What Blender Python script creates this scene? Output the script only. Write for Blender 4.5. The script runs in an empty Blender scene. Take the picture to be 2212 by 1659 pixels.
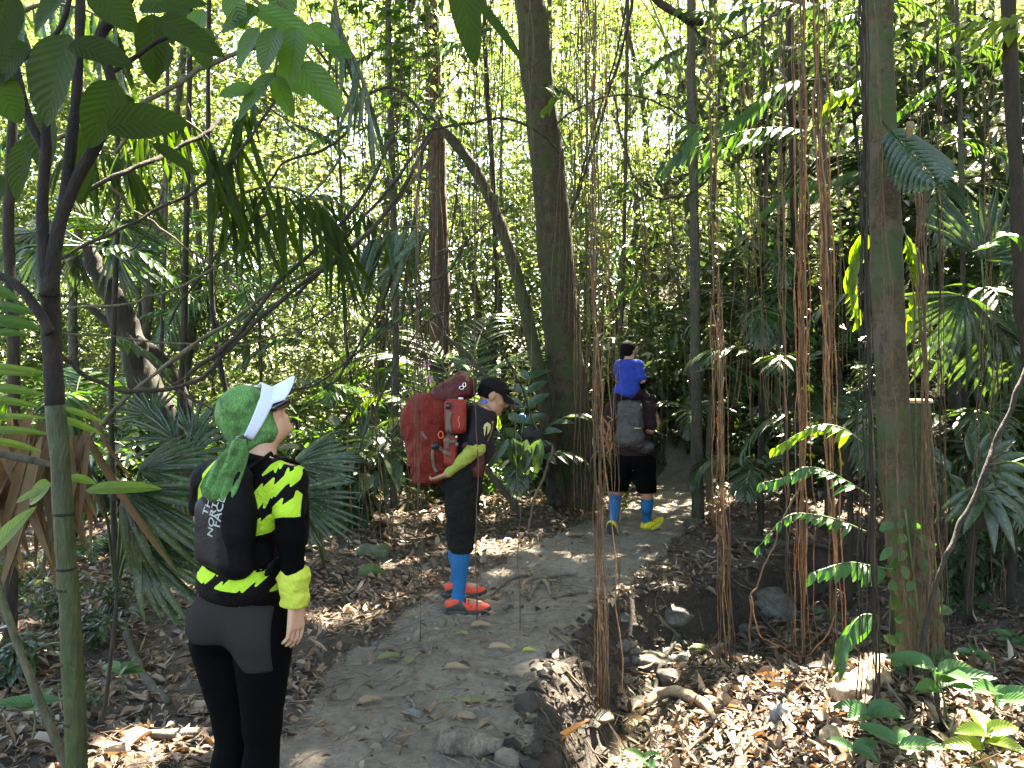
import bpy, math, random
import numpy as np
from mathutils import Vector
C = bpy.context.scene.collection
RNG = np.random.default_rng(7)
random.seed(7)
R = math.radians
F_PX = 1684.0; CAM_Z = 1.6
def P(px, py, Y):
    """a spot that the eye at (0,0,1.6) sees at (px,py) of a 2212x1659 picture, Y metres ahead"""
    return np.array([(px-1106.0)/F_PX*Y, Y, CAM_Z-(py-829.5)/F_PX*Y])
def nrm(v):
    v = np.asarray(v, float)
    return v/np.maximum(np.linalg.norm(v, axis=-1, keepdims=True), 1e-9)
# ---------------------------------------------------------------- value noise
_NT = np.random.default_rng(3).random((64, 64, 64))
def vnoise(p):
    p = np.asarray(p, float); i = np.floor(p).astype(int); f = p-i; f = f*f*(3-2*f); i &= 63; j = (i+1) & 63
    x0, y0, z0 = i[..., 0], i[..., 1], i[..., 2]; x1, y1, z1 = j[..., 0], j[..., 1], j[..., 2]
    fx, fy, fz = f[..., 0], f[..., 1], f[..., 2]
    a = _NT[x0, y0, z0]*(1-fx)+_NT[x1, y0, z0]*fx; b = _NT[x0, y1, z0]*(1-fx)+_NT[x1, y1, z0]*fx
    c = _NT[x0, y0, z1]*(1-fx)+_NT[x1, y0, z1]*fx; d = _NT[x0, y1, z1]*(1-fx)+_NT[x1, y1, z1]*fx
    return ((a*(1-fy)+b*fy)*(1-fz)+(c*(1-fy)+d*fy)*fz)-0.5
def fbm(p, o=3):
    s = 0; a = 1.0
    for k in range(o):
        s = s+a*vnoise(np.asarray(p)*2**k+17.3*k); a *= .5
    return s
def smooth(x, a, b):
    t = np.clip((x-a)/(b-a), 0, 1); return t*t*(3-2*t)
# ---------------------------------------------------------------- tags
def tag(o, label=None, cat=None, group=None, kind=None):
    if label: o['label'] = label
    if cat: o['category'] = cat
    if group: o['group'] = group
    if kind: o['kind'] = kind
    return o
def empty(name, loc, label, cat, group=None):
    o = bpy.data.objects.new(name, None); C.objects.link(o); o.location = tuple(loc); o.empty_display_size = .1
    return tag(o, label, cat, group)
def link(name, me, parent=None):
    o = bpy.data.objects.new(name, me); C.objects.link(o)
    if parent is not None: o.parent = parent
    return o
# ---------------------------------------------------------------- geometry store
class Geo:
    def __init__(s): s.V = []; s.F = []; s.L = []; s.M = []; s.n = 0
    def add(s, V, F, L=None, m=0):
        V = np.asarray(V, float).reshape(-1, 3); F = np.asarray(F, int).reshape(-1, 3)
        if len(V) == 0: return s
        if L is None: L = np.tile([.5, 0, random.random()], (len(V), 1))
        s.V.append(V); s.F.append(F+s.n); s.L.append(np.asarray(L, float).reshape(-1, 3)); s.n += len(V)
        s.M.append(np.full(len(F), m)); return s
    def mesh(s, name, mats, smooth_=True, origin=(0, 0, 0)):
        V = np.concatenate(s.V)-np.asarray(origin, float); F = np.concatenate(s.F); L = np.concatenate(s.L); M = np.concatenate(s.M)
        me = bpy.data.meshes.new(name)
        me.vertices.add(len(V)); me.vertices.foreach_set('co', V.astype(np.float32).ravel())
        me.loops.add(len(F)*3); me.loops.foreach_set('vertex_index', F.astype(np.int32).ravel())
        me.polygons.add(len(F)); me.polygons.foreach_set('loop_start', np.arange(0, len(F)*3, 3, dtype=np.int32))
        me.polygons.foreach_set('use_smooth', np.full(len(F), smooth_))
        if not isinstance(mats, (list, tuple)): mats = [mats]
        for m in mats: me.materials.append(m)
        if len(mats) > 1: me.polygons.foreach_set('material_index', M.astype(np.int32))
        at = me.attributes.new('leaf', 'FLOAT_VECTOR', 'POINT'); at.data.foreach_set('vector', L.astype(np.float32).ravel())
        me.update(calc_edges=True); me.validate(); return me
    def build(s, name, mats, parent=None, smooth_=True, origin=None):
        o0 = (0, 0, 0) if origin is None else origin
        if parent is not None and origin is None:
            o0 = tuple(parent.location)
            pp = parent.parent
            while pp is not None: o0 = tuple(np.add(o0, pp.location)); pp = pp.parent
        o = link(name, s.mesh(name, mats, smooth_, o0), parent)
        if parent is None and origin is not None: o.location = tuple(origin)
        return o
def spline(pts, n):
    P_ = np.asarray(pts, float); k = len(P_)
    if k < 3: 
        t = np.linspace(0, 1, n)[:, None]; return P_[0]*(1-t)+P_[-1]*t
    Q = np.vstack([2*P_[0]-P_[1], P_, 2*P_[-1]-P_[-2]])
    u = np.linspace(0, k-1, n); i = np.minimum(u.astype(int), k-2); t = (u-i)[:, None]
    a, b, c, d = Q[i], Q[i+1], Q[i+2], Q[i+3]
    return .5*((2*b)+(-a+c)*t+(2*a-5*b+4*c-d)*t*t+(-a+3*b-3*c+d)*t**3)
def tube(pts, rad, sides=8, rough=0.0, cap=True, rf=8.0):
    P_ = np.asarray(pts, float); n = len(P_); rad = np.broadcast_to(np.asarray(rad, float), (n,)) if np.ndim(rad) == 0 or len(np.atleast_1d(rad)) == n else np.interp(np.linspace(0, 1, n), np.linspace(0, 1, len(rad)), rad)
    T = nrm(np.gradient(P_, axis=0)); up = np.array([1., 0, 0]) if abs(T[0][0]) < .8 else np.array([0, 1., 0])
    N = np.zeros_like(P_); u = nrm(up-T[0]*np.dot(up, T[0]))
    for i in range(n):
        u = nrm(u-T[i]*np.dot(u, T[i])); N[i] = u
    B = np.cross(T, N); a = np.linspace(0, 2*np.pi, sides, endpoint=False)
    dirs = N[:, None]*np.cos(a)[None, :, None]+B[:, None]*np.sin(a)[None, :, None]
    rr = rad[:, None]*np.ones(sides)[None]
    V = P_[:, None]+dirs*rr[..., None]
    if rough: 
        V = V+dirs*(rr*rough*2*fbm(V*rf, 3))[..., None]
    V = V.reshape(-1, 3); i = np.arange(n-1)[:, None]*sides; j = np.arange(sides)[None]; k = (j+1) % sides
    a0, b0, c0, d0 = (i+j).ravel(), (i+k).ravel(), (i+sides+k).ravel(), (i+sides+j).ravel()
    F = np.vstack([np.stack([a0, b0, c0], 1), np.stack([a0, c0, d0], 1)])
    L = np.stack([np.repeat(np.linspace(0, 1, n), sides), np.tile(a/6.283, n), np.full(n*sides, random.random())], 1)
    if cap:
        V = np.vstack([V, P_[0], P_[-1]]); m = n*sides; j = np.arange(sides); k = (j+1) % sides
        F = np.vstack([F, np.stack([k, j, np.full(sides, m)], 1), np.stack([m-sides+j, m-sides+k, np.full(sides, m+1)], 1)])
        L = np.vstack([L, L[0], L[-2]])
    return V, F, L
def loft(st, sides=16, power=2.0, cap=True):
    """st: list of (centre, halfA vec, halfB vec)"""
    n = len(st); a = np.linspace(0, 2*np.pi, sides, endpoint=False); ca, sa = np.cos(a), np.sin(a)
    e = 2.0/power; ca = np.sign(ca)*abs(ca)**e; sa = np.sign(sa)*abs(sa)**e
    V = np.array([[np.asarray(c)+np.asarray(A)*x+np.asarray(B_)*y for x, y in zip(ca, sa)] for c, A, B_ in st]).reshape(-1, 3)
    i = np.arange(n-1)[:, None]*sides; j = np.arange(sides)[None]; k = (j+1) % sides
    a0, b0, c0, d0 = (i+j).ravel(), (i+k).ravel(), (i+sides+k).ravel(), (i+sides+j).ravel()
    F = np.vstack([np.stack([a0, b0, c0], 1), np.stack([a0, c0, d0], 1)])
    if cap:
        V = np.vstack([V, st[0][0], st[-1][0]]); m = n*sides; j = np.arange(sides); k = (j+1) % sides
        F = np.vstack([F, np.stack([k, j, np.full(sides, m)], 1), np.stack([m-sides+j, m-sides+k, np.full(sides, m+1)], 1)])
    return V, F
def strap(pts, w, th, nvec, n=24):
    q = spline(pts, n); T = nrm(np.gradient(q, axis=0)); N = np.asarray(nvec, float)
    S = nrm(np.cross(T, N)); NN = nrm(np.cross(S, T))
    return loft([(q[i], S[i]*w/2, NN[i]*th/2) for i in range(n)], 8, 6)
# ---------------------------------------------------------------- leaf blades
def blade(nt=4, prof='lance', fold=.15, curl=.15, across=1, wav=0.0):
    t = np.linspace(0, 1, nt+1)
    if prof == 'lance': w = np.sin(np.pi*t**.85)**.9
    elif prof == 'broad': w = np.sin(np.pi*t**.75)**.65
    elif prof == 'strip': w = np.minimum(1, 5*t+.2)*np.clip((1-t)*2.2, 0, 1)**.7
    else: w = np.sin(np.pi*t)**.8
    w = w*.5; w[0] = max(w[0], .03); w[-1] = 0.004
    s = np.linspace(-1, 1, 2*across+1); V = []; L = []
    for i, tt in enumerate(t):
        for q in s:
            V.append([q*w[i], tt, -curl*tt*tt, abs(q)*w[i]*fold*2+wav*math.sin(tt*22+q*3)*abs(q)*.6]); L.append([tt, q, 0])
    m = len(s); F = []
    for i in range(nt):
        for j in range(m-1):
            a = i*m+j; F += [[a, a+1, a+m+1], [a, a+m+1, a+m]]
    return np.array(V), np.array(F), np.array(L)
DIAM = (np.array([[0, 0, 0, 0], [-.5, .45, .0, .15], [0, 1, -.1, 0], [.5, .45, .0, .15]]), np.array([[0, 3, 2], [0, 2, 1]]), np.array([[0, 0, 0], [.45, -1, 0], [1, 0, 0], [.45, 1, 0]], float))
def place(T, org, d, nv, Ln, Wd, val=None):
    """many blades: org,d,nv (N,3); Ln,Wd (N,)"""
    V0, F0, L0 = T; org = np.asarray(org, float).reshape(-1, 3); N = len(org)
    d = nrm(np.asarray(d, float).reshape(-1, 3)); nv = np.asarray(nv, float)*np.ones((N, 1)); x = nrm(np.cross(d, nv)); z = np.cross(x, d)
    Ln = np.ones(N)*Ln; Wd = np.ones(N)*Wd
    V = org[:, None]+x[:, None]*(V0[None, :, 0:1]*Wd[:, None, None])+d[:, None]*(V0[None, :, 1:2]*Ln[:, None, None])+z[:, None]*(V0[None, :, 2:3]*Ln[:, None, None]+(V0[None, :, 3:4]*Wd[:, None, None] if V0.shape[1] > 3 else 0))
    k = len(V0); F = F0[None]+(np.arange(N)*k)[:, None, None]
    L = np.tile(L0, (N, 1)); val = RNG.random(N) if val is None else np.ones(N)*val; L[:, 2] = np.repeat(val, k)
    return V.reshape(-1, 3), F.reshape(-1, 3), L
def rdir(n, zs=1.0, rng=RNG):
    v = rng.normal(size=(n, 3)); v[:, 2] *= zs; return nrm(v)
# ---------------------------------------------------------------- SDF modelling
class SDF:
    def __init__(s, lo, hi, h):
        s.lo = np.asarray(lo, float); s.h = h; s.n = np.ceil((np.asarray(hi)-s.lo)/h).astype(int)+1
        s.F = np.full(s.n, .2, np.float32)
        s.ax = [s.lo[i]+np.arange(s.n[i])*h for i in range(3)]
    def win(s, lo, hi):
        a = np.clip(np.floor((np.asarray(lo)-s.lo)/s.h).astype(int), 0, s.n); b = np.clip(np.ceil((np.asarray(hi)-s.lo)/s.h).astype(int)+1, 0, s.n)
        sl = tuple(slice(a[i], b[i]) for i in range(3))
        G = np.stack(np.meshgrid(*[s.ax[i][sl[i]] for i in range(3)], indexing='ij'), -1)
        return sl, G
    def put(s, sl, d, k, op):
        A = s.F[sl]
        if A.size == 0: return
        if op == 'sub': d = -d; s.F[sl] = np.maximum(A, d); return
        if op == 'int': s.F[sl] = np.maximum(A, d); return
        if k <= 0: s.F[sl] = np.minimum(A, d); return
        h = np.clip(.5+.5*(A-d)/k, 0, 1); s.F[sl] = A*(1-h)+d*h-k*h*(1-h)
    def prim(s, p, infl=0.0, k=None, op='add'):
        kind = p[0]
        if kind == 'c':
            _, a, b, ra, rb = p[:5]; kk = (p[5] if len(p) > 5 else .02) if k is None else k
            a = np.asarray(a, float); b = np.asarray(b, float); m = max(ra, rb)+infl+.05+kk
            sl, G = s.win(np.minimum(a, b)-m, np.maximum(a, b)+m)
            ba = b-a; t = np.clip(((G-a)@ba)/max(ba@ba, 1e-9), 0, 1)
            d = np.linalg.norm(G-a-t[..., None]*ba, axis=-1)-(ra+(rb-ra)*t)-infl
        elif kind == 'e':
            _, c, r, M = p[:4]; kk = (p[4] if len(p) > 4 else .02) if k is None else k
            c = np.asarray(c, float); r = np.asarray(r, float)+infl; m = max(r)+.05+kk
            sl, G = s.win(c-m, c+m); q = (G-c)@np.asarray(M).T
            k0 = np.linalg.norm(q/r, axis=-1); k1 = np.linalg.norm(q/(r*r), axis=-1)
            d = k0*(k0-1)/np.maximum(k1, 1e-6)
        elif kind == 'b':
            _, c, r, M, rd = p[:5]; kk = (p[5] if len(p) > 5 else .02) if k is None else k
            c = np.asarray(c, float); r = np.asarray(r, float); m = np.linalg.norm(r)+infl+.05+kk
            sl, G = s.win(c-m, c+m); q = abs((G-c)@np.asarray(M).T)-(r-rd)
            d = np.linalg.norm(np.maximum(q, 0), axis=-1)+np.minimum(q.max(-1), 0)-rd-infl
        s.put(sl, d.astype(np.float32), kk, op)
    def many(s, ps, infl=0.0, k=None):
        for p in ps: s.prim(p, infl, k)
        return s
    def plane(s, pt, nv):
        """keep the side where (x-pt).n < 0"""
        nv = nrm(nv); sl = (slice(None),)*3; G = np.stack(np.meshgrid(*s.ax, indexing='ij'), -1)
        s.F = np.maximum(s.F, ((G-np.asarray(pt))@nv).astype(np.float32)); return s
    def folds(s, fn):
        G = np.stack(np.meshgrid(*s.ax, indexing='ij'), -1); near = abs(s.F) < .05
        s.F[near] += fn(G[near]).astype(np.float32); return s
    def mesh(s):
        F = s.F.copy(); F[0] = F[-1] = .1; F[:, 0] = F[:, -1] = .1; F[:, :, 0] = F[:, :, -1] = .1
        I = F < 0; nx, ny, nz = F.shape
        c = np.zeros((nx-1, ny-1, nz-1), np.int8)
        for dx in (0, 1):
            for dy in (0, 1):
                for dz in (0, 1): c += I[dx:nx-1+dx, dy:ny-1+dy, dz:nz-1+dz]
        act = (c > 0) & (c < 8); idx = np.argwhere(act); ids = np.full(act.shape, -1, int); ids[act] = np.arange(len(idx))
        S = np.zeros((len(idx), 3)); W = np.zeros(len(idx))
        cs = [(x, y, z) for x in (0, 1) for y in (0, 1) for z in (0, 1)]
        for a in cs:
            for ax in range(3):
                if a[ax]: continue
                b = list(a); b[ax] = 1
                fa = F[idx[:, 0]+a[0], idx[:, 1]+a[1], idx[:, 2]+a[2]]; fb = F[idx[:, 0]+b[0], idx[:, 1]+b[1], idx[:, 2]+b[2]]
                m = (fa < 0) != (fb < 0); t = np.where(m, fa/np.where(m, fa-fb, 1), 0)
                q = np.tile(np.array(a, float), (len(idx), 1)); q[:, ax] += t
                S += q*m[:, None]; W += m
        V = s.lo+(idx+S/W[:, None])*s.h; Q = []
        for ax in range(3):
            o = [i for i in range(3) if i != ax]
            A = I; sl0 = [slice(None)]*3; sl1 = [slice(None)]*3; sl0[ax] = slice(0, -1); sl1[ax] = slice(1, None)
            d = A[tuple(sl0)].astype(int)-A[tuple(sl1)].astype(int); E = np.argwhere(d != 0)
            E = E[(E[:, o[0]] > 0) & (E[:, o[1]] > 0)]; sg = d[E[:, 0], E[:, 1], E[:, 2]]
            def cell(da, db):
                e = E.copy(); e[:, o[0]] -= da; e[:, o[1]] -= db; return ids[e[:, 0], e[:, 1], e[:, 2]]
            q = np.stack([cell(1, 1), cell(0, 1), cell(0, 0), cell(1, 0)], 1)
            fl = (sg < 0) if ax != 1 else (sg > 0); q[fl] = q[fl][:, ::-1]; Q.append(q)
        Q = np.vstack(Q); Q = Q[(Q >= 0).all(1)]
        T = np.vstack([Q[:, [0, 1, 2]], Q[:, [0, 2, 3]]])
        # relax once for smoothness
        for _ in range(2):
            acc = np.zeros_like(V); cnt = np.zeros(len(V))
            for i in range(4):
                a, b = Q[:, i], Q[:, (i+1) % 4]
                for d_ in range(3): acc[:, d_] += np.bincount(a, V[b, d_], len(V))+np.bincount(b, V[a, d_], len(V))
                cnt += np.bincount(a, minlength=len(V))+np.bincount(b, minlength=len(V))
            V = V*.5+.5*acc/np.maximum(cnt, 1)[:, None]
        return V, T
def sdf_obj(name, s, mat, parent=None, origin=None):
    V, T = s.mesh(); return Geo().add(V, T).build(name, mat, parent, True, origin)
I3 = np.eye(3)
def frame(r, f, u): return np.array([nrm(r), nrm(f), nrm(u)])
def poly_sd(x, y, poly):
    poly = np.asarray(poly, float); ins = np.zeros(len(x), bool); dm = np.full(len(x), 9.0)
    for i in range(len(poly)):
        a, b = poly[i], poly[(i+1) % len(poly)]
        c = ((a[1] > y) != (b[1] > y)) & (x < (b[0]-a[0])*(y-a[1])/((b[1]-a[1]) if b[1] != a[1] else 1e-9)+a[0]); ins ^= c
        ba = b-a; t = np.clip(((x-a[0])*ba[0]+(y-a[1])*ba[1])/max(ba@ba, 1e-12), 0, 1)
        dm = np.minimum(dm, np.hypot(x-a[0]-t*ba[0], y-a[1]-t*ba[1]))
    return np.where(ins, -dm, dm)
# ================================================================ materials
def newmat(name):
    m = bpy.data.materials.new(name); m.use_nodes = True; nt = m.node_tree; nt.nodes.clear()
    out = nt.nodes.new('ShaderNodeOutputMaterial'); return m, nt, out
def nd(nt, t, **kw):
    n = nt.nodes.new(t)
    for k, v in kw.items():
        if k[0] == 'i' and k[1:].isdigit(): n.inputs[int(k[1:])].default_value = v
        elif k in n.inputs.keys(): n.inputs[k].default_value = v
        else: setattr(n, k, v)
    return n
def ramp(nt, cols, fac, interp='LINEAR'):
    r = nt.nodes.new('ShaderNodeValToRGB'); cr = r.color_ramp; cr.interpolation = interp
    while len(cr.elements) < len(cols): cr.elements.new(.5)
    for i, c in enumerate(cols):
        pos, c = (c if isinstance(c[1], (tuple, list)) else (i/(len(cols)-1), c))
        cr.elements[i].position = pos; cr.elements[i].color = (*c, 1)
    nt.links.new(fac, r.inputs[0]); return r.outputs[0]
def coords(nt, kind='Object', scale=1.0):
    tc = nd(nt, 'ShaderNodeTexCoord'); 
    if kind == 'World':
        g = nd(nt, 'ShaderNodeNewGeometry'); src = g.outputs['Position']
    else: src = tc.outputs[kind]
    if scale != 1.0:
        m = nd(nt, 'ShaderNodeMapping'); m.inputs['Scale'].default_value = scale if isinstance(scale, tuple) else (scale,)*3
        nt.links.new(src, m.inputs[0]); src = m.outputs[0]
    return src
def mixc(nt, fac, a, b, bt='MIX'):
    m = nt.nodes.new('ShaderNodeMix'); m.data_type = 'RGBA'; m.blend_type = bt
    for i, v in ((0, fac), (6, a), (7, b)):
        if hasattr(v, 'is_output'): nt.links.new(v, m.inputs[i])
        elif i == 0: m.inputs[0].default_value = v
        else: m.inputs[i].default_value = (*v, 1)
    return m.outputs[2]
def noise(nt, src, scale, detail=4, rough=.55, dist=0.0):
    n = nd(nt, 'ShaderNodeTexNoise'); n.inputs['Scale'].default_value = scale; n.inputs['Detail'].default_value = detail
    n.inputs['Roughness'].default_value = rough; n.inputs['Distortion'].default_value = dist; nt.links.new(src, n.inputs['Vector']); return n.outputs['Fac']
def math_(nt, op, a, b=None, clamp=False):
    m = nt.nodes.new('ShaderNodeMath'); m.operation = op; m.use_clamp = clamp
    for s, v in zip(m.inputs, (a, b)):
        if v is None: continue
        if hasattr(v, 'is_output'): nt.links.new(v, s)
        else: s.default_value = v
    return m.outputs[0]
def bump(nt, h, strength=.4, dist=.01):
    b = nd(nt, 'ShaderNodeBump'); b.inputs['Strength'].default_value = strength; b.inputs['Distance'].default_value = dist
    nt.links.new(h, b.inputs['Height']); return b.outputs[0]
def leafmat(name, cols, trans=.4, rough=.4, tcol=(1.5, 1.6, .35), veins=False, spots=0.0, spec=.5, objvar=True):
    m, nt, out = newmat(name)
    at = nd(nt, 'ShaderNodeAttribute', attribute_name='leaf'); sp = nd(nt, 'ShaderNodeSeparateXYZ'); nt.links.new(at.outputs['Vector'], sp.inputs[0])
    v = sp.outputs[2]
    if objvar:
        oi = nd(nt, 'ShaderNodeObjectInfo'); v = math_(nt, 'FRACT', math_(nt, 'ADD', v, math_(nt, 'MULTIPLY', oi.outputs['Random'], .35)))
    col = ramp(nt, cols, v)
    nz = noise(nt, coords(nt, 'World'), 9, 3); col = mixc(nt, 1.0, col, ramp(nt, [(.6, .6, .6), (1.25, 1.25, 1.2)], nz), 'MULTIPLY')
    if spots:
        n2 = noise(nt, coords(nt, 'World'), 55, 3, .7); f = ramp(nt, [(0.0, (0, 0, 0)), (.56, (0, 0, 0)), (.66, (spots,)*3)], n2); col = mixc(nt, f, col, (.34, .36, .33))
    bs = nd(nt, 'ShaderNodeBsdfPrincipled'); bs.inputs['Roughness'].default_value = rough; bs.inputs['Specular IOR Level'].default_value = spec
    if veins:
        a = math_(nt, 'ABSOLUTE', sp.outputs[1]); ph = math_(nt, 'SUBTRACT', math_(nt, 'MULTIPLY', sp.outputs[0], 66.0), math_(nt, 'MULTIPLY', a, 16.0))
        w = math_(nt, 'SINE', ph); line = math_(nt, 'GREATER_THAN', w, .93); mid = math_(nt, 'LESS_THAN', a, .035)
        ln = math_(nt, 'MAXIMUM', math_(nt, 'MULTIPLY', line, .3), mid); col = mixc(nt, math_(nt, 'MULTIPLY', ln, .55), col, (.03, .06, .012))
        nt.links.new(bump(nt, math_(nt, 'ADD', math_(nt, 'MULTIPLY', w, .35), math_(nt, 'MULTIPLY', noise(nt, coords(nt, 'World'), 26, 3), 1.2)), .4, .006), bs.inputs['Normal'])
    nt.links.new(col, bs.inputs['Base Color'])
    tr = nd(nt, 'ShaderNodeBsdfTranslucent'); nt.links.new(mixc(nt, 1.0, col, tcol, 'MULTIPLY'), tr.inputs[0])
    mx = nd(nt, 'ShaderNodeMixShader'); mx.inputs[0].default_value = trans; nt.links.new(bs.outputs[0], mx.inputs[1]); nt.links.new(tr.outputs[0], mx.inputs[2]); nt.links.new(mx.outputs[0], out.inputs[0]); return m
def barkmat(name, dark, light, moss=None, mossamt=.5, vscale=1.0, rough=.9, patches=None):
    m, nt, out = newmat(name); src = coords(nt, 'World', (9, 9, 9*vscale)); n1 = noise(nt, src, 1.6, 6, .65); n3 = noise(nt, coords(nt, 'World', (40, 40, 40*vscale)), 1.2, 4, .7)
    col = ramp(nt, [(.3, dark), (.5, tuple((a+b)/2 for a, b in zip(dark, light))), (.72, light)], n1)
    col = mixc(nt, 1.0, col, ramp(nt, [(.3, (.45, .45, .45)), (.7, (1.3, 1.3, 1.3))], n3), 'MULTIPLY')
    if patches:
        n4 = noise(nt, coords(nt, 'World'), 4.5, 4, .6, .6); col = mixc(nt, ramp(nt, [(.52, (0, 0, 0)), (.58, (.8, .8, .8))], n4), col, patches)
    if moss:
        n2 = noise(nt, coords(nt, 'World'), 3.0, 5, .6); col = mixc(nt, ramp(nt, [(.62-mossamt*.35, (0, 0, 0)), (.74-mossamt*.3, (.9, .9, .9))], n2), col, moss)
    bs = nd(nt, 'ShaderNodeBsdfPrincipled', Roughness=rough); nt.links.new(col, bs.inputs['Base Color'])
    nt.links.new(bump(nt, math_(nt, 'ADD', n1, math_(nt, 'MULTIPLY', n3, .6)), .8, .02), bs.inputs['Normal']); nt.links.new(bs.outputs[0], out.inputs[0]); return m
def simple(name, col, rough=.6, var=.25, scale=30, bmp=.0, bd=.003, metal=0, spec=.5, trans=0, col2=None, sheen=0):
    m, nt, out = newmat(name); n = noise(nt, coords(nt, 'World'), scale, 4, .6)
    c = ramp(nt, [(.3, tuple(x*(1-var) for x in col)), (.7, col2 or tuple(min(1, x*(1+var)) for x in col))], n)
    bs = nd(nt, 'ShaderNodeBsdfPrincipled', Roughness=rough, Metallic=metal); bs.inputs['Specular IOR Level'].default_value = spec; nt.links.new(c, bs.inputs['Base Color'])
    if sheen: bs.inputs['Sheen Weight'].default_value = sheen
    if bmp: nt.links.new(bump(nt, n, bmp, bd), bs.inputs['Normal'])
    nt.links.new(bs.outputs[0], out.inputs[0]); return m
M = {}
G1 = [(.020, .055, .012), (.035, .085, .016), (.055, .125, .022), (.045, .10, .03)]
M['leaf_far'] = leafmat('leaf_far', [(.045, .075, .028), (.085, .125, .045), (.13, .165, .06), (.07, .105, .05), (.17, .19, .09)], .48, .33, (1.6, 1.6, .95))
M['leaf_mid'] = leafmat('leaf_mid', [(.02, .05, .014), (.035, .085, .02), (.06, .13, .025), (.04, .09, .03), (.08, .15, .03)], .42, .38, (1.9, 2.0, .4))
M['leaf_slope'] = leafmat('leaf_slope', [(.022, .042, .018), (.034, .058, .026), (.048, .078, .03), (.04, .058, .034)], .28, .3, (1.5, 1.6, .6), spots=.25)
M['leaf_palm'] = leafmat('leaf_palm', [(.018, .040, .016), (.028, .058, .022), (.038, .072, .026), (.045, .062, .036)], .28, .34, (1.7, 1.9, .4), spots=.3)
M['leaf_dark'] = leafmat('leaf_dark', [(.018, .034, .008), (.028, .05, .010), (.032, .06, .011)], .5, .6, (1.8, 2.0, .3), veins=True, objvar=False, spec=.2)
M['leaf_big'] = leafmat('leaf_big', [(.035, .085, .014), (.05, .12, .018), (.06, .14, .022)], .5, .38, (1.9, 2.0, .3), veins=True, objvar=False)
M['leaf_seed'] = leafmat('leaf_seed', [(.035, .10, .03), (.045, .12, .04), (.06, .14, .035)], .35, .35, (1.6, 1.8, .4), veins=True)
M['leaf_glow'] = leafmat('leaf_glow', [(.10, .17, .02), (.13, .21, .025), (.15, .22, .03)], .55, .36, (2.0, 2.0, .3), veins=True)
M['leaf_canopy'] = leafmat('leaf_canopy', [(.03, .08, .015), (.05, .11, .02)], .35, .5, (1.5, 1.6, .4))
M['bamboo_leaf'] = leafmat('bamboo_leaf', [(.06, .13, .03), (.10, .19, .04), (.13, .2, .05)], .5, .4, (1.6, 1.7, .5))
M['dead_leaf'] = leafmat('dead_leaf', [(.07, .038, .018), (.15, .09, .045), (.12, .07, .03), (.20, .13, .07)], .3, .7, (1.3, 1.1, .6))
M['litter'] = leafmat('litter', [(.06, .038, .026), (.13, .085, .055), (.23, .16, .11), (.10, .06, .04), (.33, .25, .185), (.17, .11, .075), (.27, .155, .09), (.045, .032, .025), (.30, .25, .21)], .12, .55, (1.3, 1.1, .7), objvar=False)
M['twig'] = simple('twig', (.12, .085, .06), .85, .5, 12)
M['bark_main'] = barkmat('bark_main', (.018, .013, .007), (.085, .062, .034), (.035, .045, .012), .45, .7)
M['bark_right'] = barkmat('bark_right', (.035, .025, .012), (.10, .068, .034), (.03, .055, .014), .5, .85, patches=(.085, .07, .052))
M['bark_dark'] = barkmat('bark_dark', (.009, .007, .004), (.038, .027, .016), None, 0, .3)
M['bark_red'] = barkmat('bark_red', (.03, .015, .009), (.13, .068, .04), None, 0, .2)
M['bark_grey'] = barkmat('bark_grey', (.03, .026, .018), (.09, .08, .055), (.04, .055, .02), .3, .5)
M['bark_sap'] = barkmat('bark_sap', (.006, .004, .003), (.022, .014, .009), None, 0, .6)
M['stem_green'] = barkmat('stem_green', (.016, .025, .004), (.045, .06, .011), (.06, .07, .03), .2, .25, .6)
M['moss'] = barkmat('moss', (.018, .026, .008), (.04, .055, .016), (.03, .045, .012), .5, .5)
M['char'] = simple('char', (.012, .011, .010), .7, .6, 25, .9, .02)
M['vine_dark'] = barkmat('vine_dark', (.014, .010, .007), (.05, .035, .024), None, 0, .3)
M['vine_olive'] = barkmat('vine_olive', (.06, .055, .03), (.14, .12, .07), (.07, .08, .03), .2, .3)
M['root_red'] = barkmat('root_red', (.12, .052, .022), (.34, .155, .062), None, 0, .5, .75)
M['root_brown'] = barkmat('root_brown', (.05, .03, .014), (.15, .09, .045), None, 0, .4, .8)
M['wood_old'] = barkmat('wood_old', (.07, .055, .042), (.24, .19, .145), None, 0, .4)
M['wood_pale'] = barkmat('wood_pale', (.28, .17, .09), (.55, .42, .28), None, 0, .4)
M['bamboo'] = simple('bamboo', (.13, .19, .06), .45, .4, 3)
M['petiole'] = simple('petiole', (.06, .10, .03), .5, .4, 10)
# soil
def soilmat(name, a, b, c, wet=0):
    m, nt, out = newmat(name); s = coords(nt, 'World'); n1 = noise(nt, s, 1.7, 5, .6, .3); n2 = noise(nt, s, 22, 6, .7); n3 = noise(nt, s, 160, 3, .7)
    col = ramp(nt, [(.25, a), (.5, b), (.75, c)], n1); col = mixc(nt, 1, col, ramp(nt, [(.25, (.5, .5, .5)), (.5, (1, 1, 1)), (.8, (1.35, 1.33, 1.3))], n2), 'MULTIPLY')
    col = mixc(nt, ramp(nt, [(.66, (0, 0, 0)), (.74, (.55, .55, .55))], n3), col, (.33, .31, .28))
    bs = nd(nt, 'ShaderNodeBsdfPrincipled', Roughness=.9-.5*wet); nt.links.new(col, bs.inputs['Base Color'])
    h = math_(nt, 'ADD', n2, math_(nt, 'MULTIPLY', n3, .35)); nt.links.new(bump(nt, h, .9, .02), bs.inputs['Normal']); nt.links.new(bs.outputs[0], out.inputs[0]); return m
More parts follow.
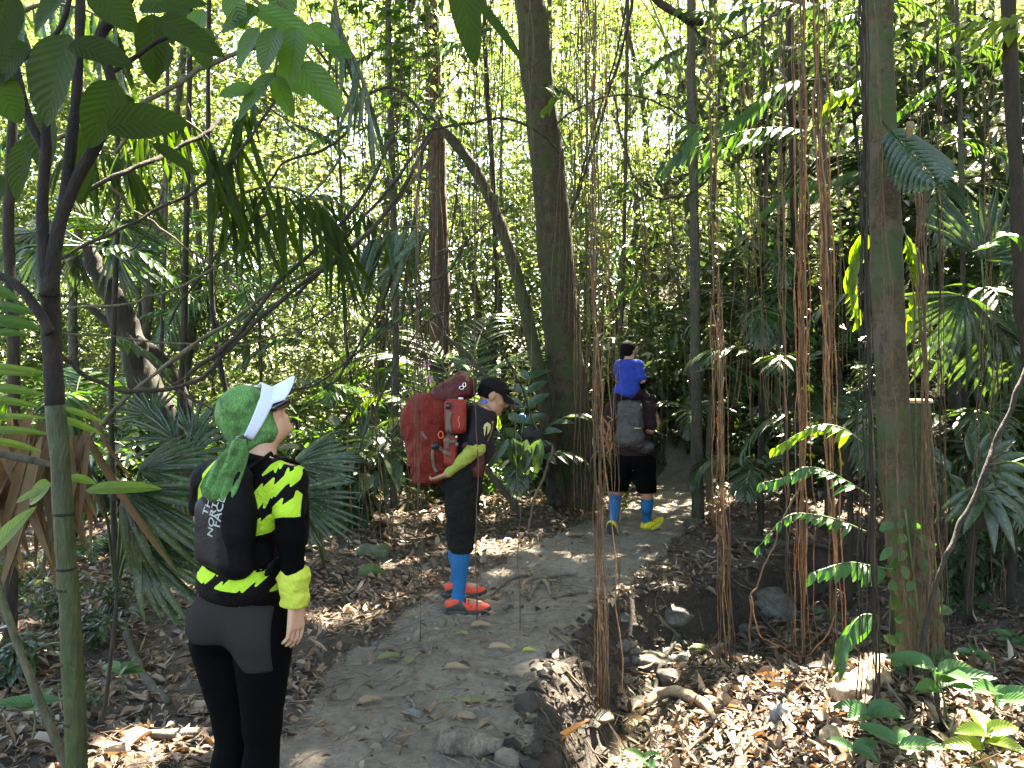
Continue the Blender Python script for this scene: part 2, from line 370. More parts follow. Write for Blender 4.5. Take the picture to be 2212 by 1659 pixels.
def terrainmat():
    m, nt, out = newmat('forest_soil'); s = coords(nt, 'World'); n1 = noise(nt, s, 1.7, 5, .6, .3); n2 = noise(nt, s, 22, 6, .7); n3 = noise(nt, s, 160, 3, .7)
    at = nd(nt, 'ShaderNodeAttribute', attribute_name='leaf'); sp = nd(nt, 'ShaderNodeSeparateXYZ'); nt.links.new(at.outputs['Vector'], sp.inputs[0])
    cg = ramp(nt, [(.25, (.045, .033, .022)), (.5, (.075, .055, .038)), (.75, (.11, .08, .055))], n1); cp = ramp(nt, [(.25, (.15, .12, .092)), (.5, (.22, .185, .145)), (.75, (.29, .25, .205))], n1)
    cb = ramp(nt, [(.25, (.028, .021, .015)), (.75, (.07, .052, .038))], n1); cw = ramp(nt, [(.25, (.05, .043, .03)), (.75, (.14, .12, .075))], n1)
    def edge(k): return ramp(nt, [(.42, (0, 0, 0)), (.58, (1, 1, 1))], math_(nt, 'ADD', sp.outputs[k], math_(nt, 'MULTIPLY', math_(nt, 'SUBTRACT', n2, .5), .9)))
    col = mixc(nt, edge(0), cg, cp); col = mixc(nt, edge(1), col, cb); col = mixc(nt, edge(2), col, cw)
    col = mixc(nt, 1, col, ramp(nt, [(.25, (.5, .5, .5)), (.5, (1, 1, 1)), (.8, (1.35, 1.33, 1.3))], n2), 'MULTIPLY'); col = mixc(nt, ramp(nt, [(.66, (0, 0, 0)), (.74, (.5, .5, .5))], n3), col, (.30, .28, .25))
    bs = nd(nt, 'ShaderNodeBsdfPrincipled'); nt.links.new(col, bs.inputs['Base Color']); nt.links.new(math_(nt, 'SUBTRACT', .92, math_(nt, 'MULTIPLY', edge(2), .5)), bs.inputs['Roughness'])
    h = math_(nt, 'ADD', n2, math_(nt, 'MULTIPLY', n3, .35)); nt.links.new(bump(nt, h, 1.0, .04), bs.inputs['Normal']); nt.links.new(bs.outputs[0], out.inputs[0]); return m
M['terrain'] = terrainmat(); M['path'] = soilmat('path', (.13, .105, .08), (.20, .165, .13), (.26, .22, .175))
M['bed'] = soilmat('bed', (.045, .04, .03), (.085, .075, .05), (.14, .12, .08), .7)
M['rock_dark'] = simple('rock_dark', (.085, .08, .072), .85, .55, 14, .9, .02); M['rock'] = simple('rock', (.17, .165, .155), .85, .45, 9, .8, .02)
M['rock_moss'] = barkmat('rock_moss', (.06, .06, .05), (.14, .14, .12), (.06, .10, .02), .8, 1)
# water
m, nt, out = newmat('stream_water'); bs = nd(nt, 'ShaderNodeBsdfPrincipled', Roughness=.06); bs.inputs['Base Color'].default_value = (.12, .10, .06, 1); bs.inputs['Transmission Weight'].default_value = .65; bs.inputs['IOR'].default_value = 1.33
nt.links.new(bump(nt, noise(nt, coords(nt, 'World'), 22, 3), .25, .01), bs.inputs['Normal']); nt.links.new(bs.outputs[0], out.inputs[0]); M['water'] = m
# fabrics and skin
def skinmat(name, a, b):
    m, nt, out = newmat(name); n = noise(nt, coords(nt, 'World'), 18, 4); bs = nd(nt, 'ShaderNodeBsdfPrincipled', Roughness=.5); nt.links.new(ramp(nt, [(.3, a), (.7, b)], n), bs.inputs['Base Color'])
    bs.inputs['Subsurface Weight'].default_value = .12; bs.inputs['Subsurface Radius'].default_value = (.02, .008, .004); bs.inputs['Subsurface Scale'].default_value = .4
    nt.links.new(bs.outputs[0], out.inputs[0]); return m
M['skin_w'] = skinmat('skin_w', (.50, .28, .18), (.60, .35, .235)); M['skin_m'] = skinmat('skin_m', (.30, .155, .09), (.37, .20, .12)); M['skin_b'] = skinmat('skin_b', (.33, .18, .10), (.42, .23, .14))
M['lip'] = simple('lip', (.40, .14, .11), .45, .1)
def fabric(name, col, rough=.85, weave=420, wr=.35, var=.12, sheen=.0, spec=.3):
    m, nt, out = newmat(name); s = coords(nt, 'World'); n1 = noise(nt, s, 14, 4, .6, .8); n2 = noise(nt, s, weave, 2)
    c = ramp(nt, [(.25, tuple(x*(1-var) for x in col)), (.75, tuple(x*(1+var) for x in col))], n2)
    bs = nd(nt, 'ShaderNodeBsdfPrincipled', Roughness=rough); bs.inputs['Specular IOR Level'].default_value = spec; nt.links.new(c, bs.inputs['Base Color'])
    if sheen: bs.inputs['Sheen Weight'].default_value = sheen
    nt.links.new(bump(nt, math_(nt, 'ADD', n1, math_(nt, 'MULTIPLY', n2, .08)), wr, .02), bs.inputs['Normal']); nt.links.new(bs.outputs[0], out.inputs[0]); return m
M['black_cloth'] = fabric('black_cloth', (.0022, .0021, .0026), spec=.05); M['pants_m'] = fabric('pants_m', (.011, .0105, .010), wr=1.2, spec=.12); M['grey_tights'] = fabric('grey_tights', (.024, .020, .019), wr=.12, spec=.08)
M['shorts'] = fabric('shorts', (.0018, .0018, .002), wr=.6, spec=.05); M['maroon'] = fabric('maroon', (.014, .0045, .006), wr=.6); M['boy_blue'] = fabric('boy_blue', (.012, .035, .25), wr=.7)
M['sock_blue'] = fabric('sock_blue', (.008, .10, .25), wr=.15); M['shirt_m'] = fabric('shirt_m', (.011, .007, .010), wr=.6); M['sleeve_y'] = fabric('sleeve_y', (.30, .33, .06), wr=.9)
M['cuff_y'] = fabric('cuff_y', (.50, .56, .07), wr=.9); M['white_cap'] = fabric('white_cap', (.62, .66, .80), wr=.15, var=.04); M['red_pack'] = fabric('red_pack', (.15, .015, .009), .65, 300, 1.8, spec=.2); M['red_dark'] = fabric('red_dark', (.07, .009, .009), .5, 300, .9)
M['red_bright'] = fabric('red_bright', (.21, .020, .012), .6, 300, .6); M['strap'] = fabric('strap', (.13, .095, .07), .8, 500, .2); M['grey_pack'] = fabric('grey_pack', (.050, .045, .045), .6, 300, 1.0); M['bag_black'] = fabric('bag_black', (.003, .003, .004), .7, 260, .35, spec=.12)
M['cap_dark'] = fabric('cap_dark', (.008, .006, .006), .8, 500, .2, spec=.12); M['buckle'] = simple('buckle', (.012, .012, .012), .35, .1); M['metal'] = simple('metal', (.6, .6, .6), .25, .1, metal=1); M['orange'] = simple('orange', (.75, .16, .04), .5, .1)
M['lens'] = simple('lens', (.01, .01, .01), .08, .1, spec=.8); M['hair'] = simple('hair', (.004, .003, .003), .85, .4, 200, .6, .004, spec=.1); M['white'] = simple('white', (.75, .75, .75), .6, .05); M['text_grey'] = simple('text_grey', (.36, .35, .34), .7, .08)
M['shoe_red'] = fabric('shoe_red', (.60, .07, .035), .7, 300, .5); M['shoe_dark'] = simple('shoe_dark', (.035, .04, .035), .8, .4, 30); M['shoe_yel'] = fabric('shoe_yel', (.62, .55, .03), .6, 300, .5); M['sole_yel'] = simple('sole_yel', (.5, .48, .08), .7, .3); M['emblem'] = simple('emblem', (.52, .50, .20), .7, .1)
M['seam'] = simple('seam', (.022, .02, .02), .8, .1); M['mesh_bag'] = fabric('mesh_bag', (.008, .008, .010), .55, 200, .3, spec=.2); M['petal'] = simple('petal', (.6, .25, .35), .6, .2); M['blue_bit'] = simple('blue_bit', (.03, .2, .5), .6, .2)
# melange green scarf; dark noise patches in the colour stand for shaded folds
m, nt, out = newmat('scarf_green'); s = coords(nt, 'World'); n1 = noise(nt, coords(nt, 'World', (1, 1, .4)), 260, 5, .85, .4); n2 = noise(nt, s, 9, 3)
col = ramp(nt, [(.36, (.028, .075, .022)), (.52, (.075, .20, .055)), (.66, (.15, .36, .11))], n1); bs = nd(nt, 'ShaderNodeBsdfPrincipled', Roughness=.85); col = mixc(nt, 1, col, ramp(nt, [(.35, (.5, .45, .35)), (.62, (1.25, 1.25, 1.2))], noise(nt, s, 16, 3, .6, .5)), 'MULTIPLY'); nt.links.new(col, bs.inputs['Base Color']); nt.links.new(bump(nt, n2, .5, .03), bs.inputs['Normal']); nt.links.new(bs.outputs[0], out.inputs[0]); M['scarf'] = m
# jersey with sharp printed shapes (signed distance stored per vertex)
m, nt, out = newmat('jersey'); at = nd(nt, 'ShaderNodeAttribute', attribute_name='pat'); f = math_(nt, 'LESS_THAN', at.outputs['Fac'], 0.0); n2 = noise(nt, coords(nt, 'World'), 400, 2); col = mixc(nt, f, (.0035, .002, .0028), (.42, .66, .045))
bs = nd(nt, 'ShaderNodeBsdfPrincipled', Roughness=.75); bs.inputs['Specular IOR Level'].default_value = .12; nt.links.new(col, bs.inputs['Base Color']); nt.links.new(bump(nt, noise(nt, coords(nt, 'World'), 13, 4, .6, .8), .7, .025), bs.inputs['Normal']); nt.links.new(bs.outputs[0], out.inputs[0]); M['jersey'] = m
# blue / violet neck gaiter
m, nt, out = newmat('gaiter'); n1 = noise(nt, coords(nt, 'World'), 22, 3, .6, .5); col = ramp(nt, [(.42, (.03, .09, .42)), (.5, (.12, .25, .6)), (.6, (.10, .03, .13))], n1); bs = nd(nt, 'ShaderNodeBsdfPrincipled', Roughness=.8); nt.links.new(col, bs.inputs['Base Color']); nt.links.new(bs.outputs[0], out.inputs[0]); M['gaiter'] = m
# ================================================================ terrain
_XE = ([0, 2, 3, 4.14, 5, 5.6, 6, 6.25, 6.9, 7.6, 9, 12, 30], [-.05, 0, .06, .18, .42, .66, 1.0, 1.55, 2.3, 3.0, 5.0, 9.0, 30])
def xe(y): return np.interp(y, *_XE)
def hgt(x, y, fine=True):
    x = np.asarray(x, float); y = np.asarray(y, float); z = np.zeros_like(x+y)
    p2 = np.stack([x, y, 0*x], -1)
    wob = .10*fbm(p2*1.7+4, 2)+.05*fbm(p2*7, 2)
    d = x-xe(y)+wob
    g = smooth(d, 0, .26)*(1-smooth(y, 7.0, 9.5)*0)
    z -= .40*g+.05*g*fbm(p2*5+1, 2)
    z -= .09*smooth(d, .15, .3)*(1-smooth(d, .40, .75))*(1-smooth(y, 5.3, 6.0))
    z += g*.20*smooth(x, .9, 1.8)*(1-smooth(y, 4.8, 5.6))
    s = x*.75+(y-7.5)*.27-2.75
    z += .80*np.where(s > 3, s, np.log1p(np.exp(np.clip(s*3, -30, 9)))/3)*g+.55*np.log1p(np.exp(np.clip((x-2.9-(y-11)*.12)*3, -30, 40)))/3*(1-g)*smooth(y, 8, 11)
    z += .10*smooth(-x, .9+.0*y, 1.8)*smooth(y, 2, 3)*(.6+fbm(p2*.8+9, 2))
    z += .13*np.clip(y-12.5, 0, 40)*smooth(x, -4, 3)+.34*np.clip(y-12.3, 0, 16)*smooth(x/np.maximum(y, 1), .10, .17)*smooth(y, 11, 14)-.10*np.clip(y-12, 0, 25)*smooth(-x, 0, 6)
    if fine:
        onp = pathmask(x, y)
        z += (.05*fbm(p2*2.3, 3)+.03*fbm(p2*9+3, 3))*(1-.45*onp)+.022*fbm(p2*24, 2)+.02*onp*fbm(p2*11+5, 2)
    return z
def pathmask(x, y):
    xc = np.interp(y, [1, 3.25, 4.5, 5.7, 7, 8.3, 10, 11.7, 13], [-.55, -.45, -.28, .0, .55, 1.1, 1.9, 2.5, 3.0]); hw = np.interp(y, [1, 3.25, 4.5, 5.7, 7, 8.3, 10, 13], [.66, .64, .66, .70, .70, .60, .5, .4])
    p2 = np.stack([x, y, 0*x], -1); n = .22*fbm(p2*1.6+2, 3)
    return 1-smooth(abs(x-xc)-hw+n, -.12, .12)
def Z(x, y): return float(hgt(np.array([float(x)]), np.array([float(y)]))[0])
gx = np.unique(np.concatenate([np.linspace(-90, -8, 26), np.linspace(-8, -2.6, 50), np.arange(-2.6, 3.8, .035), np.linspace(3.8, 12, 70), np.linspace(12, 90, 26)]))
gy = np.unique(np.concatenate([np.linspace(-40, 1.2, 24), np.arange(1.2, 3, .08), np.arange(3, 9.5, .035), np.linspace(9.5, 22, 110), np.linspace(22, 130, 36)]))
GX, GY = np.meshgrid(gx, gy, indexing='ij'); GZ = hgt(GX, GY)
GV = np.stack([GX, GY, GZ], -1).reshape(-1, 3); nyy = len(gy)
ci, cj = np.meshgrid(np.arange(len(gx)-1), np.arange(len(gy)-1), indexing='ij'); ci = ci.ravel(); cj = cj.ravel()
cx = (gx[ci]+gx[ci+1])/2; cy = (gy[cj]+gy[cj+1])/2
_d = GX-xe(GY); _st = (GY > 1.2)*1.0; GA = np.stack([pathmask(GX, GY), smooth(_d, -.08, .04)*(1-smooth(_d, .36, .52))*(1-smooth(GY, 7.8, 8.6)), smooth(_d, .26, .40)*(1-smooth(_d, .75, 1.1))*(1-smooth(GY, 5.6, 6.1))], -1).reshape(-1, 3)
pm = pathmask(cx, cy); dd = cx-xe(cy)
cls = np.zeros(len(ci), int); cls[(pm > .5) & (cy > .8) & (cy < 13)] = 1
slope = abs(hgt(cx+.04, cy)-hgt(cx-.04, cy))/.08+abs(hgt(cx, cy+.04)-hgt(cx, cy-.04))/.08
cls[(dd > -.12) & (dd < .34) & (cy > 1.5) & (cy < 8.2)] = 2
cls[(dd >= .34) & (dd < .95) & (cy > 1.5) & (cy < 5.9)] = 3
for k, (nm, mt) in enumerate((('ground', 'ground'), ('dirt_path', 'path'), ('gully_bank', 'bank'), ('stream_bed', 'bed'))):
    s_ = cls == k; a = ci[s_]*nyy+cj[s_]; b = (ci[s_]+1)*nyy+cj[s_]
    F = np.vstack([np.stack([a, b, b+1], 1), np.stack([a, b+1, a+1], 1)]); used = np.unique(F); re = np.full(len(GV), -1); re[used] = np.arange(len(used))
    o = Geo().add(GV[used], re[F], GA[used]).build(nm, M['terrain']); tag(o, kind='structure')
# shallow water lying in the trench
wy = np.linspace(2.4, 5.5, 60); wt = np.linspace(0, 1, 14); WX = xe(wy)[:, None]+.12+wt[None]*.5; WY = np.repeat(wy[:, None], 14, 1)
WV = np.stack([WX, WY, np.full_like(WX, -.50)], -1).reshape(-1, 3); i, j = np.meshgrid(np.arange(59), np.arange(13), indexing='ij'); a = (i*14+j).ravel()
o = Geo().add(WV, np.vstack([np.stack([a, a+1, a+15], 1), np.stack([a, a+15, a+14], 1)])).build('stream_water', M['water']); tag(o, kind='structure')
# ================================================================ litter
def scatter_litter(n, xr, yr, size, seed, near=True):
    rg = np.random.default_rng(seed); x = rg.uniform(*xr, n); y = rg.uniform(*yr, n); pmk = pathmask(x, y); d = x-xe(y)
    dens = 1-(.93 if size > .06 else .72)*pmk; dens *= np.where((d > -.15) & (d < .25), .8, 1); dens *= np.where((d > .2) & (d < .7) & (y < 5.4), .30, 1)
    dens *= .55+1.2*np.clip(fbm(np.stack([x, y, 0*x], -1)*1.1, 2)+.35, 0, 1)
    dens *= np.where((hgt(x-.06, y)-hgt(x+.06, y) > .05) | (hgt(x, y+.06)-hgt(x, y-.06) > .06), .12, 1)
    keep = (rg.random(n) < dens) & (abs(x) < y*.72+.6); x, y = x[keep], y[keep]; n = len(x); L = size*rg.lognormal(0, .45, n)*np.where(rg.random(n) < .015, 1.7, 1); L = np.clip(L, .025, .15); L = np.where(pmk[keep] > .4, np.minimum(L, .08), L); up = rdir(n, 1, rg)*.33+np.array([0, 0, 1]); d = rdir(n, .28, rg)
    z = hgt(x, y)+rg.uniform(.002, .035, n); W = L*rg.uniform(.25, .55, n)
    return np.stack([x, y, z], 1), d, up, L, W
lit = Geo(); kinds = [blade(3, 'lance', .35, .25, 1), blade(3, 'broad', -.25, -.3, 1), blade(3, 'lance', .7, .12, 1), blade(4, 'broad', .15, .5, 1, .1), blade(4, 'strip', .5, -.12, 1)]
for s_, (n, xr, yr, sz) in enumerate([(11000, (-4, 4), (2.2, 6.5), .062), (16000, (-4, 4.5), (2.2, 6.5), .043), (18000, (-6, 7), (5.5, 11), .062), (9000, (-8, 9), (9, 16), .09), (5000, (.5, 3.6), (3.2, 5.6), .07)]):
    for k in range(5):
        o_, d_, u_, L_, W_ = scatter_litter(n//5, xr, yr, sz, 100+s_*7+k)
        if k == 4: L_ = L_*1.7; W_ = W_*.32; L_ = np.minimum(L_, .2)
        lit.add(*place(kinds[k], o_, d_, u_, L_, W_))
tag(lit.build('leaf_litter', M['litter']), 'thick carpet of dry brown and tan fallen leaves over the forest floor', 'leaf litter', kind='stuff')
# loose twigs
rg = np.random.default_rng(5); tw = Geo()
for i in range(1500):
    y = rg.uniform(2.6, 11); x = rg.uniform(-y*.72, y*.72); ln = rg.uniform(.08, .45)*(1.3 if rg.random() < .15 else .8); a = rg.uniform(0, 6.28)
    if pathmask(np.array([x]), np.array([y]))[0] > .5 and rg.random() < .25: continue
    q = [np.array([x+ln*t*math.cos(a)+rg.normal()*.012, y+ln*t*math.sin(a)+rg.normal()*.012]) for t in (0, .33, .66, 1)]
    p = np.array([[u[0], u[1], Z(u[0], u[1])+.014+rg.uniform(0, .02)] for u in q]); tw.add(*tube(spline(p, 6), [rg.uniform(.002, .006), .0015], 4, cap=False))
tag(tw.build('fallen_twigs', M['twig']), 'thin dry twigs strewn over the leaf litter and path edges', 'twigs', kind='stuff')
# clods of broken soil along the bank
cl = Geo(); IC = np.array([[0, 0, 1], [.9, 0, .3], [.3, .85, .3], [-.7, .5, .3], [-.7, -.5, .3], [.3, -.85, .3], [.7, .5, -.4], [-.3, .85, -.4], [-.9, 0, -.4], [-.3, -.85, -.4], [.7, -.5, -.4], [0, 0, -1]]); IF = np.array([[0, 1, 2], [0, 2, 3], [0, 3, 4], [0, 4, 5], [0, 5, 1], [1, 6, 2], [2, 7, 3], [3, 8, 4], [4, 9, 5], [5, 10, 1], [6, 7, 2], [7, 8, 3], [8, 9, 4], [9, 10, 5], [10, 6, 1], [11, 7, 6], [11, 8, 7], [11, 9, 8], [11, 10, 9], [11, 6, 10]])
for i in range(900):
    y = rg.uniform(3, 7.4); x = float(xe(y))+rg.normal()*.11+.10; s_ = rg.lognormal(0, .5)*.016; cl.add(IC*(1+.35*rg.normal(size=(12, 1)))*s_*np.array([1.2, 1, .8])+np.array([x, y, Z(x, y)+s_*.2]), IF, np.tile([0, 1, 0], (12, 1)))
tag(cl.build('soil_clods', M['terrain'], smooth_=False), 'crumbled dark soil clods littering the broken gully bank', 'soil', kind='stuff')
# small pebbles and crumbs on the path
pb = Geo(); n = 5000; y = rg.uniform(2.6, 9, n); x = rg.uniform(-1.6, 3, n); k = pathmask(x, y) > .3; x, y = x[k], y[k]
pb.add(*place((np.array([[-.5, 0, 0.], [.5, .1, 0], [.1, .8, 0], [0, .35, .5]]), np.array([[0, 1, 3], [1, 2, 3], [2, 0, 3]]), np.zeros((4, 3))), np.stack([x, y, hgt(x, y)-.001], 1), rdir(len(x), .01, rg), np.array([[0, 0, 1.]]), rg.uniform(.004, .016, len(x)), rg.uniform(.004, .016, len(x))))
tag(pb.build('path_crumbs', M['path']), 'fine crumbs of earth and grit scattered on the trodden path', 'grit', kind='stuff')
# ================================================================ things lying on the ground
def gp(px, py, z0=0.0):
    """ground spot seen at (px,py): march along the sight line"""
    d = P(px, py, 1.0)-np.array([0, 0, CAM_Z]); Y = np.linspace(1.5, 30, 2400); h = hgt(d[0]*Y, Y); zz = CAM_Z+d[2]*Y; i = np.argmax(zz < h+z0); return np.array([d[0]*Y[i], Y[i], h[i]])
def lying(name, pts, rad, mat, label, cat, lift=None, rough=.25, sides=10, group=None, n=20):
    g = [gp(*p) for p in pts]; r0 = float(np.max(rad)); q = spline(g, n); q[:, 2] = hgt(q[:, 0], q[:, 1])+(r0*.75 if lift is None else lift)
    z = q[:, 2].copy(); 
    for _ in range(3): z[1:-1] = (z[:-2]+z[1:-1]+z[2:])/3
    q[:, 2] = z; o = Geo().add(*tube(q, rad, sides, rough, rf=14)).build(name, mat, origin=tuple(q[n//2])); return tag(o, label, cat, group)
lying('fallen_log', [(950, 1622), (1010, 1628), (1082, 1640)], [.035, .055, .045, .03], M['wood_old'], 'weathered dark log half buried in the near edge of the path', 'log', rough=.5)
lying('fallen_log', [(1930, 1435), (1880, 1462), (1815, 1492)], [.04, .055, .05], M['wood_pale'], 'orange brown peeled log lying in the sunlight left of the leafy tree foot', 'log', rough=.3)
lying('fallen_log', [(1915, 1490), (1860, 1510), (1800, 1520)], [.05, .07, .06], M['wood_pale'], 'pale thick rotten log with orange underside below the peeled log', 'log', rough=.4)
lying('fallen_branch', [(1395, 1545), (1425, 1522), (1475, 1518), (1520, 1545), (1543, 1572)], [.02, .035, .035, .03, .012], M['wood_pale'], 'bent pale branch arching over sunlit leaves at the gully edge', 'branch', rough=.3, lift=.06)
lying('fallen_branch', [(267, 1350), (280, 1395), (296, 1440), (325, 1490), (363, 1528)], [.022, .026, .024, .02], M['bark_grey'], 'curved mossy grey branch lying on litter left of the green scarfed hiker', 'branch', rough=.35)
lying('fallen_branch', [(284, 1600), (370, 1598), (465, 1592)], [.016, .022, .02], M['wood_old'], 'straight thick brown branch at the feet of the green scarfed hiker', 'branch', rough=.2)
lying('fallen_branch', [(210, 1660), (250, 1625), (284, 1600), (300, 1560)], [.012, .016, .012], M['wood_old'], 'thin forked tan branch in front of the green sapling foot', 'branch')
lying('fallen_stick', [(1608, 1502), (1660, 1470), (1714, 1437)], [.014, .012, .006], M['bark_dark'], 'dark straight stick slanting up to the middle root curtain', 'stick')
lying('fallen_stick', [(1411, 1520), (1428, 1450), (1459, 1403)], [.012, .014, .008], M['bark_dark'], 'black crooked stick standing off the gully floor beside the long hanging roots', 'stick', lift=.05)
lying('fallen_stick', [(1404, 1330), (1440, 1360), (1478, 1385)], [.016, .014, .012], M['wood_old'], 'tan stick lying below the big grey rock', 'stick')
lying('fallen_stick', [(893, 1500), (880, 1512), (896, 1530), (890, 1545)], [.009, .011, .01], M['wood_old'], 'short S shaped root piece on the bare path', 'stick')
lying('fallen_stick', [(1460, 1655), (1530, 1600), (1560, 1560)], [.008, .008, .004], M['wood_pale'], 'thin orange stalk leaning on the sunlit leaves', 'stick', lift=.04)
lying('fallen_stick', [(1185, 1360), (1230, 1400), (1250, 1440)], [.01, .008], M['twig'], 'thin brown stick hanging over the crumbling path edge', 'stick')
lying('fallen_stick', [(1660, 1225), (1690, 1205), (1740, 1200), (1800, 1215)], [.022, .03, .02], M['bark_grey'], 'arching mossy branch across the dark hollow behind the root curtains', 'branch', lift=.12)
lying('fallen_stick', [(1600, 1175), (1660, 1178), (1720, 1192), (1770, 1190)], [.018, .024, .014], M['bark_grey'], 'second grey branch lying under the arching mossy one', 'branch', lift=.05)
for k, (pts, lab) in enumerate([([(1060, 1290), (1085, 1265), (1110, 1250), (1150, 1245)], 'short knobbly root humping out of the path right of the orange shoes'),
        ([(1125, 1270), (1150, 1252), (1200, 1246), (1249, 1240)], 'long grey root crossing the path toward the gully'),
        ([(1142, 1300), (1160, 1262), (1180, 1262), (1190, 1290)], 'looped root arching up in the middle of the path'),
        ([(1195, 1295), (1240, 1283), (1290, 1285), (1340, 1300)], 'thin root running along the broken lip of the gully')]):
    lying('ground_root', pts, [.010, .020, .018, .008], M['wood_old'], lab, 'root', rough=.4, lift=.012)
def rock(px, py, w, label, mat='rock_dark', hz=.6, seed=0, name='rock', z0=0):
    g = gp(px, py); ph = np.linspace(0, np.pi, 15)[:, None]; th = np.linspace(0, 2*np.pi, 22, endpoint=False)[None]
    D = np.stack([np.sin(ph)*np.cos(th), np.sin(ph)*np.sin(th), np.cos(ph)*np.ones_like(th)], -1).reshape(-1, 3)
    D = np.sign(D)*abs(D)**.75; r = 1+.45*fbm(D*1.3+seed*3.1, 2)+.08*fbm(D*6+seed, 2); V = D*r[:, None]*np.array([w/2, w*.42, w*.5*hz])+g+np.array([0, w*.2, w*.10*hz+z0])
    i, j = np.meshgrid(np.arange(14), np.arange(22), indexing='ij'); a = (i*22+j).ravel(); b = (i*22+(j+1) % 22).ravel()
    o = Geo().add(V, np.vstack([np.stack([a, a+22, b+22], 1), np.stack([a, b+22, b], 1)])).build(name, M[mat], origin=tuple(g)); return tag(o, label, 'rock')
rock(1455, 1345, .27, 'angular grey rock in the gully just right of the overhanging bank', seed=1)
rock(1672, 1335, .42, 'large flat grey boulder behind the crossing thin root', hz=.9, seed=2)
rock(1512, 1412, .15, 'small moss covered stone beside the first red root curtain', 'rock_moss', seed=3)
rock(1412, 1445, .30, 'dark rounded boulder on the stream side under the long hanging roots', 'bed', .5, 4)
rock(1445, 1470, .16, 'small brown stone between the dark boulder and bent pale branch', seed=5)
rock(1352, 1475, .10, 'little wet pebble at the water edge', 'bed', seed=6)
rock(1095, 1655, .11, 'blocky brown stone beside the weathered log end', 'path', .7, seed=7)
rock(800, 1250, .20, 'mossy round stone behind the shins of the hiker with red pack', 'rock_moss', .8, 8)
rock(805, 1205, .30, 'dark mossy hump under leaves left of the red pack hiker', 'rock_moss', .6, 9)
rock(1690, 1555, .13, 'white sun bleached stone among the sunlit leaves', 'rock', .9, 10)
rock(1620, 1620, .14, 'flat mossy stone at the bottom edge of the sunlit litter', 'rock_moss', .3, 11)
rock(1560, 1410, .12, 'grey pebble behind the feet of the first red root curtain', seed=12)
rock(1620, 1370, .16, 'grey stone left of the flat boulder', seed=13)
rock(1290, 1560, .20, 'pale wet slab under the shallow water', 'bed', .25, 14)
rock(1500, 1135, .22, 'dark stone right of the yellow shoes', 'bed', .5, 15)
rgk = np.random.default_rng(19)
for i in range(22):
    rock(rgk.uniform(1330, 1640), rgk.uniform(1330, 1450), rgk.uniform(.05, .13), 'small wet stone among many on the dark gully floor', seed=30+i, hz=rgk.uniform(.4, .8), name='stone')['group'] = 'small stones on the gully floor'
g = gp(1795, 1610)   # coconut like husk with open end
o = Geo().add(*loft([(g+np.array([x*.9, x*.25, .045+dz]), np.array([0, r, 0]), np.array([0, 0, r])) for x, r, dz in ((-.075, .006, 0), (-.06, .035, 0), (-.02, .055, 0), (.02, .052, 0), (.05, .036, 0), (.062, .026, 0), (.045, .022, 0))], 18)).build('seed_husk', M['wood_pale'], origin=tuple(g)); tag(o, 'open pale seed husk lying among the sunlit leaves', 'seed husk')
def fallen_leaf(px, py, L, az, mat, label, W=.4, prof='broad', curl=.25, tilt=.2, name='fallen_leaf', lift=.012):
    g = gp(px, py); d = np.array([[math.cos(R(az)), math.sin(R(az)), tilt]]); V, F, A = place(blade(8, prof, .3, curl, 2, .05), g[None]+np.array([[0, 0, lift]])-d*L*.5*np.array([1, 1, .0]), d, np.array([[0, -.25, 1.]]), L, L*W)
    F = np.vstack([F, ]); o = Geo().add(V, F, A).build(name, mat, origin=tuple(g)); return tag(o, label, 'leaf')
yl = leafmat('leaf_yellow', [(.45, .40, .05), (.55, .5, .07)], .3, .5, (1.2, 1.1, .5)); ol = leafmat('leaf_olive', [(.16, .16, .06), (.22, .21, .09)], .2, .6, (1.2, 1.1, .5)); gl = leafmat('leaf_greyed', [(.10, .095, .09), (.15, .14, .13)], .1, .5, (1, 1, 1)); tl = leafmat('leaf_tan', [(.22, .15, .09), (.30, .22, .14)], .15, .6, (1.2, 1, .6), objvar=False)
for a in [(1143, 1410, .085, 5, yl, 'bright yellow leaf at the crumbling path edge'), (887, 1435, .12, 80, ol, 'olive green pointed leaf standing on the bare path'), (1040, 1357, .15, 8, tl, 'curled brown leaf in the middle of the path'),
        (849, 1590, .16, 75, gl, 'large grey leaf pressed flat into the near path'), (885, 1553, .13, 150, gl, 'small grey folded leaf behind the large pressed one'), (986, 1450, .14, 5, tl, 'narrow brown leaf left of the yellow leaf'),
        (1080, 1405, .14, 0, tl, 'thin tan leaf between the curled brown leaf and the yellow leaf'), (1117, 1462, .11, 120, tl, 'tan oval leaf on the soil lip above the stream'), (996, 1375, .10, 170, ol, 'short dull leaf beside the curled brown one'),
        (1003, 1556, .12, 165, tl, 'small dark curled leaf below the long curled one'), (801, 1524, .14, 30, tl, 'tan leaf near the trousers of the green scarfed hiker'), (843, 1428, .16, 20, ol, 'dull flat leaf left of the olive pointed leaf'), (1240, 1100+60, .16, 10, tl, 'pale dry leaf on the litter between the two men'), (1345, 1275, .13, 15, tl, 'brown leaf on the path below the yellow shoes')]: fallen_leaf(*a)
fallen_leaf(1018, 1520, .42, 4, ol, 'long narrow curled leaf bridging the near path', .10, 'strip', .05, .02)
fallen_leaf(1225, 1632, .34, 38, leafmat('leaf_orange', [(.7, .25, .05), (.8, .33, .08)], .3, .5, (1.2, 1, .4)), 'long orange strap leaf rising at the bottom edge of the picture by the stream', .12, 'strip', .1, .35, lift=.05)
fallen_leaf(410, 1545, .30, 175, tl, 'big pale dry leaf curled at the hiker trouser leg', .35, 'broad', .35, .1)
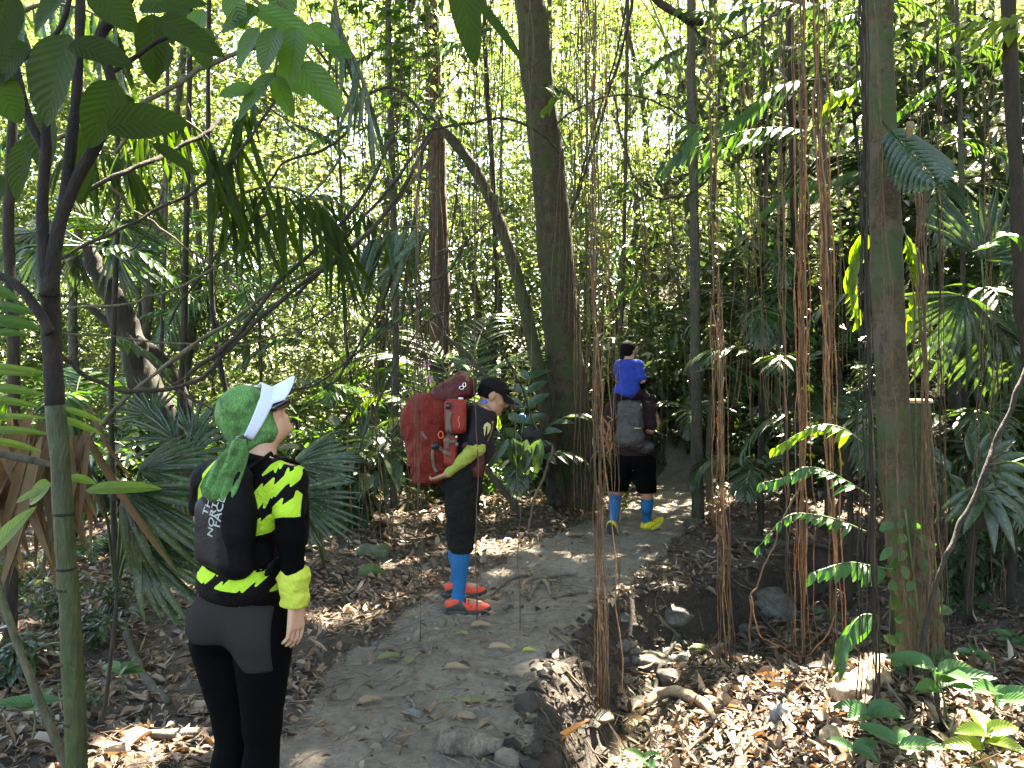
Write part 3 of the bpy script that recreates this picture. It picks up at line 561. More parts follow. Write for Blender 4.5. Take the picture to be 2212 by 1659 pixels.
fallen_leaf(1905, 1225+30, .0+.26, 160, leafmat('leaf_rust', [(.5, .2, .05), (.6, .28, .07)], .5, .5, (1.3, 1.1, .4)), 'orange dead leaf caught high on the leafy tree foot', .3, 'lance', .2, .5)
# bank roots
rg = np.random.default_rng(11)
for i in range(34):
    y = rg.uniform(3.4, 7.0); x = float(xe(y))+rg.uniform(-.02, .08); z = Z(x-.1, y)-.02; q = [np.array([x-.05, y, z])]; dx, dy = rg.uniform(.0, .16), rg.uniform(-.14, .14)
    for k in range(3): q.append(q[-1]+np.array([dx*.6, dy*.6, -rg.uniform(.03, .12)])+rg.normal(size=3)*.02)
    o = Geo().add(*tube(spline(q, 9), [rg.uniform(.003, .009), .0015], 5, cap=False)).build('bank_root', M['root_brown'] if i % 3 else M['twig'], origin=tuple(q[0])); tag(o, 'fine crooked root poking out of the crumbling gully bank', 'root', 'fine roots poking out of the gully bank')
# ================================================================ far forest as one mass
B1 = blade(2, 'lance', .2, .2, 1)
def cluster_leaves(centres, per, rad, size, rg, flat=.5, tmpl=DIAM, up=.9, drop=.0):
    c = np.repeat(np.asarray(centres), per, 0); n = len(c); r = np.repeat(np.ones(len(centres))*rad, per)
    o = c+rdir(n, flat, rg)*(rg.random(n)**.5*r)[:, None]; d = rdir(n, .5, rg)-np.array([0, 0, drop]); nv = rdir(n, 1, rg)*(1-up)+np.array([0, 0, up])
    L = np.repeat(np.ones(len(centres))*size, per)*rg.lognormal(0, .3, n); return place(tmpl, o, d, nv, L, L*rg.uniform(.38, .55, n))
rg = np.random.default_rng(21)
def dens_far(x, y, z):
    q = np.stack([x/3.2, y/3.2, z/2.4], -1); return fbm(q, 3)
ff = Geo()
for (n, y0, y1, sz, per) in ((15000, 13.5, 26, .12, 24), (17000, 24, 42, .19, 22)):
    y = rg.uniform(y0, y1, n); x = rg.uniform(-.78, .78, n)*y; z = rg.uniform(-1.5, 1, n)*0+rg.uniform(-.06, .60, n)*y+.6
    g = hgt(x, y, False); k = (dens_far(x, y, z) > -.02+.05*(y > 24)-.26*(z < 4.5)-.12*(z < 7)) & ((y > 18) | (z < 5.5) | (x < -.1*y)) & (z > g-.2); cc = np.stack([x, y, z], 1)[k]
    ff.add(*cluster_leaves(cc, per, rg.uniform(.35, 1.2, len(cc)), sz*rg.lognormal(0, .42, len(cc)), rg, .55))
# ragged outer rim far behind
n = 6000; y = rg.uniform(42, 60, n); x = rg.uniform(-.8, .8, n)*y; z = rg.uniform(-.05, .6, n)*y
k = dens_far(x*.5, y, z*.5) > .0; ff.add(*cluster_leaves(np.stack([x, y, z], 1)[k], 18, 1.8, .42, rg, .6))
tag(ff.build('distant_forest', M['leaf_far'], smooth_=False), 'bright sunlit wall of small leaved foliage filling the distance', 'foliage', kind='stuff')
# ================================================================ understory trees
def tree(name, label, pts, rad, mat, crowns, leafm='leaf_mid', sides=12, rough=.12, group=None, limbs=None, extra=None, lsize=.13, nper=26, n=40, cat='tree'):
    base = np.asarray(pts[0], float); e = empty(name, base, label, cat, group)
    q = spline(pts, n); Geo().add(*tube(q, rad, sides, rough, rf=5)).build('trunk', mat, e)
    for lb in (limbs or []): Geo().add(*tube(spline(lb[0], 14), lb[1], 8, rough)).build('limb', mat, e)
    if crowns:
        g = Geo(); cr = np.random.default_rng(abs(hash(label)) % 9999 if False else len(label)*37+int(abs(base[0])*10))
        for (c, r, m) in crowns:
            cc = np.asarray(c)+rdir(m, 1, cr)*np.asarray(r)*(cr.random(m)**.4)[:, None]
            g.add(*cluster_leaves(cc, nper, .35, lsize, cr, .6, B1, .8, .2))
        g.build('crown', M[leafm], e, smooth_=False)
    return e
rgt = np.random.default_rng(4)
midspots = []
for i in range(30):
    y = 11.5+14*(i/29.0)+rgt.uniform(-.5, .5); x = rgt.uniform(-.66, .66)*y
    if -.15 < (x/y) < .35 and y < 13.5: x -= 6
    midspots.append((x, y))
adj = ['thin straight', 'slender leaning', 'dark slim', 'pale slim', 'crooked thin']
for i, (x, y) in enumerate(midspots):
    z = Z(x, y)-.1; h = rgt.uniform(5, 13); lean = rgt.normal()*.7; r = rgt.uniform(.035, .11)
    pts = [(x, y, z), (x+lean*.3+rgt.normal()*.1, y, z+h*.33), (x+lean*.6+rgt.normal()*.15, y+.2, z+h*.66), (x+lean, y+.3, z+h)]
    cr = [((x+lean*.8+rgt.normal()*.5, y+rgt.normal()*.5, z+h*rgt.uniform(.45, .95)), (rgt.uniform(.7, 1.6), 1.0, rgt.uniform(.5, 1.1)), int(rgt.uniform(14, 30))) for _ in range(3)]
    tree('young_tree', 'slender leafy young tree standing among many like it in the sunny wood behind the hikers', pts, [r, r*.85, r*.6, r*.3], M['bark_grey'], cr, 'leaf_far', 8, .08, 'slender young trees in the sunny wood', n=20, nper=22, lsize=.12)
for i, (px, py, Y, r, h) in enumerate([(1560, 640, 10.5, .9, 5.0), (1450, 520, 13, 1.1, 6.5), (1640, 300, 11, 1.2, 7.0), (1830, 180, 10, 1.1, 7.5), (2000, 120, 9.5, 1.1, 7.5), (2130, 330, 9, 1.0, 6), (2050, 470, 9.5, .9, 5), (1780, 520, 9.5, .8, 4.6), (1700, 90, 12, 1.3, 9), (1920, 560, 9, .7, 4.5), (2180, 120, 8.5, .9, 6), (1560, 110, 13, 1.2, 10), (1400, 700, 14, 1.0, 5)]):
    c = P(px, py, Y); b = (c[0]+rgt.normal()*.4, Y+rgt.normal()*.3, 0); zb = Z(b[0], b[1])-.1; pts = [(b[0], b[1], zb), ((b[0]*2+c[0])/3, Y, (zb*2+c[2])/3), ((b[0]+2*c[0])/3, Y, (zb+2*c[2])/3), tuple(c+np.array([0, 0, .4]))]
    tree('slope_tree', 'small broad leaved tree crowding the slope behind the root curtains', pts, [.05, .045, .035, .015], M['bark_grey'], [(c, (r*1.25, r, r*.7), 26), (c+np.array([-r, .2, -.5]), (r*.8, r*.8, r*.4), 14), (c+np.array([r, .1, -.3]), (r*.8, r*.8, r*.4), 14)], 'leaf_slope', 8, .1, 'small broad leaved trees on the slope', n=16, nper=9, lsize=.20)
# ---- main tree, leaning slightly, two fused stems at its foot
MY = 10.2
q = [P(px, py, MY) for px, py in ((1243, 1095), (1236, 1040), (1228, 900), (1212, 700), (1195, 480), (1172, 250), (1145, 20), (1120, -200), (1098, -500))]
q[0][2] = Z(q[0][0], MY)-.1
e = tree('tall_tree', 'thick brown mossy trunk rising between the red pack hiker and the man carrying a boy', q, [.40, .31, .26, .245, .23, .215, .20, .19, .15], M['bark_main'], [((q[-1][0]+2.5, MY+4.5, 12.8), (4.5, 4.5, .9), 420), ((q[-1][0]-2, MY+3, 13.2), (3.5, 4, .9), 260)], 'leaf_canopy', 28, .10,
    limbs=[([P(1262, 1090, MY-.05), P(1262, 960, MY-.12), P(1250, 820, MY-.16), P(1238, 640, MY-.1)], [.17, .13, .10, .03]), ([P(1218, 1090, MY-.1), P(1222, 1000, MY-.15), P(1222, 900, MY-.1)], [.17, .11, .03]), ([P(1290, 1100, MY-.1), P(1266, 1060, MY-.15), P(1250, 1000, MY-.1)], [.08, .09, .04]), ([P(1200, 1105, MY-.2), P(1214, 1070, MY-.2), P(1225, 1010, MY-.1)], [.07, .08, .04])], lsize=.26, nper=22)
# knot with small fork on the trunk
# ---- leaning companion stem, reddish trunk
q = [P(px, py, 9.9) for px, py in ((1205, 1090), (1196, 1010), (1178, 880), (1152, 745), (1118, 600), (1075, 470), (1030, 375), (975, 300), (940, 270), (905, 210))]
tree('leaning_tree', 'slender curved tree leaning left out of the foot of the thick mossy trunk', q, [.14, .11, .095, .085, .078, .072, .068, .062, .055, .03], M['bark_main'], [((q[-1][0]-.6, 9.9, q[-1][2]+1.5), (.8, .6, .8), 18)], 'leaf_mid', 12, .15)
q = [P(px, py, 12.5) for px, py in ((952, 1000), (950, 800), (950, 600), (945, 450), (943, 300), (936, 150), (930, 0), (926, -250))]; q[0][2] = Z(q[0][0], 12.5)-.1
tree('red_barked_tree', 'straight tree with flaky red brown bark left of the curved leaning tree', q, [.19, .17, .16, .15, .14, .13, .12, .1], M['bark_red'], [((q[-1][0]-1, 13.5, q[-1][2]+1.5), (2, 2, 1), 60)], 'leaf_far', 14, .12)
# ---- right tree
RY = 4.95
q = [P(px, py, RY) for px, py in ((2005, 1500), (1992, 1440), (1975, 1300), (1950, 1150), (1935, 1000), (1928, 850), (1918, 650), (1912, 450), (1902, 250), (1893, 60), (1886, -100))]
q[0][2] = Z(q[0][0], RY)-.12
q += [q[-1]+np.array([-.2, .3, 3.0]), q[-1]+np.array([-.1, 1.0, 6.5])]
rt = tree('mossy_tree', 'brown trunk with green moss patches and climbing leaves at its foot on the right', q, [.17, .15, .125, .105, .10, .10, .098, .10, .095, .09, .088, .08, .06], M['bark_right'], [((5.2, 9.5, 12.2), (4.8, 4.2, .8), 420), ((3.2, 5.5, 11.5), (1.2, 1.2, .5), 20)], 'leaf_canopy', 22, .10, lsize=.26, nper=22)
# ---- far right dark trunk
q = [P(px, py, 5.6) for px, py in ((2290, 1200), (2262, 1000), (2235, 850), (2210, 660), (2200, 450), (2186, 200), (2178, 0), (2172, -200))]; q[0][2] = Z(q[0][0], 5.6)-.1
q += [q[-1]+np.array([.3, .5, 4.]), q[-1]+np.array([.6, 2, 7.5])]
tree('dark_tree', 'narrow dark rough trunk leaning at the right edge of the picture', q, [.075, .07, .06, .055, .05, .048, .046, .045, .04, .03], M['bark_dark'], [((7.5, 9.8, 12.6), (3.0, 4.5, .8), 240)], 'leaf_canopy', 12, .2, lsize=.26, nper=22)
# ---- trunks in the middle right, hung with roots
for (pts, Y, r, mt, lab, nm) in [
    (((1508, 1010), (1502, 700), (1500, 500), (1495, 250), (1492, 0), (1490, -200)), 9.0, .085, 'bark_grey', 'pale narrow trunk behind the first red root curtain', 'slim_tree'),
    (((1725, 1080), (1722, 850), (1718, 600), (1712, 300), (1706, 0), (1700, -200)), 9.4, .07, 'bark_dark', 'dark trunk hidden behind the middle root curtain', 'slim_tree'),
    (((1790, 900), (1788, 650), (1775, 300), (1760, 0), (1755, -200)), 8.4, .06, 'bark_grey', 'thin grey trunk just left of the mossy trunk', 'slim_tree'),
    (((1310, 1080), (1330, 900), (1345, 620), (1352, 300), (1356, 0), (1360, -150)), 12.8, .05, 'bark_grey', 'thin pole tree directly behind the boy', 'slim_tree'),
    (((1065, 800), (1075, 640), (1068, 480), (1062, 330), (1050, 150), (1045, -50)), 13.5, .075, 'bark_dark', 'dark slim trunk in the gap left of the thick mossy trunk', 'slim_tree'),
    (((850, 1000), (855, 700), (850, 450), (842, 200), (838, 0), (836, -150)), 9.5, .06, 'bark_grey', 'grey creeper clad trunk above the red pack', 'slim_tree'),
    (((760, 1120), (765, 900), (745, 700), (740, 500), (728, 200), (722, -50)), 11.5, .035, 'bark_dark', 'pencil thin dark stem between the woman and the red pack', 'slim_tree'),
    (((480, 1100), (395, 980), (398, 700), (402, 500), (408, 250), (412, -50)), 7.5, .045, 'bark_dark', 'upright dark pole behind the woman shoulder', 'slim_tree'),
    (((560, 1000), (470, 760), (455, 500), (450, 250), (452, -50)), 9.8, .05, 'bark_dark', 'thin dark stem above the green scarf', 'slim_tree'),
    (((350, 1120), (345, 900), (352, 650), (360, 400), (362, -50)), 9.2, .04, 'bark_grey', 'thin upright stem left of the leaning palm trunk', 'slim_tree'),
    (((250, 1150), (240, 900), (246, 700), (255, 400), (250, 150), (248, -50)), 7.0, .035, 'bark_dark', 'thin black stem beside the green sapling', 'slim_tree'),
    (((20, 1100), (30, 800), (18, 500), (30, 200), (34, -60)), 4.5, .045, 'bark_dark', 'dark stem at the far left edge', 'slim_tree'),
    (((1640, 960), (1650, 700), (1655, 400), (1648, 100), (1645, -80)), 10.2, .045, 'bark_grey', 'faint grey pole between the two middle root curtains', 'slim_tree'),
    (((2070, 900), (2080, 600), (2075, 300), (2068, 50), (2064, -80)), 7.4, .035, 'bark_grey', 'slender stem among the palms right of the mossy trunk', 'slim_tree')]:
    q = [P(a, b, Y) for a, b in pts]; q[0][2] = min(q[0][2], Z(q[0][0], Y)-.1) if pts[0][1] > 950 else q[0][2]
    if pts[0][1] <= 950: q = [np.array([q[0][0], Y, Z(q[0][0], Y)-.1])]+q
    tree(nm, lab, q, [r*.85, r*.72, r*.68, r*.64, r*.58, r*.5], M[mt], None, sides=10, rough=.15)
# cut stump behind right tree, charred stump
g = np.array([2.72, 5.35, 0]); g[2] = Z(2.72, 5.35)-.1; top = P(1975, 868, 5.3)
e = empty('tree_stump', g, 'tall green broken stump with a sunlit flat top behind the mossy trunk', 'stump'); Geo().add(*tube(spline([g, [2.75, 5.35, .4], [2.76, 5.35, .9], [2.77, 5.35, top[2]]], 20), [.13, .115, .11, .105], 18, .1)).build('trunk', M['moss'], e)
Geo().add(*loft([((2.77, 5.35, top[2]-.01), (.112, 0, 0), (0, .112, 0)), ((2.77, 5.35, top[2]+.018), (.10, 0, 0), (0, .10, 0))], 18)).build('cut_top', M['wood_pale'], e)
a_ = P(1186, 1000, 9.4); e = SDF(P(1120, 1100, 9.1)-np.array([0, .3, .1]), P(1230, 910, 9.6)+np.array([0, .3, .1]), .02)
e.many([('c', P(1150, 950, 9.4), P(1185, 1010, 9.45), .10, .085, .05), ('c', P(1185, 1000, 9.45), P(1205, 1085, 9.5), .075, .06, .05), ('e', P(1158, 940, 9.4), (.15, .1, .08), I3, .05)]).folds(lambda p: .09*fbm(p*9, 3))
tag(sdf_obj('charred_stump', e, M['char'], None, tuple(P(1190, 1060, 9.45))), 'black charred broken stump leaning left at the foot of the thick trunk', 'stump')
# ---- leaning palm trunk at left
q = [P(px, py, 7.8) for px, py in ((418, 1170), (405, 1080), (385, 985), (352, 900), (315, 830), (285, 740), (262, 680), (232, 625), (205, 575), (190, 530))]
q[0][2] = Z(q[0][0], 7.8)-.1
e = empty('leaning_palm', q[0], 'dark leaning palm trunk with drooping fans behind the green scarfed hiker on the left', 'palm'); Geo().add(*tube(spline(q, 50), [.12, .12, .13, .14, .14, .125, .11, .085, .05], 16, .28, rf=9)).build('trunk', M['bark_dark'], e); lpalm = e; lpalm_top = q[-1]
q = [P(px, py, 8.2) for px, py in ((440, 1150), (425, 980), (370, 800), (230, 690), (190, 660))]
tree('leaning_tree', 'thinner dark curved trunk running beside the leaning palm', q, [.07, .065, .06, .05, .03], M['bark_dark'], None, sides=10, rough=.2)
# ================================================================ fronds
LF = blade(3, 'strip', .25, .22, 1); LFW = blade(4, 'lance', .25, .28, 1)
def frond(base, az, elev, length, droop, n=22, ll=.35, lw=.035, ang=55, T=LF, drop=.35, rgx=RNG, twist=0.0, v=None, start=.16):
    d = np.array([math.cos(elev)*math.sin(az), math.cos(elev)*math.cos(az), math.sin(elev)]); p = np.array(base, float); m = 22; pts = [p.copy()]; ds = [d.copy()]
    for i in range(m): 
        d = nrm(d+np.array([0, 0, -droop/m*(1+1.5*i/m)])); p = p+d*length/m; pts.append(p.copy()); ds.append(d.copy())
    pts = np.array(pts); ds = np.array(ds); t = np.linspace(start, 1, n); ip = t*m
    O = np.stack([np.interp(ip, np.arange(m+1), pts[:, k]) for k in range(3)], 1); D = nrm(np.stack([np.interp(ip, np.arange(m+1), ds[:, k]) for k in range(3)], 1))
    side = nrm(np.cross(D, [0, 0, 1.0])); upv = np.cross(side, D)
    if twist: side, upv = side*math.cos(twist)+upv*math.sin(twist), upv*math.cos(twist)-side*math.sin(twist)
    G = []; s = np.sin(np.pi*np.clip(t*.82+.14, 0, 1))**.7; a = R(ang)*(1-.45*t)
    for sg in (1, -1):
        dl = side*sg*np.sin(a)[:, None]+D*np.cos(a)[:, None]+upv*.12-np.array([0, 0, drop])*rgx.uniform(.6, 1.3, (n, 1))+rgx.normal(size=(n, 3))*.05
        G.append(place(T, O, dl, upv+rgx.normal(size=(n, 3))*.08, ll*s*rgx.uniform(.88, 1.08, n), lw*(.7+.3*s), v if v is not None else rgx.random(n)))
    return G, tube(pts, [.011*length/1.5, .003], 5, cap=False)
def pinnate_plant(name, label, base, fr, leafm, stem=None, cat='palm', group=None, sc=1.0, **kw):
    e = empty(name, base, label, cat, group); st = Geo()
    for (az, el, ln, dr) in fr:
        g = Geo(); G, Tb = frond(base if 'top' not in kw else kw['top'], R(az), R(el), ln, dr, **{k: v for k, v in kw.items() if k != 'top'})
        for x in G: g.add(*x)
        f = g.build('frond', M[leafm], e); Geo().add(*Tb).build('rachis', M['petiole'], f)
    if stem is not None: Geo().add(*tube(spline(stem[0], 12), stem[1], 8, .1)).build('stem', M[stem[2]], e)
    return e
# lit palm in the centre, left of the thick trunk
b = P(1010, 960, 11.5)
pinnate_plant('arching_palm', 'palm with white shining arched fronds in the centre above the dark cap', P(1000, 900, 10.6), [(-80, 62, 2.6, 1.6), (-50, 68, 2.8, 1.4), (70, 66, 2.2, 1.5), (100, 50, 1.9, 1.5), (-100, 45, 2.3, 1.6), (20, 72, 2.5, 1.2)], 'leaf_palm', n=26, ll=.5, lw=.05, drop=.25)
b = P(940, 930, 9.2)
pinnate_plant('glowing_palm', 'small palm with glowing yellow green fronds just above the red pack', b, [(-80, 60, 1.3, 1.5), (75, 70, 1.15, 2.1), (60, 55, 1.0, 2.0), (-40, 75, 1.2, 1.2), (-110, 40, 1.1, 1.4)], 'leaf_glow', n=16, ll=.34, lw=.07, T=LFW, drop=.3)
b = P(1130, 900, 9.3)
pinnate_plant('broad_leaf_plant', 'broad glossy leaf sprays between the dark cap and the thick trunk', P(1120, 1040, 9.3), [(-60, 75, 1.5, 1.6), (70, 72, 1.7, 1.7), (110, 60, 1.2, 1.6), (-100, 65, 1.2, 1.7), (180, 60, 1.0, 1.7), (20, 80, 1.9, 1.2)], 'leaf_palm', n=9, ll=.34, lw=.12, T=LFW, drop=.3, cat='plant')
# wilted pale big leaf right of the red pack hiker
e = Geo(); o_ = P(1090, 960, 8.6); rg2 = np.random.default_rng(2)
for k in range(9): e.add(*place(blade(8, 'lance', .3, .5, 2), [o_+np.array([rg2.uniform(-.1, .45), rg2.uniform(-.1, .1), rg2.uniform(-.02, .08)])], [[rg2.uniform(-.6, .5), -.2, -.6]], [[.2, -1, .6]], rg2.uniform(.25, .5), .12))
tag(e.build('drooping_leaf_plant', M['leaf_palm'], origin=tuple(o_)), 'large wilted whitish leaves hanging right beside the bent hiker chest', 'plant')
# drooping fronds hanging upper left (grey green long strips)
def hang_frond(label, pts, Y, ll, lw, n, mat='leaf_palm', name='hanging_frond', ang=25, drop=1.1, seed=1):
    rr = np.random.default_rng(seed); q = spline([P(a, b, Y) for a, b in pts], 30); e = empty(name, q[0], label, 'palm frond'); Geo().add(*tube(q, [.014, .004], 6)).build('rachis', M['vine_olive'], e)
    t = np.linspace(.08, 1, n); O = np.stack([np.interp(t, np.linspace(0, 1, 30), q[:, k]) for k in range(3)], 1); T_ = nrm(np.gradient(O, axis=0)); g = Geo()
    for sg in (-1, 1):
        dl = T_*.35+np.array([0, sg*.35, 0])-np.array([0, 0, drop])+rr.normal(size=(n, 3))*.24; g.add(*place(blade(6, 'strip', .2, .18, 1), O, dl, rr.normal(size=(n, 3))*.4+np.array([.1, -1, .2]), ll*rr.uniform(.6, 1.1, n), lw))
    g.build('leaflets', M[mat], e); return e
hang_frond('long drooping dark frond across the bright gap at upper left', [(470, 470), (520, 420), (600, 405), (690, 440), (740, 500)], 5.2, .75, .030, 21, 'leaf_dark', seed=1)
hang_frond('dark frond with strap leaflets hanging left of the bright gap', [(250, 330), (300, 270), (370, 250), (440, 290), (480, 350)], 4.8, .55, .030, 17, 'leaf_dark', seed=2)
hang_frond('steep dark frond hanging above the green scarf', [(560, 200), (520, 250), (500, 330), (490, 400)], 5.0, .6, .030, 13, 'leaf_dark', seed=3)
hang_frond('pale grey hanging frond above the red pack', [(930, 500), (900, 490), (850, 495), (800, 520)], 5.6, .6, .045, 8, seed=4)
hang_frond('dark frond reaching right over the gap near the reddish trunk', [(560, 470), (660, 430), (760, 450), (860, 510)], 6.2, .5, .026, 18, 'leaf_dark', seed=5)
hang_frond('thin frond in the top middle left hanging straight down', [(720, -20), (735, 60), (770, 140), (800, 230)], 5.0, .5, .03, 12, seed=6)
hang_frond('pale frond leaflets in the top left corner behind the broad leaves', [(20, 40), (90, 10), (180, 20), (250, 60)], 4.2, .45, .035, 12, seed=7)
hang_frond('dark frond drooping behind the forked sapling', [(120, 360), (170, 320), (240, 330), (300, 380)], 5.5, .5, .028, 14, 'leaf_dark', seed=8)
# fans
def fan(geo, c, dirv, nv, n, L, w, spread, T=None, rr=RNG, v=None):
    dirv = nrm(dirv); nv = nrm(np.asarray(nv)-dirv*np.dot(dirv, nrm(nv))); s = np.cross(dirv, nv); a = np.linspace(-spread, spread, n)+rr.normal(size=n)*.03
    d = dirv[None]*np.cos(a)[:, None]+s[None]*np.sin(a)[:, None]+rr.normal(size=(n, 3))*.03; geo.add(*place(T or blade(5, 'strip', .45, .25, 1), np.tile(c, (n, 1)), d, nv, L*(1-.25*abs(a)/max(spread, .1))*rr.uniform(.92, 1.05, n), w, v))
def fan_palm(name, label, base, fans, L, w, n=16, spread=1.7, mat='leaf_palm', cat='palm', group=None):
    e = empty(name, base, label, cat, group)
    for (tx, ty, Y, dx, dy, dz) in fans:
        c = P(tx, ty, Y); g = Geo(); fan(g, c, (dx, dy, dz), (-dx*.3, -.9, .5), n, L, w, spread); f = g.build('fan_leaf', M[mat], e)
        Geo().add(*tube(spline([base, (np.asarray(base)+c)/2+np.array([0, 0, .12]), c], 10), [.012, .007], 6)).build('petiole', M['petiole'], f)
    return e
for k in range(7):
    a = R(-150+k*42); g = Geo(); c = lpalm_top+np.array([math.sin(a)*.38, math.cos(a)*.3-.15, .02+.16*(k % 3)-.1]); fan(g, c, (math.sin(a)*.8, math.cos(a)*.4, -.8), (0, -1, .5), 18, .66, .032, 1.1); f = g.build('fan_leaf', M['leaf_palm'], lpalm); Geo().add(*tube([lpalm_top, c], [.014, .009], 6)).build('petiole', M['petiole'], f)
fan_palm('fan_palm', 'dark spiky fan palm low down just right of the woman elbow', gp(700, 1230), [(630, 1010, 3.9, 1, -.1, .1), (635, 1070, 3.7, 1, -.3, -.45), (660, 1010, 4.6, .6, .2, .3)], .36, .030, 16, .9)
fan_palm('fan_palm', 'broad grey fan palm leaning in from the left of the woman waist', gp(250, 1290), [(270, 1060, 3.9, .7, -.1, -.55), (300, 1180, 4.0, .8, -.2, -.5), (215, 1050, 4.3, -.6, .2, -.1), (300, 1020, 4.8, .7, .2, .1)], .55, .045, 14, .8)
fan_palm('fan_palm', 'spiky pale fan palm at mid height behind the woman scarf', gp(420, 1200), [(375, 950, 6.0, -.7, -.1, .3), (410, 985, 6.2, .6, 0, .5), (330, 900, 6.4, -.5, 0, .6), (420, 940, 6.6, .2, 0, .9)], .42, .028, 15, 1.3)
fan_palm('fan_palm', 'dark pleated fan palm at the right edge above the white lit leaves', gp(2160, 1150), [(2080, 640, 5.9, -.3, -.1, -.8), (2150, 700, 6.0, .2, -.1, -.7), (2120, 560, 6.4, .3, 0, .7)], .75, .05, 20, 1.3)
fan_palm('fan_palm', 'wide leafed grey green fan palm low behind the diagonal liana', gp(2050, 1190), [(2110, 1010, 5.3, .7, -.3, .05), (2050, 1025, 5.4, -.7, -.3, -.1), (2120, 1060, 5.2, .2, -.5, -.6)], .42, .085, 9, 1.6)
# dark dead skirt at left
e = Geo(); rg2 = np.random.default_rng(8); o_ = P(90, 930, 3.1)
for k in range(46): e.add(*place(blade(7, 'strip', .5, rg2.uniform(-.2, .3), 1), [o_+rg2.normal(size=3)*np.array([.09, .09, .05])], [[rg2.normal()*.35-.05, rg2.normal()*.25, -1]], [[rg2.normal()*.4, -1, .1]], rg2.uniform(.35, .72), rg2.uniform(.02, .045)))
tag(e.build('dead_palm_frond', M['dead_leaf'], origin=tuple(o_)), 'orange brown dead palm fronds hanging in a skirt behind the green sapling', 'dead frond')
e = Geo(); o_ = P(-60, 880, 3.4)
for k in range(30): e.add(*place(blade(7, 'strip', .5, rg2.uniform(-.2, .3), 1), [o_+rg2.normal(size=3)*np.array([.08, .1, .05])], [[rg2.normal()*.3+.05, rg2.normal()*.25, -1]], [[rg2.normal()*.4, -1, .1]], rg2.uniform(.5, .9), rg2.uniform(.02, .045)))
tag(e.build('dead_palm_frond', M['dead_leaf'], origin=tuple(o_)), 'second dead brown frond skirt cut by the left edge', 'dead frond')
# palms on the right slope
rps = [('wide arching palm frond group between the middle root curtains', 1695, 760, 7.6, 5, 1.05), ('arched palm with grey fronds below the big leaf at right', 2080, 600, 7.2, 6, 1.6), ('drooping palm low behind the mossy trunk', 1830, 850, 6.8, 5, 1.1), ('dark palm above the first red root curtain', 1640, 640, 9.2, 6, 1.1), ('grey palm arching over the slope near the right edge', 2140, 520, 8.0, 6, 1.7), ('small palm beside the tall green stump', 2090, 860, 6.2, 5, .9), ('palm rising above the dark palm on the slope', 1700, 560, 10.0, 6, 2.0), ('green palm behind the top of the mossy trunk', 1990, 330, 8.5, 6, 1.8), ('low palm at the foot of the slope behind the arching branch', 1640, 960, 8.2, 5, 1.0), ('palm in shade under the right edge trunk', 2180, 950, 6.4, 5, .9), ('palm left of the first red root curtain on the slope', 1500, 860, 12.0, 5, 1.0)]
for i, (lab, px, py, Y, nf, ln) in enumerate(rps):
    rr = np.random.default_rng(40+i); top = P(px, py, Y); bz = Z(top[0], Y); top[2] = max(top[2]-.35*ln, bz+.1); b = np.array([top[0], Y, bz-.05])
    fr = [(rr.uniform(-180, 180) if k > 2 else (-95, 95, -160)[k]+rr.uniform(-15, 15), rr.uniform(35, 68), ln*rr.uniform(.8, 1.1), rr.uniform(1.2, 1.8)) for k in range(nf)]
    pinnate_plant('slope_palm', lab, b, fr, 'leaf_palm', ([b, (b+top)/2+np.array([.03, 0, 0]), top], [.035, .03, .025], 'bark_dark'), top=top, n=18, ll=.38*ln**.5, lw=.055, T=LFW if i % 2 else LF, drop=.3, rgx=rr)
for i, (lab, px, py, Y, nf, ln) in enumerate([('bright green palm in the valley above the woman visor', 640, 800, 10.5, 6, 1.7), ('tall palm in the sunny gap behind the long dark frond', 560, 560, 12.5, 7, 2.4), ('valley palm between the woman and the red pack', 800, 860, 10.5, 6, 1.5), ('palm with shiny fronds at left beyond the leaning trunk', 160, 780, 8.0, 6, 1.3), ('sunlit palm high on the left', 300, 480, 11.5, 6, 2.0), ('low palm behind the bright spot left of the bent hiker knees', 720, 960, 8.8, 5, 1.0), ('small feathery palm under the drooping pale frond', 880, 760, 12.0, 6, 1.5)]):
    rr = np.random.default_rng(70+i); top = P(px, py, Y); bz = Z(top[0], Y); top[2] = max(top[2]-.35*ln, bz+.1); b = np.array([top[0], Y, bz-.05])
    fr = [(rr.uniform(-180, 180) if k > 2 else (-95, 95, -160)[k]+rr.uniform(-15, 15), rr.uniform(35, 68), ln*rr.uniform(.8, 1.1), rr.uniform(1.2, 1.8)) for k in range(nf)]
    pinnate_plant('valley_palm', lab, b, fr, 'leaf_mid', ([b, (b+top)/2+np.array([.03, 0, 0]), top], [.035, .03, .025], 'bark_dark'), top=top, n=22, ll=.4*ln**.5, lw=.045, drop=.3, rgx=rr)
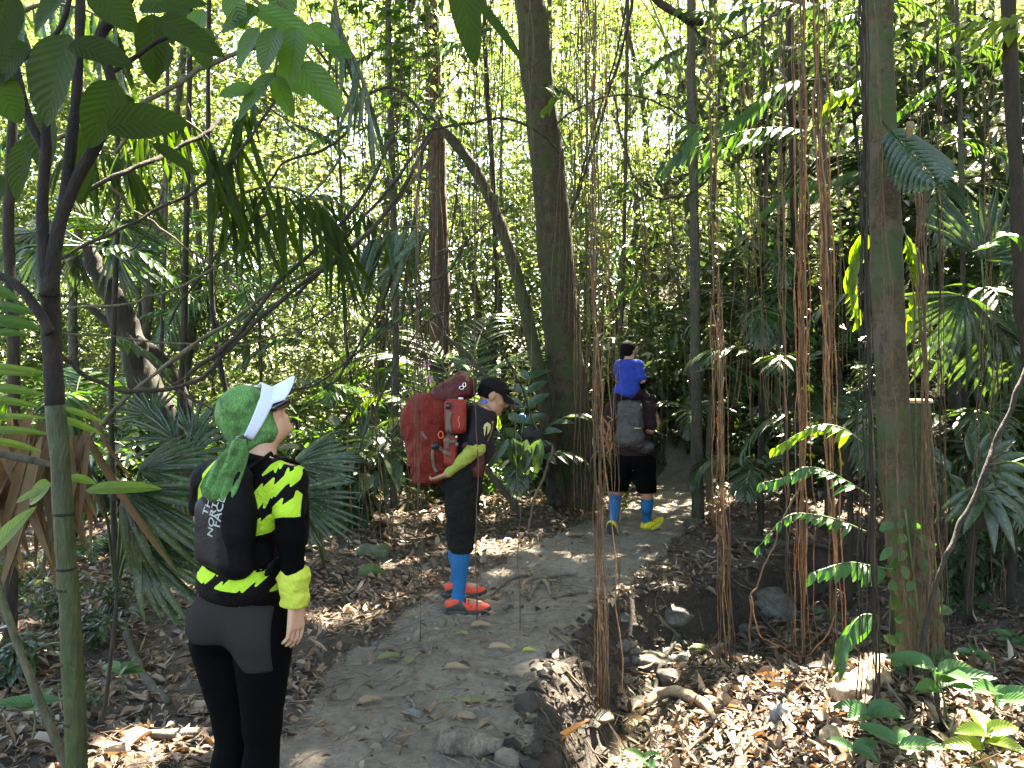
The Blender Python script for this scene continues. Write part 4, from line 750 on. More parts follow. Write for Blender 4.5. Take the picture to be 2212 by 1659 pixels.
# big serrated frond hanging in front of mossy trunk top (grey green)
q0 = P(1925, 285, 4.6); q1 = P(2010, 380, 4.4); e = Geo(); d = q1-q0; t = np.linspace(.0, 1, 13); O = q0[None]+d[None]*t[:, None]*1.15; dn = nrm(d); sd = nrm(np.cross(dn, [0, -1, 0.]))
for sg in (-1, 1): e.add(*place(blade(6, 'lance', .2, .15, 1), O, sd[None]*sg*1+dn[None]*.9+np.zeros((13, 3)), np.array([[0, -1, .35]]), .25*np.sin(np.pi*(t*.75+.2)), .062))
e.add(*tube([q0-dn*.12, q0+d*1.2], [.006, .002], 5)); tag(e.build('broad_frond', M['leaf_palm'], origin=tuple(q0)), 'single large grey green feathered leaf hanging right beside the upper mossy trunk', 'leaf')
tag(fallen_leaf(1960, 278, .1, 10, tl, 'x') if False else Geo().add(*place(blade(6, 'broad', .5, .6, 2), [P(1960, 262, 4.38)], [[.2, -.2, -1]], [[0, -1, .2]], .085, .05)).build('dead_leaf', tl, origin=tuple(P(1960, 275, 4.38))), 'curled pinkish dead leaf caught on the large grey green feathered leaf', 'leaf')
# ================================================================ shrubs
def shrub_mesh(seed, n, size, r, leafm, h=1.0, T=B1, up=.75):
    rr = np.random.default_rng(seed); g = Geo(); st = []
    nst = 9
    for k in range(nst):
        a = rr.uniform(0, 6.28); tilt = rr.uniform(.1, .8); L = h*rr.uniform(.6, 1.1); p = np.array([[0, 0, -.05], [math.cos(a)*tilt*.3*L, math.sin(a)*tilt*.3*L, .5*L], [math.cos(a)*tilt*.8*L*r, math.sin(a)*tilt*.8*L*r, .9*L*(1-.2*tilt)]]); q = spline(p, 8); g.add(*tube(q, [.012, .003], 4, cap=False), m=1)
        m = n//nst; t = rr.random(m)**.6; ip = t*7; O = np.stack([np.interp(ip, np.arange(8), q[:, i]) for i in range(3)], 1); d = rdir(m, .4, rr); O += d*rr.random((m, 1))*.16*r; L_ = size*rr.lognormal(0, .25, m); g.add(*place(T, O, d-np.array([0, 0, .25]), rdir(m, 1, rr)*(1-up)+np.array([0, 0, up]), L_, L_*rr.uniform(.35, .5, m)))
    return g.mesh('shrub', [M[leafm], M['petiole']], False)
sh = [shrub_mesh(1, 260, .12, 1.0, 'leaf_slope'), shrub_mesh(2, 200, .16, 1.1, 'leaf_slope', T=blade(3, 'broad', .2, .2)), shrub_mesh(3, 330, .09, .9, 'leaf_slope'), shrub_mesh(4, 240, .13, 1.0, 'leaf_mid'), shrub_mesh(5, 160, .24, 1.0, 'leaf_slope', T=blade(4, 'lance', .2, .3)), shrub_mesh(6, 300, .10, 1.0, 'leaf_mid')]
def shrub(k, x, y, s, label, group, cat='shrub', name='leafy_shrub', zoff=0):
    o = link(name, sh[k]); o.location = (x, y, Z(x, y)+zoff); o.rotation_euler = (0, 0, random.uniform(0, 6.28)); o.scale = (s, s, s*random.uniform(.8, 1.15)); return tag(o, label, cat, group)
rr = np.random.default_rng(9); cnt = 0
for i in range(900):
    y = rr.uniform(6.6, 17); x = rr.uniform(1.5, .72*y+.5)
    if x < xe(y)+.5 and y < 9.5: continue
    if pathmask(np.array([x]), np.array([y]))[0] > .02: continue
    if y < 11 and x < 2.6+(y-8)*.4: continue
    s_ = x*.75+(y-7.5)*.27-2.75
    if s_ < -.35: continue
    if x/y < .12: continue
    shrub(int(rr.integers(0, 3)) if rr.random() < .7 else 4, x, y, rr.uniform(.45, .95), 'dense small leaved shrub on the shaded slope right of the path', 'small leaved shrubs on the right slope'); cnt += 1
    if cnt >= 145: break
cnt = 0
for i in range(600):
    y = rr.uniform(8.2, 16); x = rr.uniform(-.72*y, .14*y)
    if pathmask(np.array([x]), np.array([y]))[0] > .02 or (abs(x-.8) < .7 and y < 11): continue
    if x > -1.0 and y < 9.6: continue
    shrub(int(rr.integers(3, 6)), x, y, rr.uniform(.5, 1.25), 'leafy green shrub in the sunny undergrowth left of the thick trunk', 'green shrubs in the valley undergrowth'); cnt += 1
    if cnt >= 92: break
for i in range(56):
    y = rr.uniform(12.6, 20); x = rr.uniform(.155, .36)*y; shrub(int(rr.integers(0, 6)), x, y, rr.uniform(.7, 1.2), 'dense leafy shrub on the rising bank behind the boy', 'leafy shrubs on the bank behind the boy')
for (px, py, k, s, lab) in [(30, 1480, 4, .35, 'low dark leaved seedling clump at the bottom left corner'), (210, 1400, 4, .30, 'grey leaved ground plant right of the green sapling'), (250, 1340, 1, .35, 'leafy clump under the grey fan palm'), (120, 1370, 1, .4, 'bluish leaved clump behind the green sapling'), (40, 1300, 3, .5, 'shaded shrub at the left edge under the dead fronds'), (550, 1230, 3, .5, 'low green clump behind the woman waist'), (700, 1150, 5, .45, 'small clump left of the bent hiker boots'), (1350, 1075+25, 3, .01+.2, 'tiny plant left of the yellow shoes'), (170, 1560, 1, .22, 'single leaf seedling at the foot of the green sapling'), (350, 1160, 5, .6, 'green clump between the fan palm and leaning trunk')]:
    g = gp(px, py); shrub(k, g[0], g[1], s, lab, None, 'plant', 'ground_plant')
# ground cover of tiny plants on the slope and the valley
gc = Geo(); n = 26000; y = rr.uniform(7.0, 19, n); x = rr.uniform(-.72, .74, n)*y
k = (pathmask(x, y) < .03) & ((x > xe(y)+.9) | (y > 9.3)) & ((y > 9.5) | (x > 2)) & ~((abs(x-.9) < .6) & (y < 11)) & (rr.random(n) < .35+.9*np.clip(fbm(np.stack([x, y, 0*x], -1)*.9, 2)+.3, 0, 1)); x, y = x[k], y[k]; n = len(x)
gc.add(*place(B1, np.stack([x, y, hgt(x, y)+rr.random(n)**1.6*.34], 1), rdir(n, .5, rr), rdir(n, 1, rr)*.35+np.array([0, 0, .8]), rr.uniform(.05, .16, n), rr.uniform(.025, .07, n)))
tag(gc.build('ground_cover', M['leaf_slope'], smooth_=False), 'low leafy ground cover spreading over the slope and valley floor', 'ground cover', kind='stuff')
# seedlings near the leafy tree foot (big clear leaves)
def seedling(px, py, h, n, L, W, label, mat='leaf_seed', T=None, name='seedling', tilt=.5, seed=0):
    rr = np.random.default_rng(seed+int(px)); g0 = gp(px, py); e = empty(name, g0, label, 'plant'); top = g0+np.array([rr.normal()*.03, 0, h]); Geo().add(*tube(spline([g0-np.array([0, 0, .03]), (g0+top)/2+rr.normal(size=3)*.01, top], 8), [.006, .003], 5)).build('stem', M['petiole'], e); g = Geo()
    for k in range(n):
        a = k*2.4+rr.uniform(0, .6); t = rr.uniform(.6, 1.0); p = g0*(1-t)+top*t; d = np.array([math.cos(a), math.sin(a)*.8, rr.uniform(.05, tilt)]); g.add(*place(T or blade(7, 'broad', .25, .25, 2), [p], [d], [[rr.normal()*.1, -.55, 1]], L*rr.uniform(.8, 1.15), W*rr.uniform(.9, 1.1)))
    g.build('leaves', M[mat], e); return e
seedling(2050, 1570, .30, 6, .24, .11, 'large pleated leaf plant sunlit at the lower right')
seedling(2165, 1600, .26, 6, .22, .10, 'pleated leaf plant beside the sunlit one at the right edge')
seedling(1890, 1600, .14, 5, .20, .10, 'low shaded leaf plant left of the leafy tree foot', seed=3)
seedling(2120, 1660, .16, 5, .20, .09, 'bright green leaf plant at the bottom right corner', 'leaf_glow')
seedling(2080, 1240, .22, 5, .20, .075, 'five leaved shaded seedling behind the diagonal liana')
seedling(2010, 1460, .12, 4, .17, .07, 'small seedling tucked right of the leafy tree foot')
seedling(1790, 1350, .14, 5, .15, .045, 'lance leaved plant between middle root curtain and leafy tree')
seedling(2180, 1420, .16, 6, .14, .055, 'pale leaved plant at the right edge over the litter')
seedling(2110, 1450, .14, 6, .12, .05, 'white glinting small leaved plant left of the pale one')
seedling(1940, 1650, .10, 4, .18, .085, 'ribbed dark leaf plant at the bottom edge', seed=5)
seedling(1830, 1655, .08, 3, .14, .07, 'little leaf pair at the bottom edge near the dark root strands')
seedling(1405, 1660, .05, 3, .12, .06, 'small green leaf at the bottom of the sunlit litter')
seedling(60, 1620, .20, 5, .13, .06, 'small seedling in the bottom left corner', seed=9)
seedling(265, 1500, .16, 4, .12, .07, 'grey leaved seedling near the curved mossy branch')
# ferns
def fern(label, px, py, n, L, seed, mat='leaf_seed'):
    rr = np.random.default_rng(seed); b = gp(px, py); return pinnate_plant('fern', label, b, [(k*360/n+rr.uniform(-20, 20), rr.uniform(25, 55), L*rr.uniform(.8, 1.1), rr.uniform(.8, 1.4)) for k in range(n)], mat, cat='fern', n=20, ll=L*.26, lw=L*.055, T=B1, ang=75, drop=.1, rgx=rr, start=.12)
fern('feathery fern to the right of the leafy tree foot', 2070, 1320, 7, .42, 1); fern('tiny fern beside the flat grey boulder', 1655, 1425, 6, .16, 2); fern('fern on the shaded bank right of the liana', 2150, 1180, 7, .45, 3)
fern('fern clump under the slope right of the yellow shoes', 1620, 1010, 7, .5, 4, 'leaf_slope'); fern('fern on the left behind the dead fronds', 200, 1200, 7, .6, 5, 'leaf_slope'); fern('yellow green fern in the valley beyond the woman', 690, 905, 8, .9, 6, 'leaf_mid')
# hanging leaf sprays left of the mossy trunk (bright, drooping leaflets)
def spray(label, pts, Y0, Y1, n, L, W, mat, name='leaf_spray', seed=0, drop=.8, cat='leaf spray', both=True):
    rr = np.random.default_rng(seed+50); k = len(pts); q = spline([P(a, b, Y0+(Y1-Y0)*i/(k-1)) for i, (a, b) in enumerate(pts)], 24); e = empty(name, q[0], label, cat); Geo().add(*tube(q, [.005, .002], 5)).build('stem', M['petiole'], e)
    t = np.linspace(.15, 1, n); O = np.stack([np.interp(t, np.linspace(0, 1, 24), q[:, i]) for i in range(3)], 1); D = nrm(np.gradient(O, axis=0)); g = Geo()
    for sg in ((-1, 1) if both else (1,)):
        d = D*.8+np.array([0, -.5*sg, 0])-np.array([0, 0, drop])*rr.uniform(.5, 1.2, (n, 1))+rr.normal(size=(n, 3))*.1; g.add(*place(blade(5, 'lance', .2, .25, 1), O, d, np.array([[0.2, -.6, 1]])+rr.normal(size=(n, 3))*.15, L*rr.uniform(.8, 1.1, n)*(1-.4*t), W*(1-.3*t)))
    g.build('leaves', M[mat], e); return e
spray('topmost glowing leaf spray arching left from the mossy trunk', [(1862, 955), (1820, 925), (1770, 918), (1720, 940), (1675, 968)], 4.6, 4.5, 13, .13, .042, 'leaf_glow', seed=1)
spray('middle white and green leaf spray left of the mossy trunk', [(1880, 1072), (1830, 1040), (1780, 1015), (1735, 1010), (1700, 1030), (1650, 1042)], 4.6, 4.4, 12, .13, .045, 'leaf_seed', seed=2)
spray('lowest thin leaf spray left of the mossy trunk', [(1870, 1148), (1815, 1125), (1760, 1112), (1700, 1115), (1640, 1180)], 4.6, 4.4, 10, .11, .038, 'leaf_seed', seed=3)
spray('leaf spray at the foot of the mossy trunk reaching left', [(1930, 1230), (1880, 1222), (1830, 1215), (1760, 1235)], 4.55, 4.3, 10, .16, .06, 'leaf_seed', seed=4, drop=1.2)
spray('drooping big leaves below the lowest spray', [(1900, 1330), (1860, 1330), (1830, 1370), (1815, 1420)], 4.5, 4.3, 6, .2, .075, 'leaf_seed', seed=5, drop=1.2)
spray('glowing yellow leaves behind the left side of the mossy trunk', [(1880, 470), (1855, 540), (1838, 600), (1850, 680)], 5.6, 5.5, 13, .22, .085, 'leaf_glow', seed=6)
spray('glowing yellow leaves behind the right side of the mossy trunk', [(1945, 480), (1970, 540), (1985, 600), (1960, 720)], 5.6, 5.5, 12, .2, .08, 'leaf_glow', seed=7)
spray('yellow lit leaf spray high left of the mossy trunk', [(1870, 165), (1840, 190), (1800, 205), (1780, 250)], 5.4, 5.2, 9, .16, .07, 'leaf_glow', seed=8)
spray('dark leaf spray hanging in the upper right centre', [(1770, 170), (1700, 180), (1640, 215), (1580, 260), (1490, 270)], 6.4, 6.0, 14, .3, .075, 'leaf_mid', seed=9, drop=.5)
spray('second dark spray lower in the upper right centre', [(1800, 300), (1700, 275), (1600, 285), (1500, 320), (1440, 350)], 6.6, 6.2, 15, .28, .06, 'leaf_mid', seed=10, drop=.6)
spray('short dark leaf spray left of the first red root curtain', [(1520, 270), (1490, 300), (1465, 330), (1440, 360)], 5.6, 5.5, 7, .2, .05, 'leaf_mid', seed=11)
spray('yellow green leaf branch in the top right corner', [(2230, 20), (2160, 45), (2080, 50), (1960, 65)], 5.0, 4.8, 10, .22, .065, 'leaf_glow', seed=12, drop=.25)
spray('yellow leaf at the right edge behind the dark trunk', [(2260, 40), (2200, 60), (2130, 85)], 5.6, 5.5, 5, .28, .10, 'leaf_glow', seed=13, drop=.3)
spray('green branch across the very top right of centre', [(1850, -10), (1760, 10), (1660, 5), (1560, 30), (1480, 20)], 6.5, 6.2, 16, .26, .08, 'leaf_mid', seed=14, drop=.5)
spray('white sunlit leaf spray at the right edge', [(2100, 545), (2125, 535), (2160, 510), (2190, 512)], 4.8, 4.7, 5, .17, .055, 'leaf_seed', seed=15, drop=.1)
spray('leaves sticking out of the upper thick trunk', [(1165, 190), (1185, 185), (1215, 190), (1240, 210)], 9.8, 9.6, 8, .28, .11, 'leaf_mid', seed=16, drop=.4)
spray('light green leaf pair right of the upper thick trunk', [(1215, 210), (1200, 215), (1180, 235)], 9.6, 9.5, 5, .25, .1, 'leaf_glow', seed=17, drop=.3)
for i, (px, py, Y) in enumerate([(980, 120, 9.6), (700, 450, 8.6), (620, 760, 9.4), (820, 640, 8.8), (480, 380, 8.4), (320, 620, 8.2), (1080, 540, 10.5), (1000, 420, 9.6), (560, 700, 8.4), (250, 760, 7.4), (900, 700, 9.5), (1450, 760, 10.5), (1380, 560, 11), (1560, 820, 8.6), (1060, 90, 10.5), (1430, 160, 10.5), (1300, 480, 11), (680, 850, 8.8), (90, 300, 6.4), (1560, 90, 9), (1620, 330, 8.5), (1560, 480, 8), (1700, 130, 9), (1980, 120, 7), (2060, 200, 7.5), (2100, 330, 7), (1850, 400, 8), (1650, 700, 8), (2050, 760, 6.5), (1620, 560, 8.5), (1850, 60, 8), (1960, 30, 7.4), (1490, 130, 9.5), (2130, 130, 7), (1760, 420, 7.5), (1380, 420, 12), (1430, 620, 11.5), (1240, 560, 12), (1100, 330, 12.2), (900, 250, 9.3), (860, 120, 9.3), (1000, 560, 12.1), (720, 560, 10.2), (640, 300, 9), (760, 300, 9.5), (520, 620, 9.5), (420, 520, 9.2), (260, 560, 6.5), (350, 700, 9), (150, 450, 6.2), (60, 560, 6)]):
    s_ = 1 if i % 2 else -1; spray('loose leafy twig among many in the middle storey', [(px-60*s_, py-15), (px, py-30), (px+60*s_, py-5), (px+110*s_, py+35)], Y, Y-.3, 13, .24 if px > 1400 else .2, .07, 'leaf_mid', seed=20+i, drop=.55, name='leafy_twig', cat='twig')['group'] = 'loose leafy twigs of the middle storey'
# climbing leaves on the right trunk foot
rr = np.random.default_rng(33); e = empty('climbing_vine', tuple(P(1985, 1450, 4.75)), 'creeper with rows of flat green leaves climbing the foot of the mossy trunk', 'creeper')
g = Geo()
for sgx, x0 in ((-1, 1945), (1, 2015)):
    for py in np.arange(1130, 1500, 26): 
        Yv = 4.80; xx = np.interp(py, [1130, 1500], [1950, 2003])+(22+ (py-1130)*.05)*sgx+rr.normal()*5; g.add(*place(blade(5, 'broad', .1, .12, 1), [P(xx, py, Yv)], [[sgx*.8+rr.normal()*.2, -.35+rr.normal()*.2, -.35+rr.normal()*.4]], [[sgx*.2+rr.normal()*.2, -1, .25+rr.normal()*.3]], rr.uniform(.06, .12), rr.uniform(.045, .08)))
for py in np.arange(1120, 1470, 34): g.add(*place(blade(5, 'broad', .1, .1, 1), [P(np.interp(py, [1120, 1500], [1945, 2005])+rr.normal()*12, py, 4.76)], [[rr.normal()*.6, -.2, -1]], [[rr.normal()*.3, -1, .2]], rr.uniform(.06, .12), rr.uniform(.04, .07)))
g.build('leaves', M['leaf_seed'], e); Geo().add(*tube(spline([P(2010, 1490, 4.76), P(1990, 1380, 4.77), P(1975, 1250, 4.8), P(1955, 1100, 4.8)], 14), .006, 5)).build('stem', M['petiole'], e)
# leafy curtain vines top middle
for i, (px, y0, y1) in enumerate([(835, -20, 330), (862, -20, 420), (888, -20, 480), (905, -20, 300), (850, 0, 240), (875, 0, 380), (920, 10, 500)]):
    rr = np.random.default_rng(90+i); Y = 8.6+rr.uniform(-.3, .3); q = spline([P(px, y0, Y), P(px+rr.normal()*5, (y0+y1)/2, Y), P(px+rr.normal()*6, y1, Y)], 30); e = empty('leafy_vine', q[0], 'string of small round paired leaves hanging left of the reddish trunk', 'vine', 'strings of small paired leaves'); Geo().add(*tube(q, .006, 4)).build('stem', M['vine_olive'], e)
    n = int((y1-y0)/9); t = rr.random(n); O = np.stack([np.interp(t, np.linspace(0, 1, 30), q[:, k]) for k in range(3)], 1); d = rdir(n, .3, rr); Geo().add(*place(blade(3, 'broad', .1, .1, 1), O, d, rdir(n, 1, rr)*.4+np.array([0, -.3, 1]), .11, .09)).build('leaves', M['leaf_mid'], e)
# bamboo clumps
for (bx, by, n, seed, lab) in ((4.9, 15.5, 17, 1, 'feathery bamboo clump fanning out behind the first red root curtain'), (2.2, 18.0, 13, 2, 'pale bamboo clump in the bright distance right of the thick trunk'), (7.2, 15.5, 9, 3, 'bamboo clump on the slope behind the middle root curtain')):
    rr = np.random.default_rng(seed); b = np.array([bx, by, Z(bx, by)]); e = empty('bamboo', b, lab, 'bamboo')
    lf = Geo()
    for k in range(n):
        a = R(-70+140*k/(n-1)+rr.uniform(-6, 6)); H = rr.uniform(7, 10.5); sx = math.sin(a)*.40; sy = rr.uniform(-.15, .1); o_ = b+np.array([rr.normal()*.3, rr.normal()*.3, 0]); q = spline([o_, o_+np.array([sx*.18*H, sy*.2*H, .36*H]), o_+np.array([sx*.55*H, sy*.5*H, .72*H]), o_+np.array([sx*1.2*H, sy*H, .98*H])], 26); Geo().add(*tube(q, [.035, .032, .02, .008], 6, .05)).build('culm', M['bamboo'], e)
        m = 210; t = rr.uniform(.28, 1, m); O = np.stack([np.interp(t, np.linspace(0, 1, 26), q[:, i]) for i in range(3)], 1)+rdir(m, 1, rr)*rr.random((m, 1))*.75; lf.add(*place(DIAM, O, rdir(m, .5, rr)-np.array([0, 0, .9]), rdir(m, 1, rr), rr.uniform(.12, .22, m), .03))
    lf.build('leaves', M['bamboo_leaf'], e, smooth_=False)
# ================================================================ near dark broad leaves, upper left, and the green sapling
def bigleaf(geo, x0, y0, x1, y1, wpx, Y, Y1=None, nv=(0, -1, .3), cu=.15, v=None):
    a = P(x0, y0, Y); b = P(x1, y1, Y if Y1 is None else Y1); L = np.linalg.norm(b-a); geo.add(*place(blade(12, 'broad', .12, cu, 3, .012), [a], [b-a], [nv], L, wpx/F_PX*Y, v))
SY = 1.75
sap = empty('sapling', P(165, 1659+560, SY), 'near forked sapling with ringed green lower stem and dark broad leaves at the left edge', 'sapling')
q = spline([P(176, 2300, SY), P(166, 1660, SY), P(157, 1450, SY), P(150, 1300, SY), P(139, 1150, SY), P(130, 1000, SY), P(118, 850, SY), P(110, 700, SY), P(106, 600, SY)], 60); Geo().add(*tube(q[:44], [.022, .023, .0215, .021, .0205], 16, .07, rf=20)).build('lower_stem', [M['stem_green']], sap); Geo().add(*tube(q[43:], [.0206, .0205, .0205, .021], 16, .12, rf=20)).build('upper_stem', [M['bark_sap']], sap)
for k, py in enumerate((1110, 1228, 1272, 1432, 1560)): 
    c = np.array([np.interp(py, [1110, 1660], [138, 166])]); p = P(c[0], py, SY); Geo().add(*tube([p-np.array([0, 0, .003]), p+np.array([0, 0, .003])], [.0225, .0225], 16)).build('stem_ring', M['bark_sap'], sap)
for pts, rad in [(((106, 640), (118, 540), (140, 430), (152, 330), (165, 200), (172, 60), (176, -60)), [.020, .013, .012, .011, .010, .010]), (((108, 600), (130, 480), (170, 380), (215, 300), (245, 220), (235, 150), (215, 80), (262, 20), (300, -40)), [.016, .013, .013, .012, .012, .011]), (((106, 640), (95, 540), (92, 440), (98, 330), (100, 240)), [.018, .014, .012, .012, .008]), (((110, 720), (60, 640), (10, 600), (-50, 590)), [.012, .011, .009, .008]), (((98, 330), (60, 250), (30, 130), (10, 20), (8, -50)), [.010, .009, .007]), (((20, 145), (80, 105), (130, 60), (160, -40)), [.006, .006, .006]), (((235, 160), (290, 125), (340, 90), (370, 80)), [.006, .005, .004])]:
    Geo().add(*tube(spline([P(a, b, SY-.05) for a, b in pts], 30), rad, 10, .15, rf=25)).build('branch', M['bark_sap'], sap)
for (x0, y0, x1, y1, w, Y) in [(150, 75, 75, 262, 150, 1.35), (150, 95, 285, 130, 80, 1.3), (250, 175, 185, 315, 90, 1.6), (360, 90, 325, 165, 62, 1.9), (330, 30, 325, 175, 72, 1.75), (440, 60, 440, 145, 70, 1.9), (230, 270, 400, 255, 85, 1.5), (100, 240, 85, 370, 90, 1.9), (20, -20, -30, 120, 110, 1.4), (60, 95, -30, 180, 80, 1.5), (300, 20, 440, -10, 90, 1.5), (340, 40, 480, 110, 60, 1.35), (400, 0, 360, 90, 60, 1.6), (290, 215, 200, 260, 50, 1.8), (180, 280, 165, 430, 60, 2.0), (330, 310, 430, 370, 30, 1.9), (-20, 160, 40, 260, 80, 1.5), (10, 380, -40, 450, 60, 1.8), (60, 300, 20, 430, 60, 2.0), (200, -30, 290, 60, 80, 1.6), (150, -20, 60, 60, 90, 1.5), (180, 350, 170, 440, 50, 2.1)]:
    g = Geo(); bigleaf(g, x0, y0, x1, y1, w, Y, nv=(random.uniform(-.4, .4), -1, random.uniform(.0, .7))); g.build('leaf', M['leaf_dark'], sap)
lb = empty('leafy_branch', P(560, -40, 2.6), 'overhanging twig of large toothed green leaves at the top left of centre', 'branch')
Geo().add(*tube(spline([P(470, -60, 2.6), P(560, 10, 2.6), P(600, 90, 2.6), P(592, 165, 2.6)], 20), [.009, .004], 6)).build('twig', M['vine_olive'], lb)
Geo().add(*tube(spline([P(540, -60, 2.6), P(600, 0, 2.6), P(640, 70, 2.6), P(655, 150, 2.6)], 20), [.007, .003], 6)).build('twig', M['vine_olive'], lb)
for (x0, y0, x1, y1, w, Y) in [(547, 18, 700, 85, 62, 2.5), (640, 135, 742, 240, 78, 2.5), (592, 158, 502, 250, 48, 2.6), (592, 162, 632, 252, 42, 2.65), (545, 190, 468, 200, 34, 2.6), (600, 60, 560, 150, 70, 2.4), (560, 20, 470, 60, 60, 2.5), (640, 60, 620, 170, 70, 2.45), (560, 60, 505, 140, 60, 2.6), (700, 90, 760, 120, 40, 2.8), (600, 140, 660, 200, 60, 2.7), (500, -20, 520, 60, 60, 2.5), (620, -30, 600, 60, 60, 2.6), (660, 60, 735, 90, 50, 2.7), (440, 20, 400, 110, 60, 2.6)]:
    g = Geo(); bigleaf(g, x0, y0, x1, y1, w, Y, nv=(random.uniform(-.4, .4), -1, random.uniform(.1, .8))); g.build('leaf', M['leaf_big'], lb)
g = Geo(); bigleaf(g, 985, -70, 1030, 132, 66, 2.3, nv=(.1, -1, .2)); o = g.build('hanging_leaf', M['leaf_dark'], origin=tuple(P(985, -70, 2.3))); tag(o, 'one long dark pointed leaf hanging down from the top edge left of the thick trunk', 'leaf')
g = Geo(); bigleaf(g, 1000, -30, 1150, 130, 26, 2.9, nv=(.1, -1, .5)); tag(g.build('hanging_leaf', M['leaf_dark'], origin=tuple(P(1000, -30, 2.9))), 'narrow leaf slanting across the upper thick trunk', 'leaf')
# left edge fronds with glowing leaflets
def side_leaves(label, L, mat, Y):
    e = empty('leaf_spray', P(L[0][0], L[0][1], Y), label, 'leaf spray')
    for (x0, y0, x1, y1, w) in L: g = Geo(); bigleaf(g, x0, y0, x1, y1, w, Y, nv=(.1, -.8, .8)); g.build('leaf', M[mat], e)
    return e
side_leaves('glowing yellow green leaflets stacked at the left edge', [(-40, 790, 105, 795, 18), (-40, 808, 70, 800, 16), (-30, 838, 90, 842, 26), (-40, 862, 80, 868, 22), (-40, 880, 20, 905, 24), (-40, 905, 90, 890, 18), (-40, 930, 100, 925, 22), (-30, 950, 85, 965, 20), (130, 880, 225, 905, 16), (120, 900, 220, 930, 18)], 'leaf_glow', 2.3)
side_leaves('green leaflets above the glowing ones at the left edge', [(-30, 660, 85, 668, 30), (-30, 690, 85, 700, 38), (-20, 620, 40, 645, 26), (-30, 720, 60, 715, 24)], 'leaf_big', 2.2)
side_leaves('flat glowing leaves crossing behind the green sapling stem', [(185, 1060, 342, 1042, 36), (150, 1030, 205, 1040, 22), (110, 1045, 55, 1085, 52), (35, 1085, 110, 1040, 20), (-30, 1210, 60, 1090, 44)], 'leaf_glow', 2.0)
lian = empty('dead_branch', P(-20, 985, 2.4), 'pale thin horizontal branch behind the green sapling', 'branch'); Geo().add(*tube(spline([P(-30, 975, 2.4), P(60, 992, 2.4), P(110, 1003, 2.4), P(140, 1005, 2.4)], 10), [.012, .010, .008], 8, .2)).build('wood', M['bark_grey'], lian)
q = spline([P(-10, 1240, 2.7), P(20, 1340, 2.7), P(60, 1450, 2.7), P(105, 1560, 2.7), P(150, 1680, 2.7), P(170, 1760, 2.7)], 24); tag(Geo().add(*tube(q, [.012, .014, .016], 9, .1)).build('thin_sapling', M['vine_olive'], origin=tuple(q[-1])), 'thin bare olive stem slanting in the bottom left corner', 'sapling')
q = spline([P(245, 1080, 3.2), P(248, 1200, 3.2), P(252, 1300, 3.2), P(240, 1420, 3.2), P(228, 1520, 3.2), P(215, 1560, 3.2)], 24); tag(Geo().add(*tube(q, [.006, .009, .009], 7, .15)).build('thin_sapling', M['bark_dark'], origin=tuple(q[-1])), 'thin dark stem rising from the litter right of the green sapling', 'sapling')
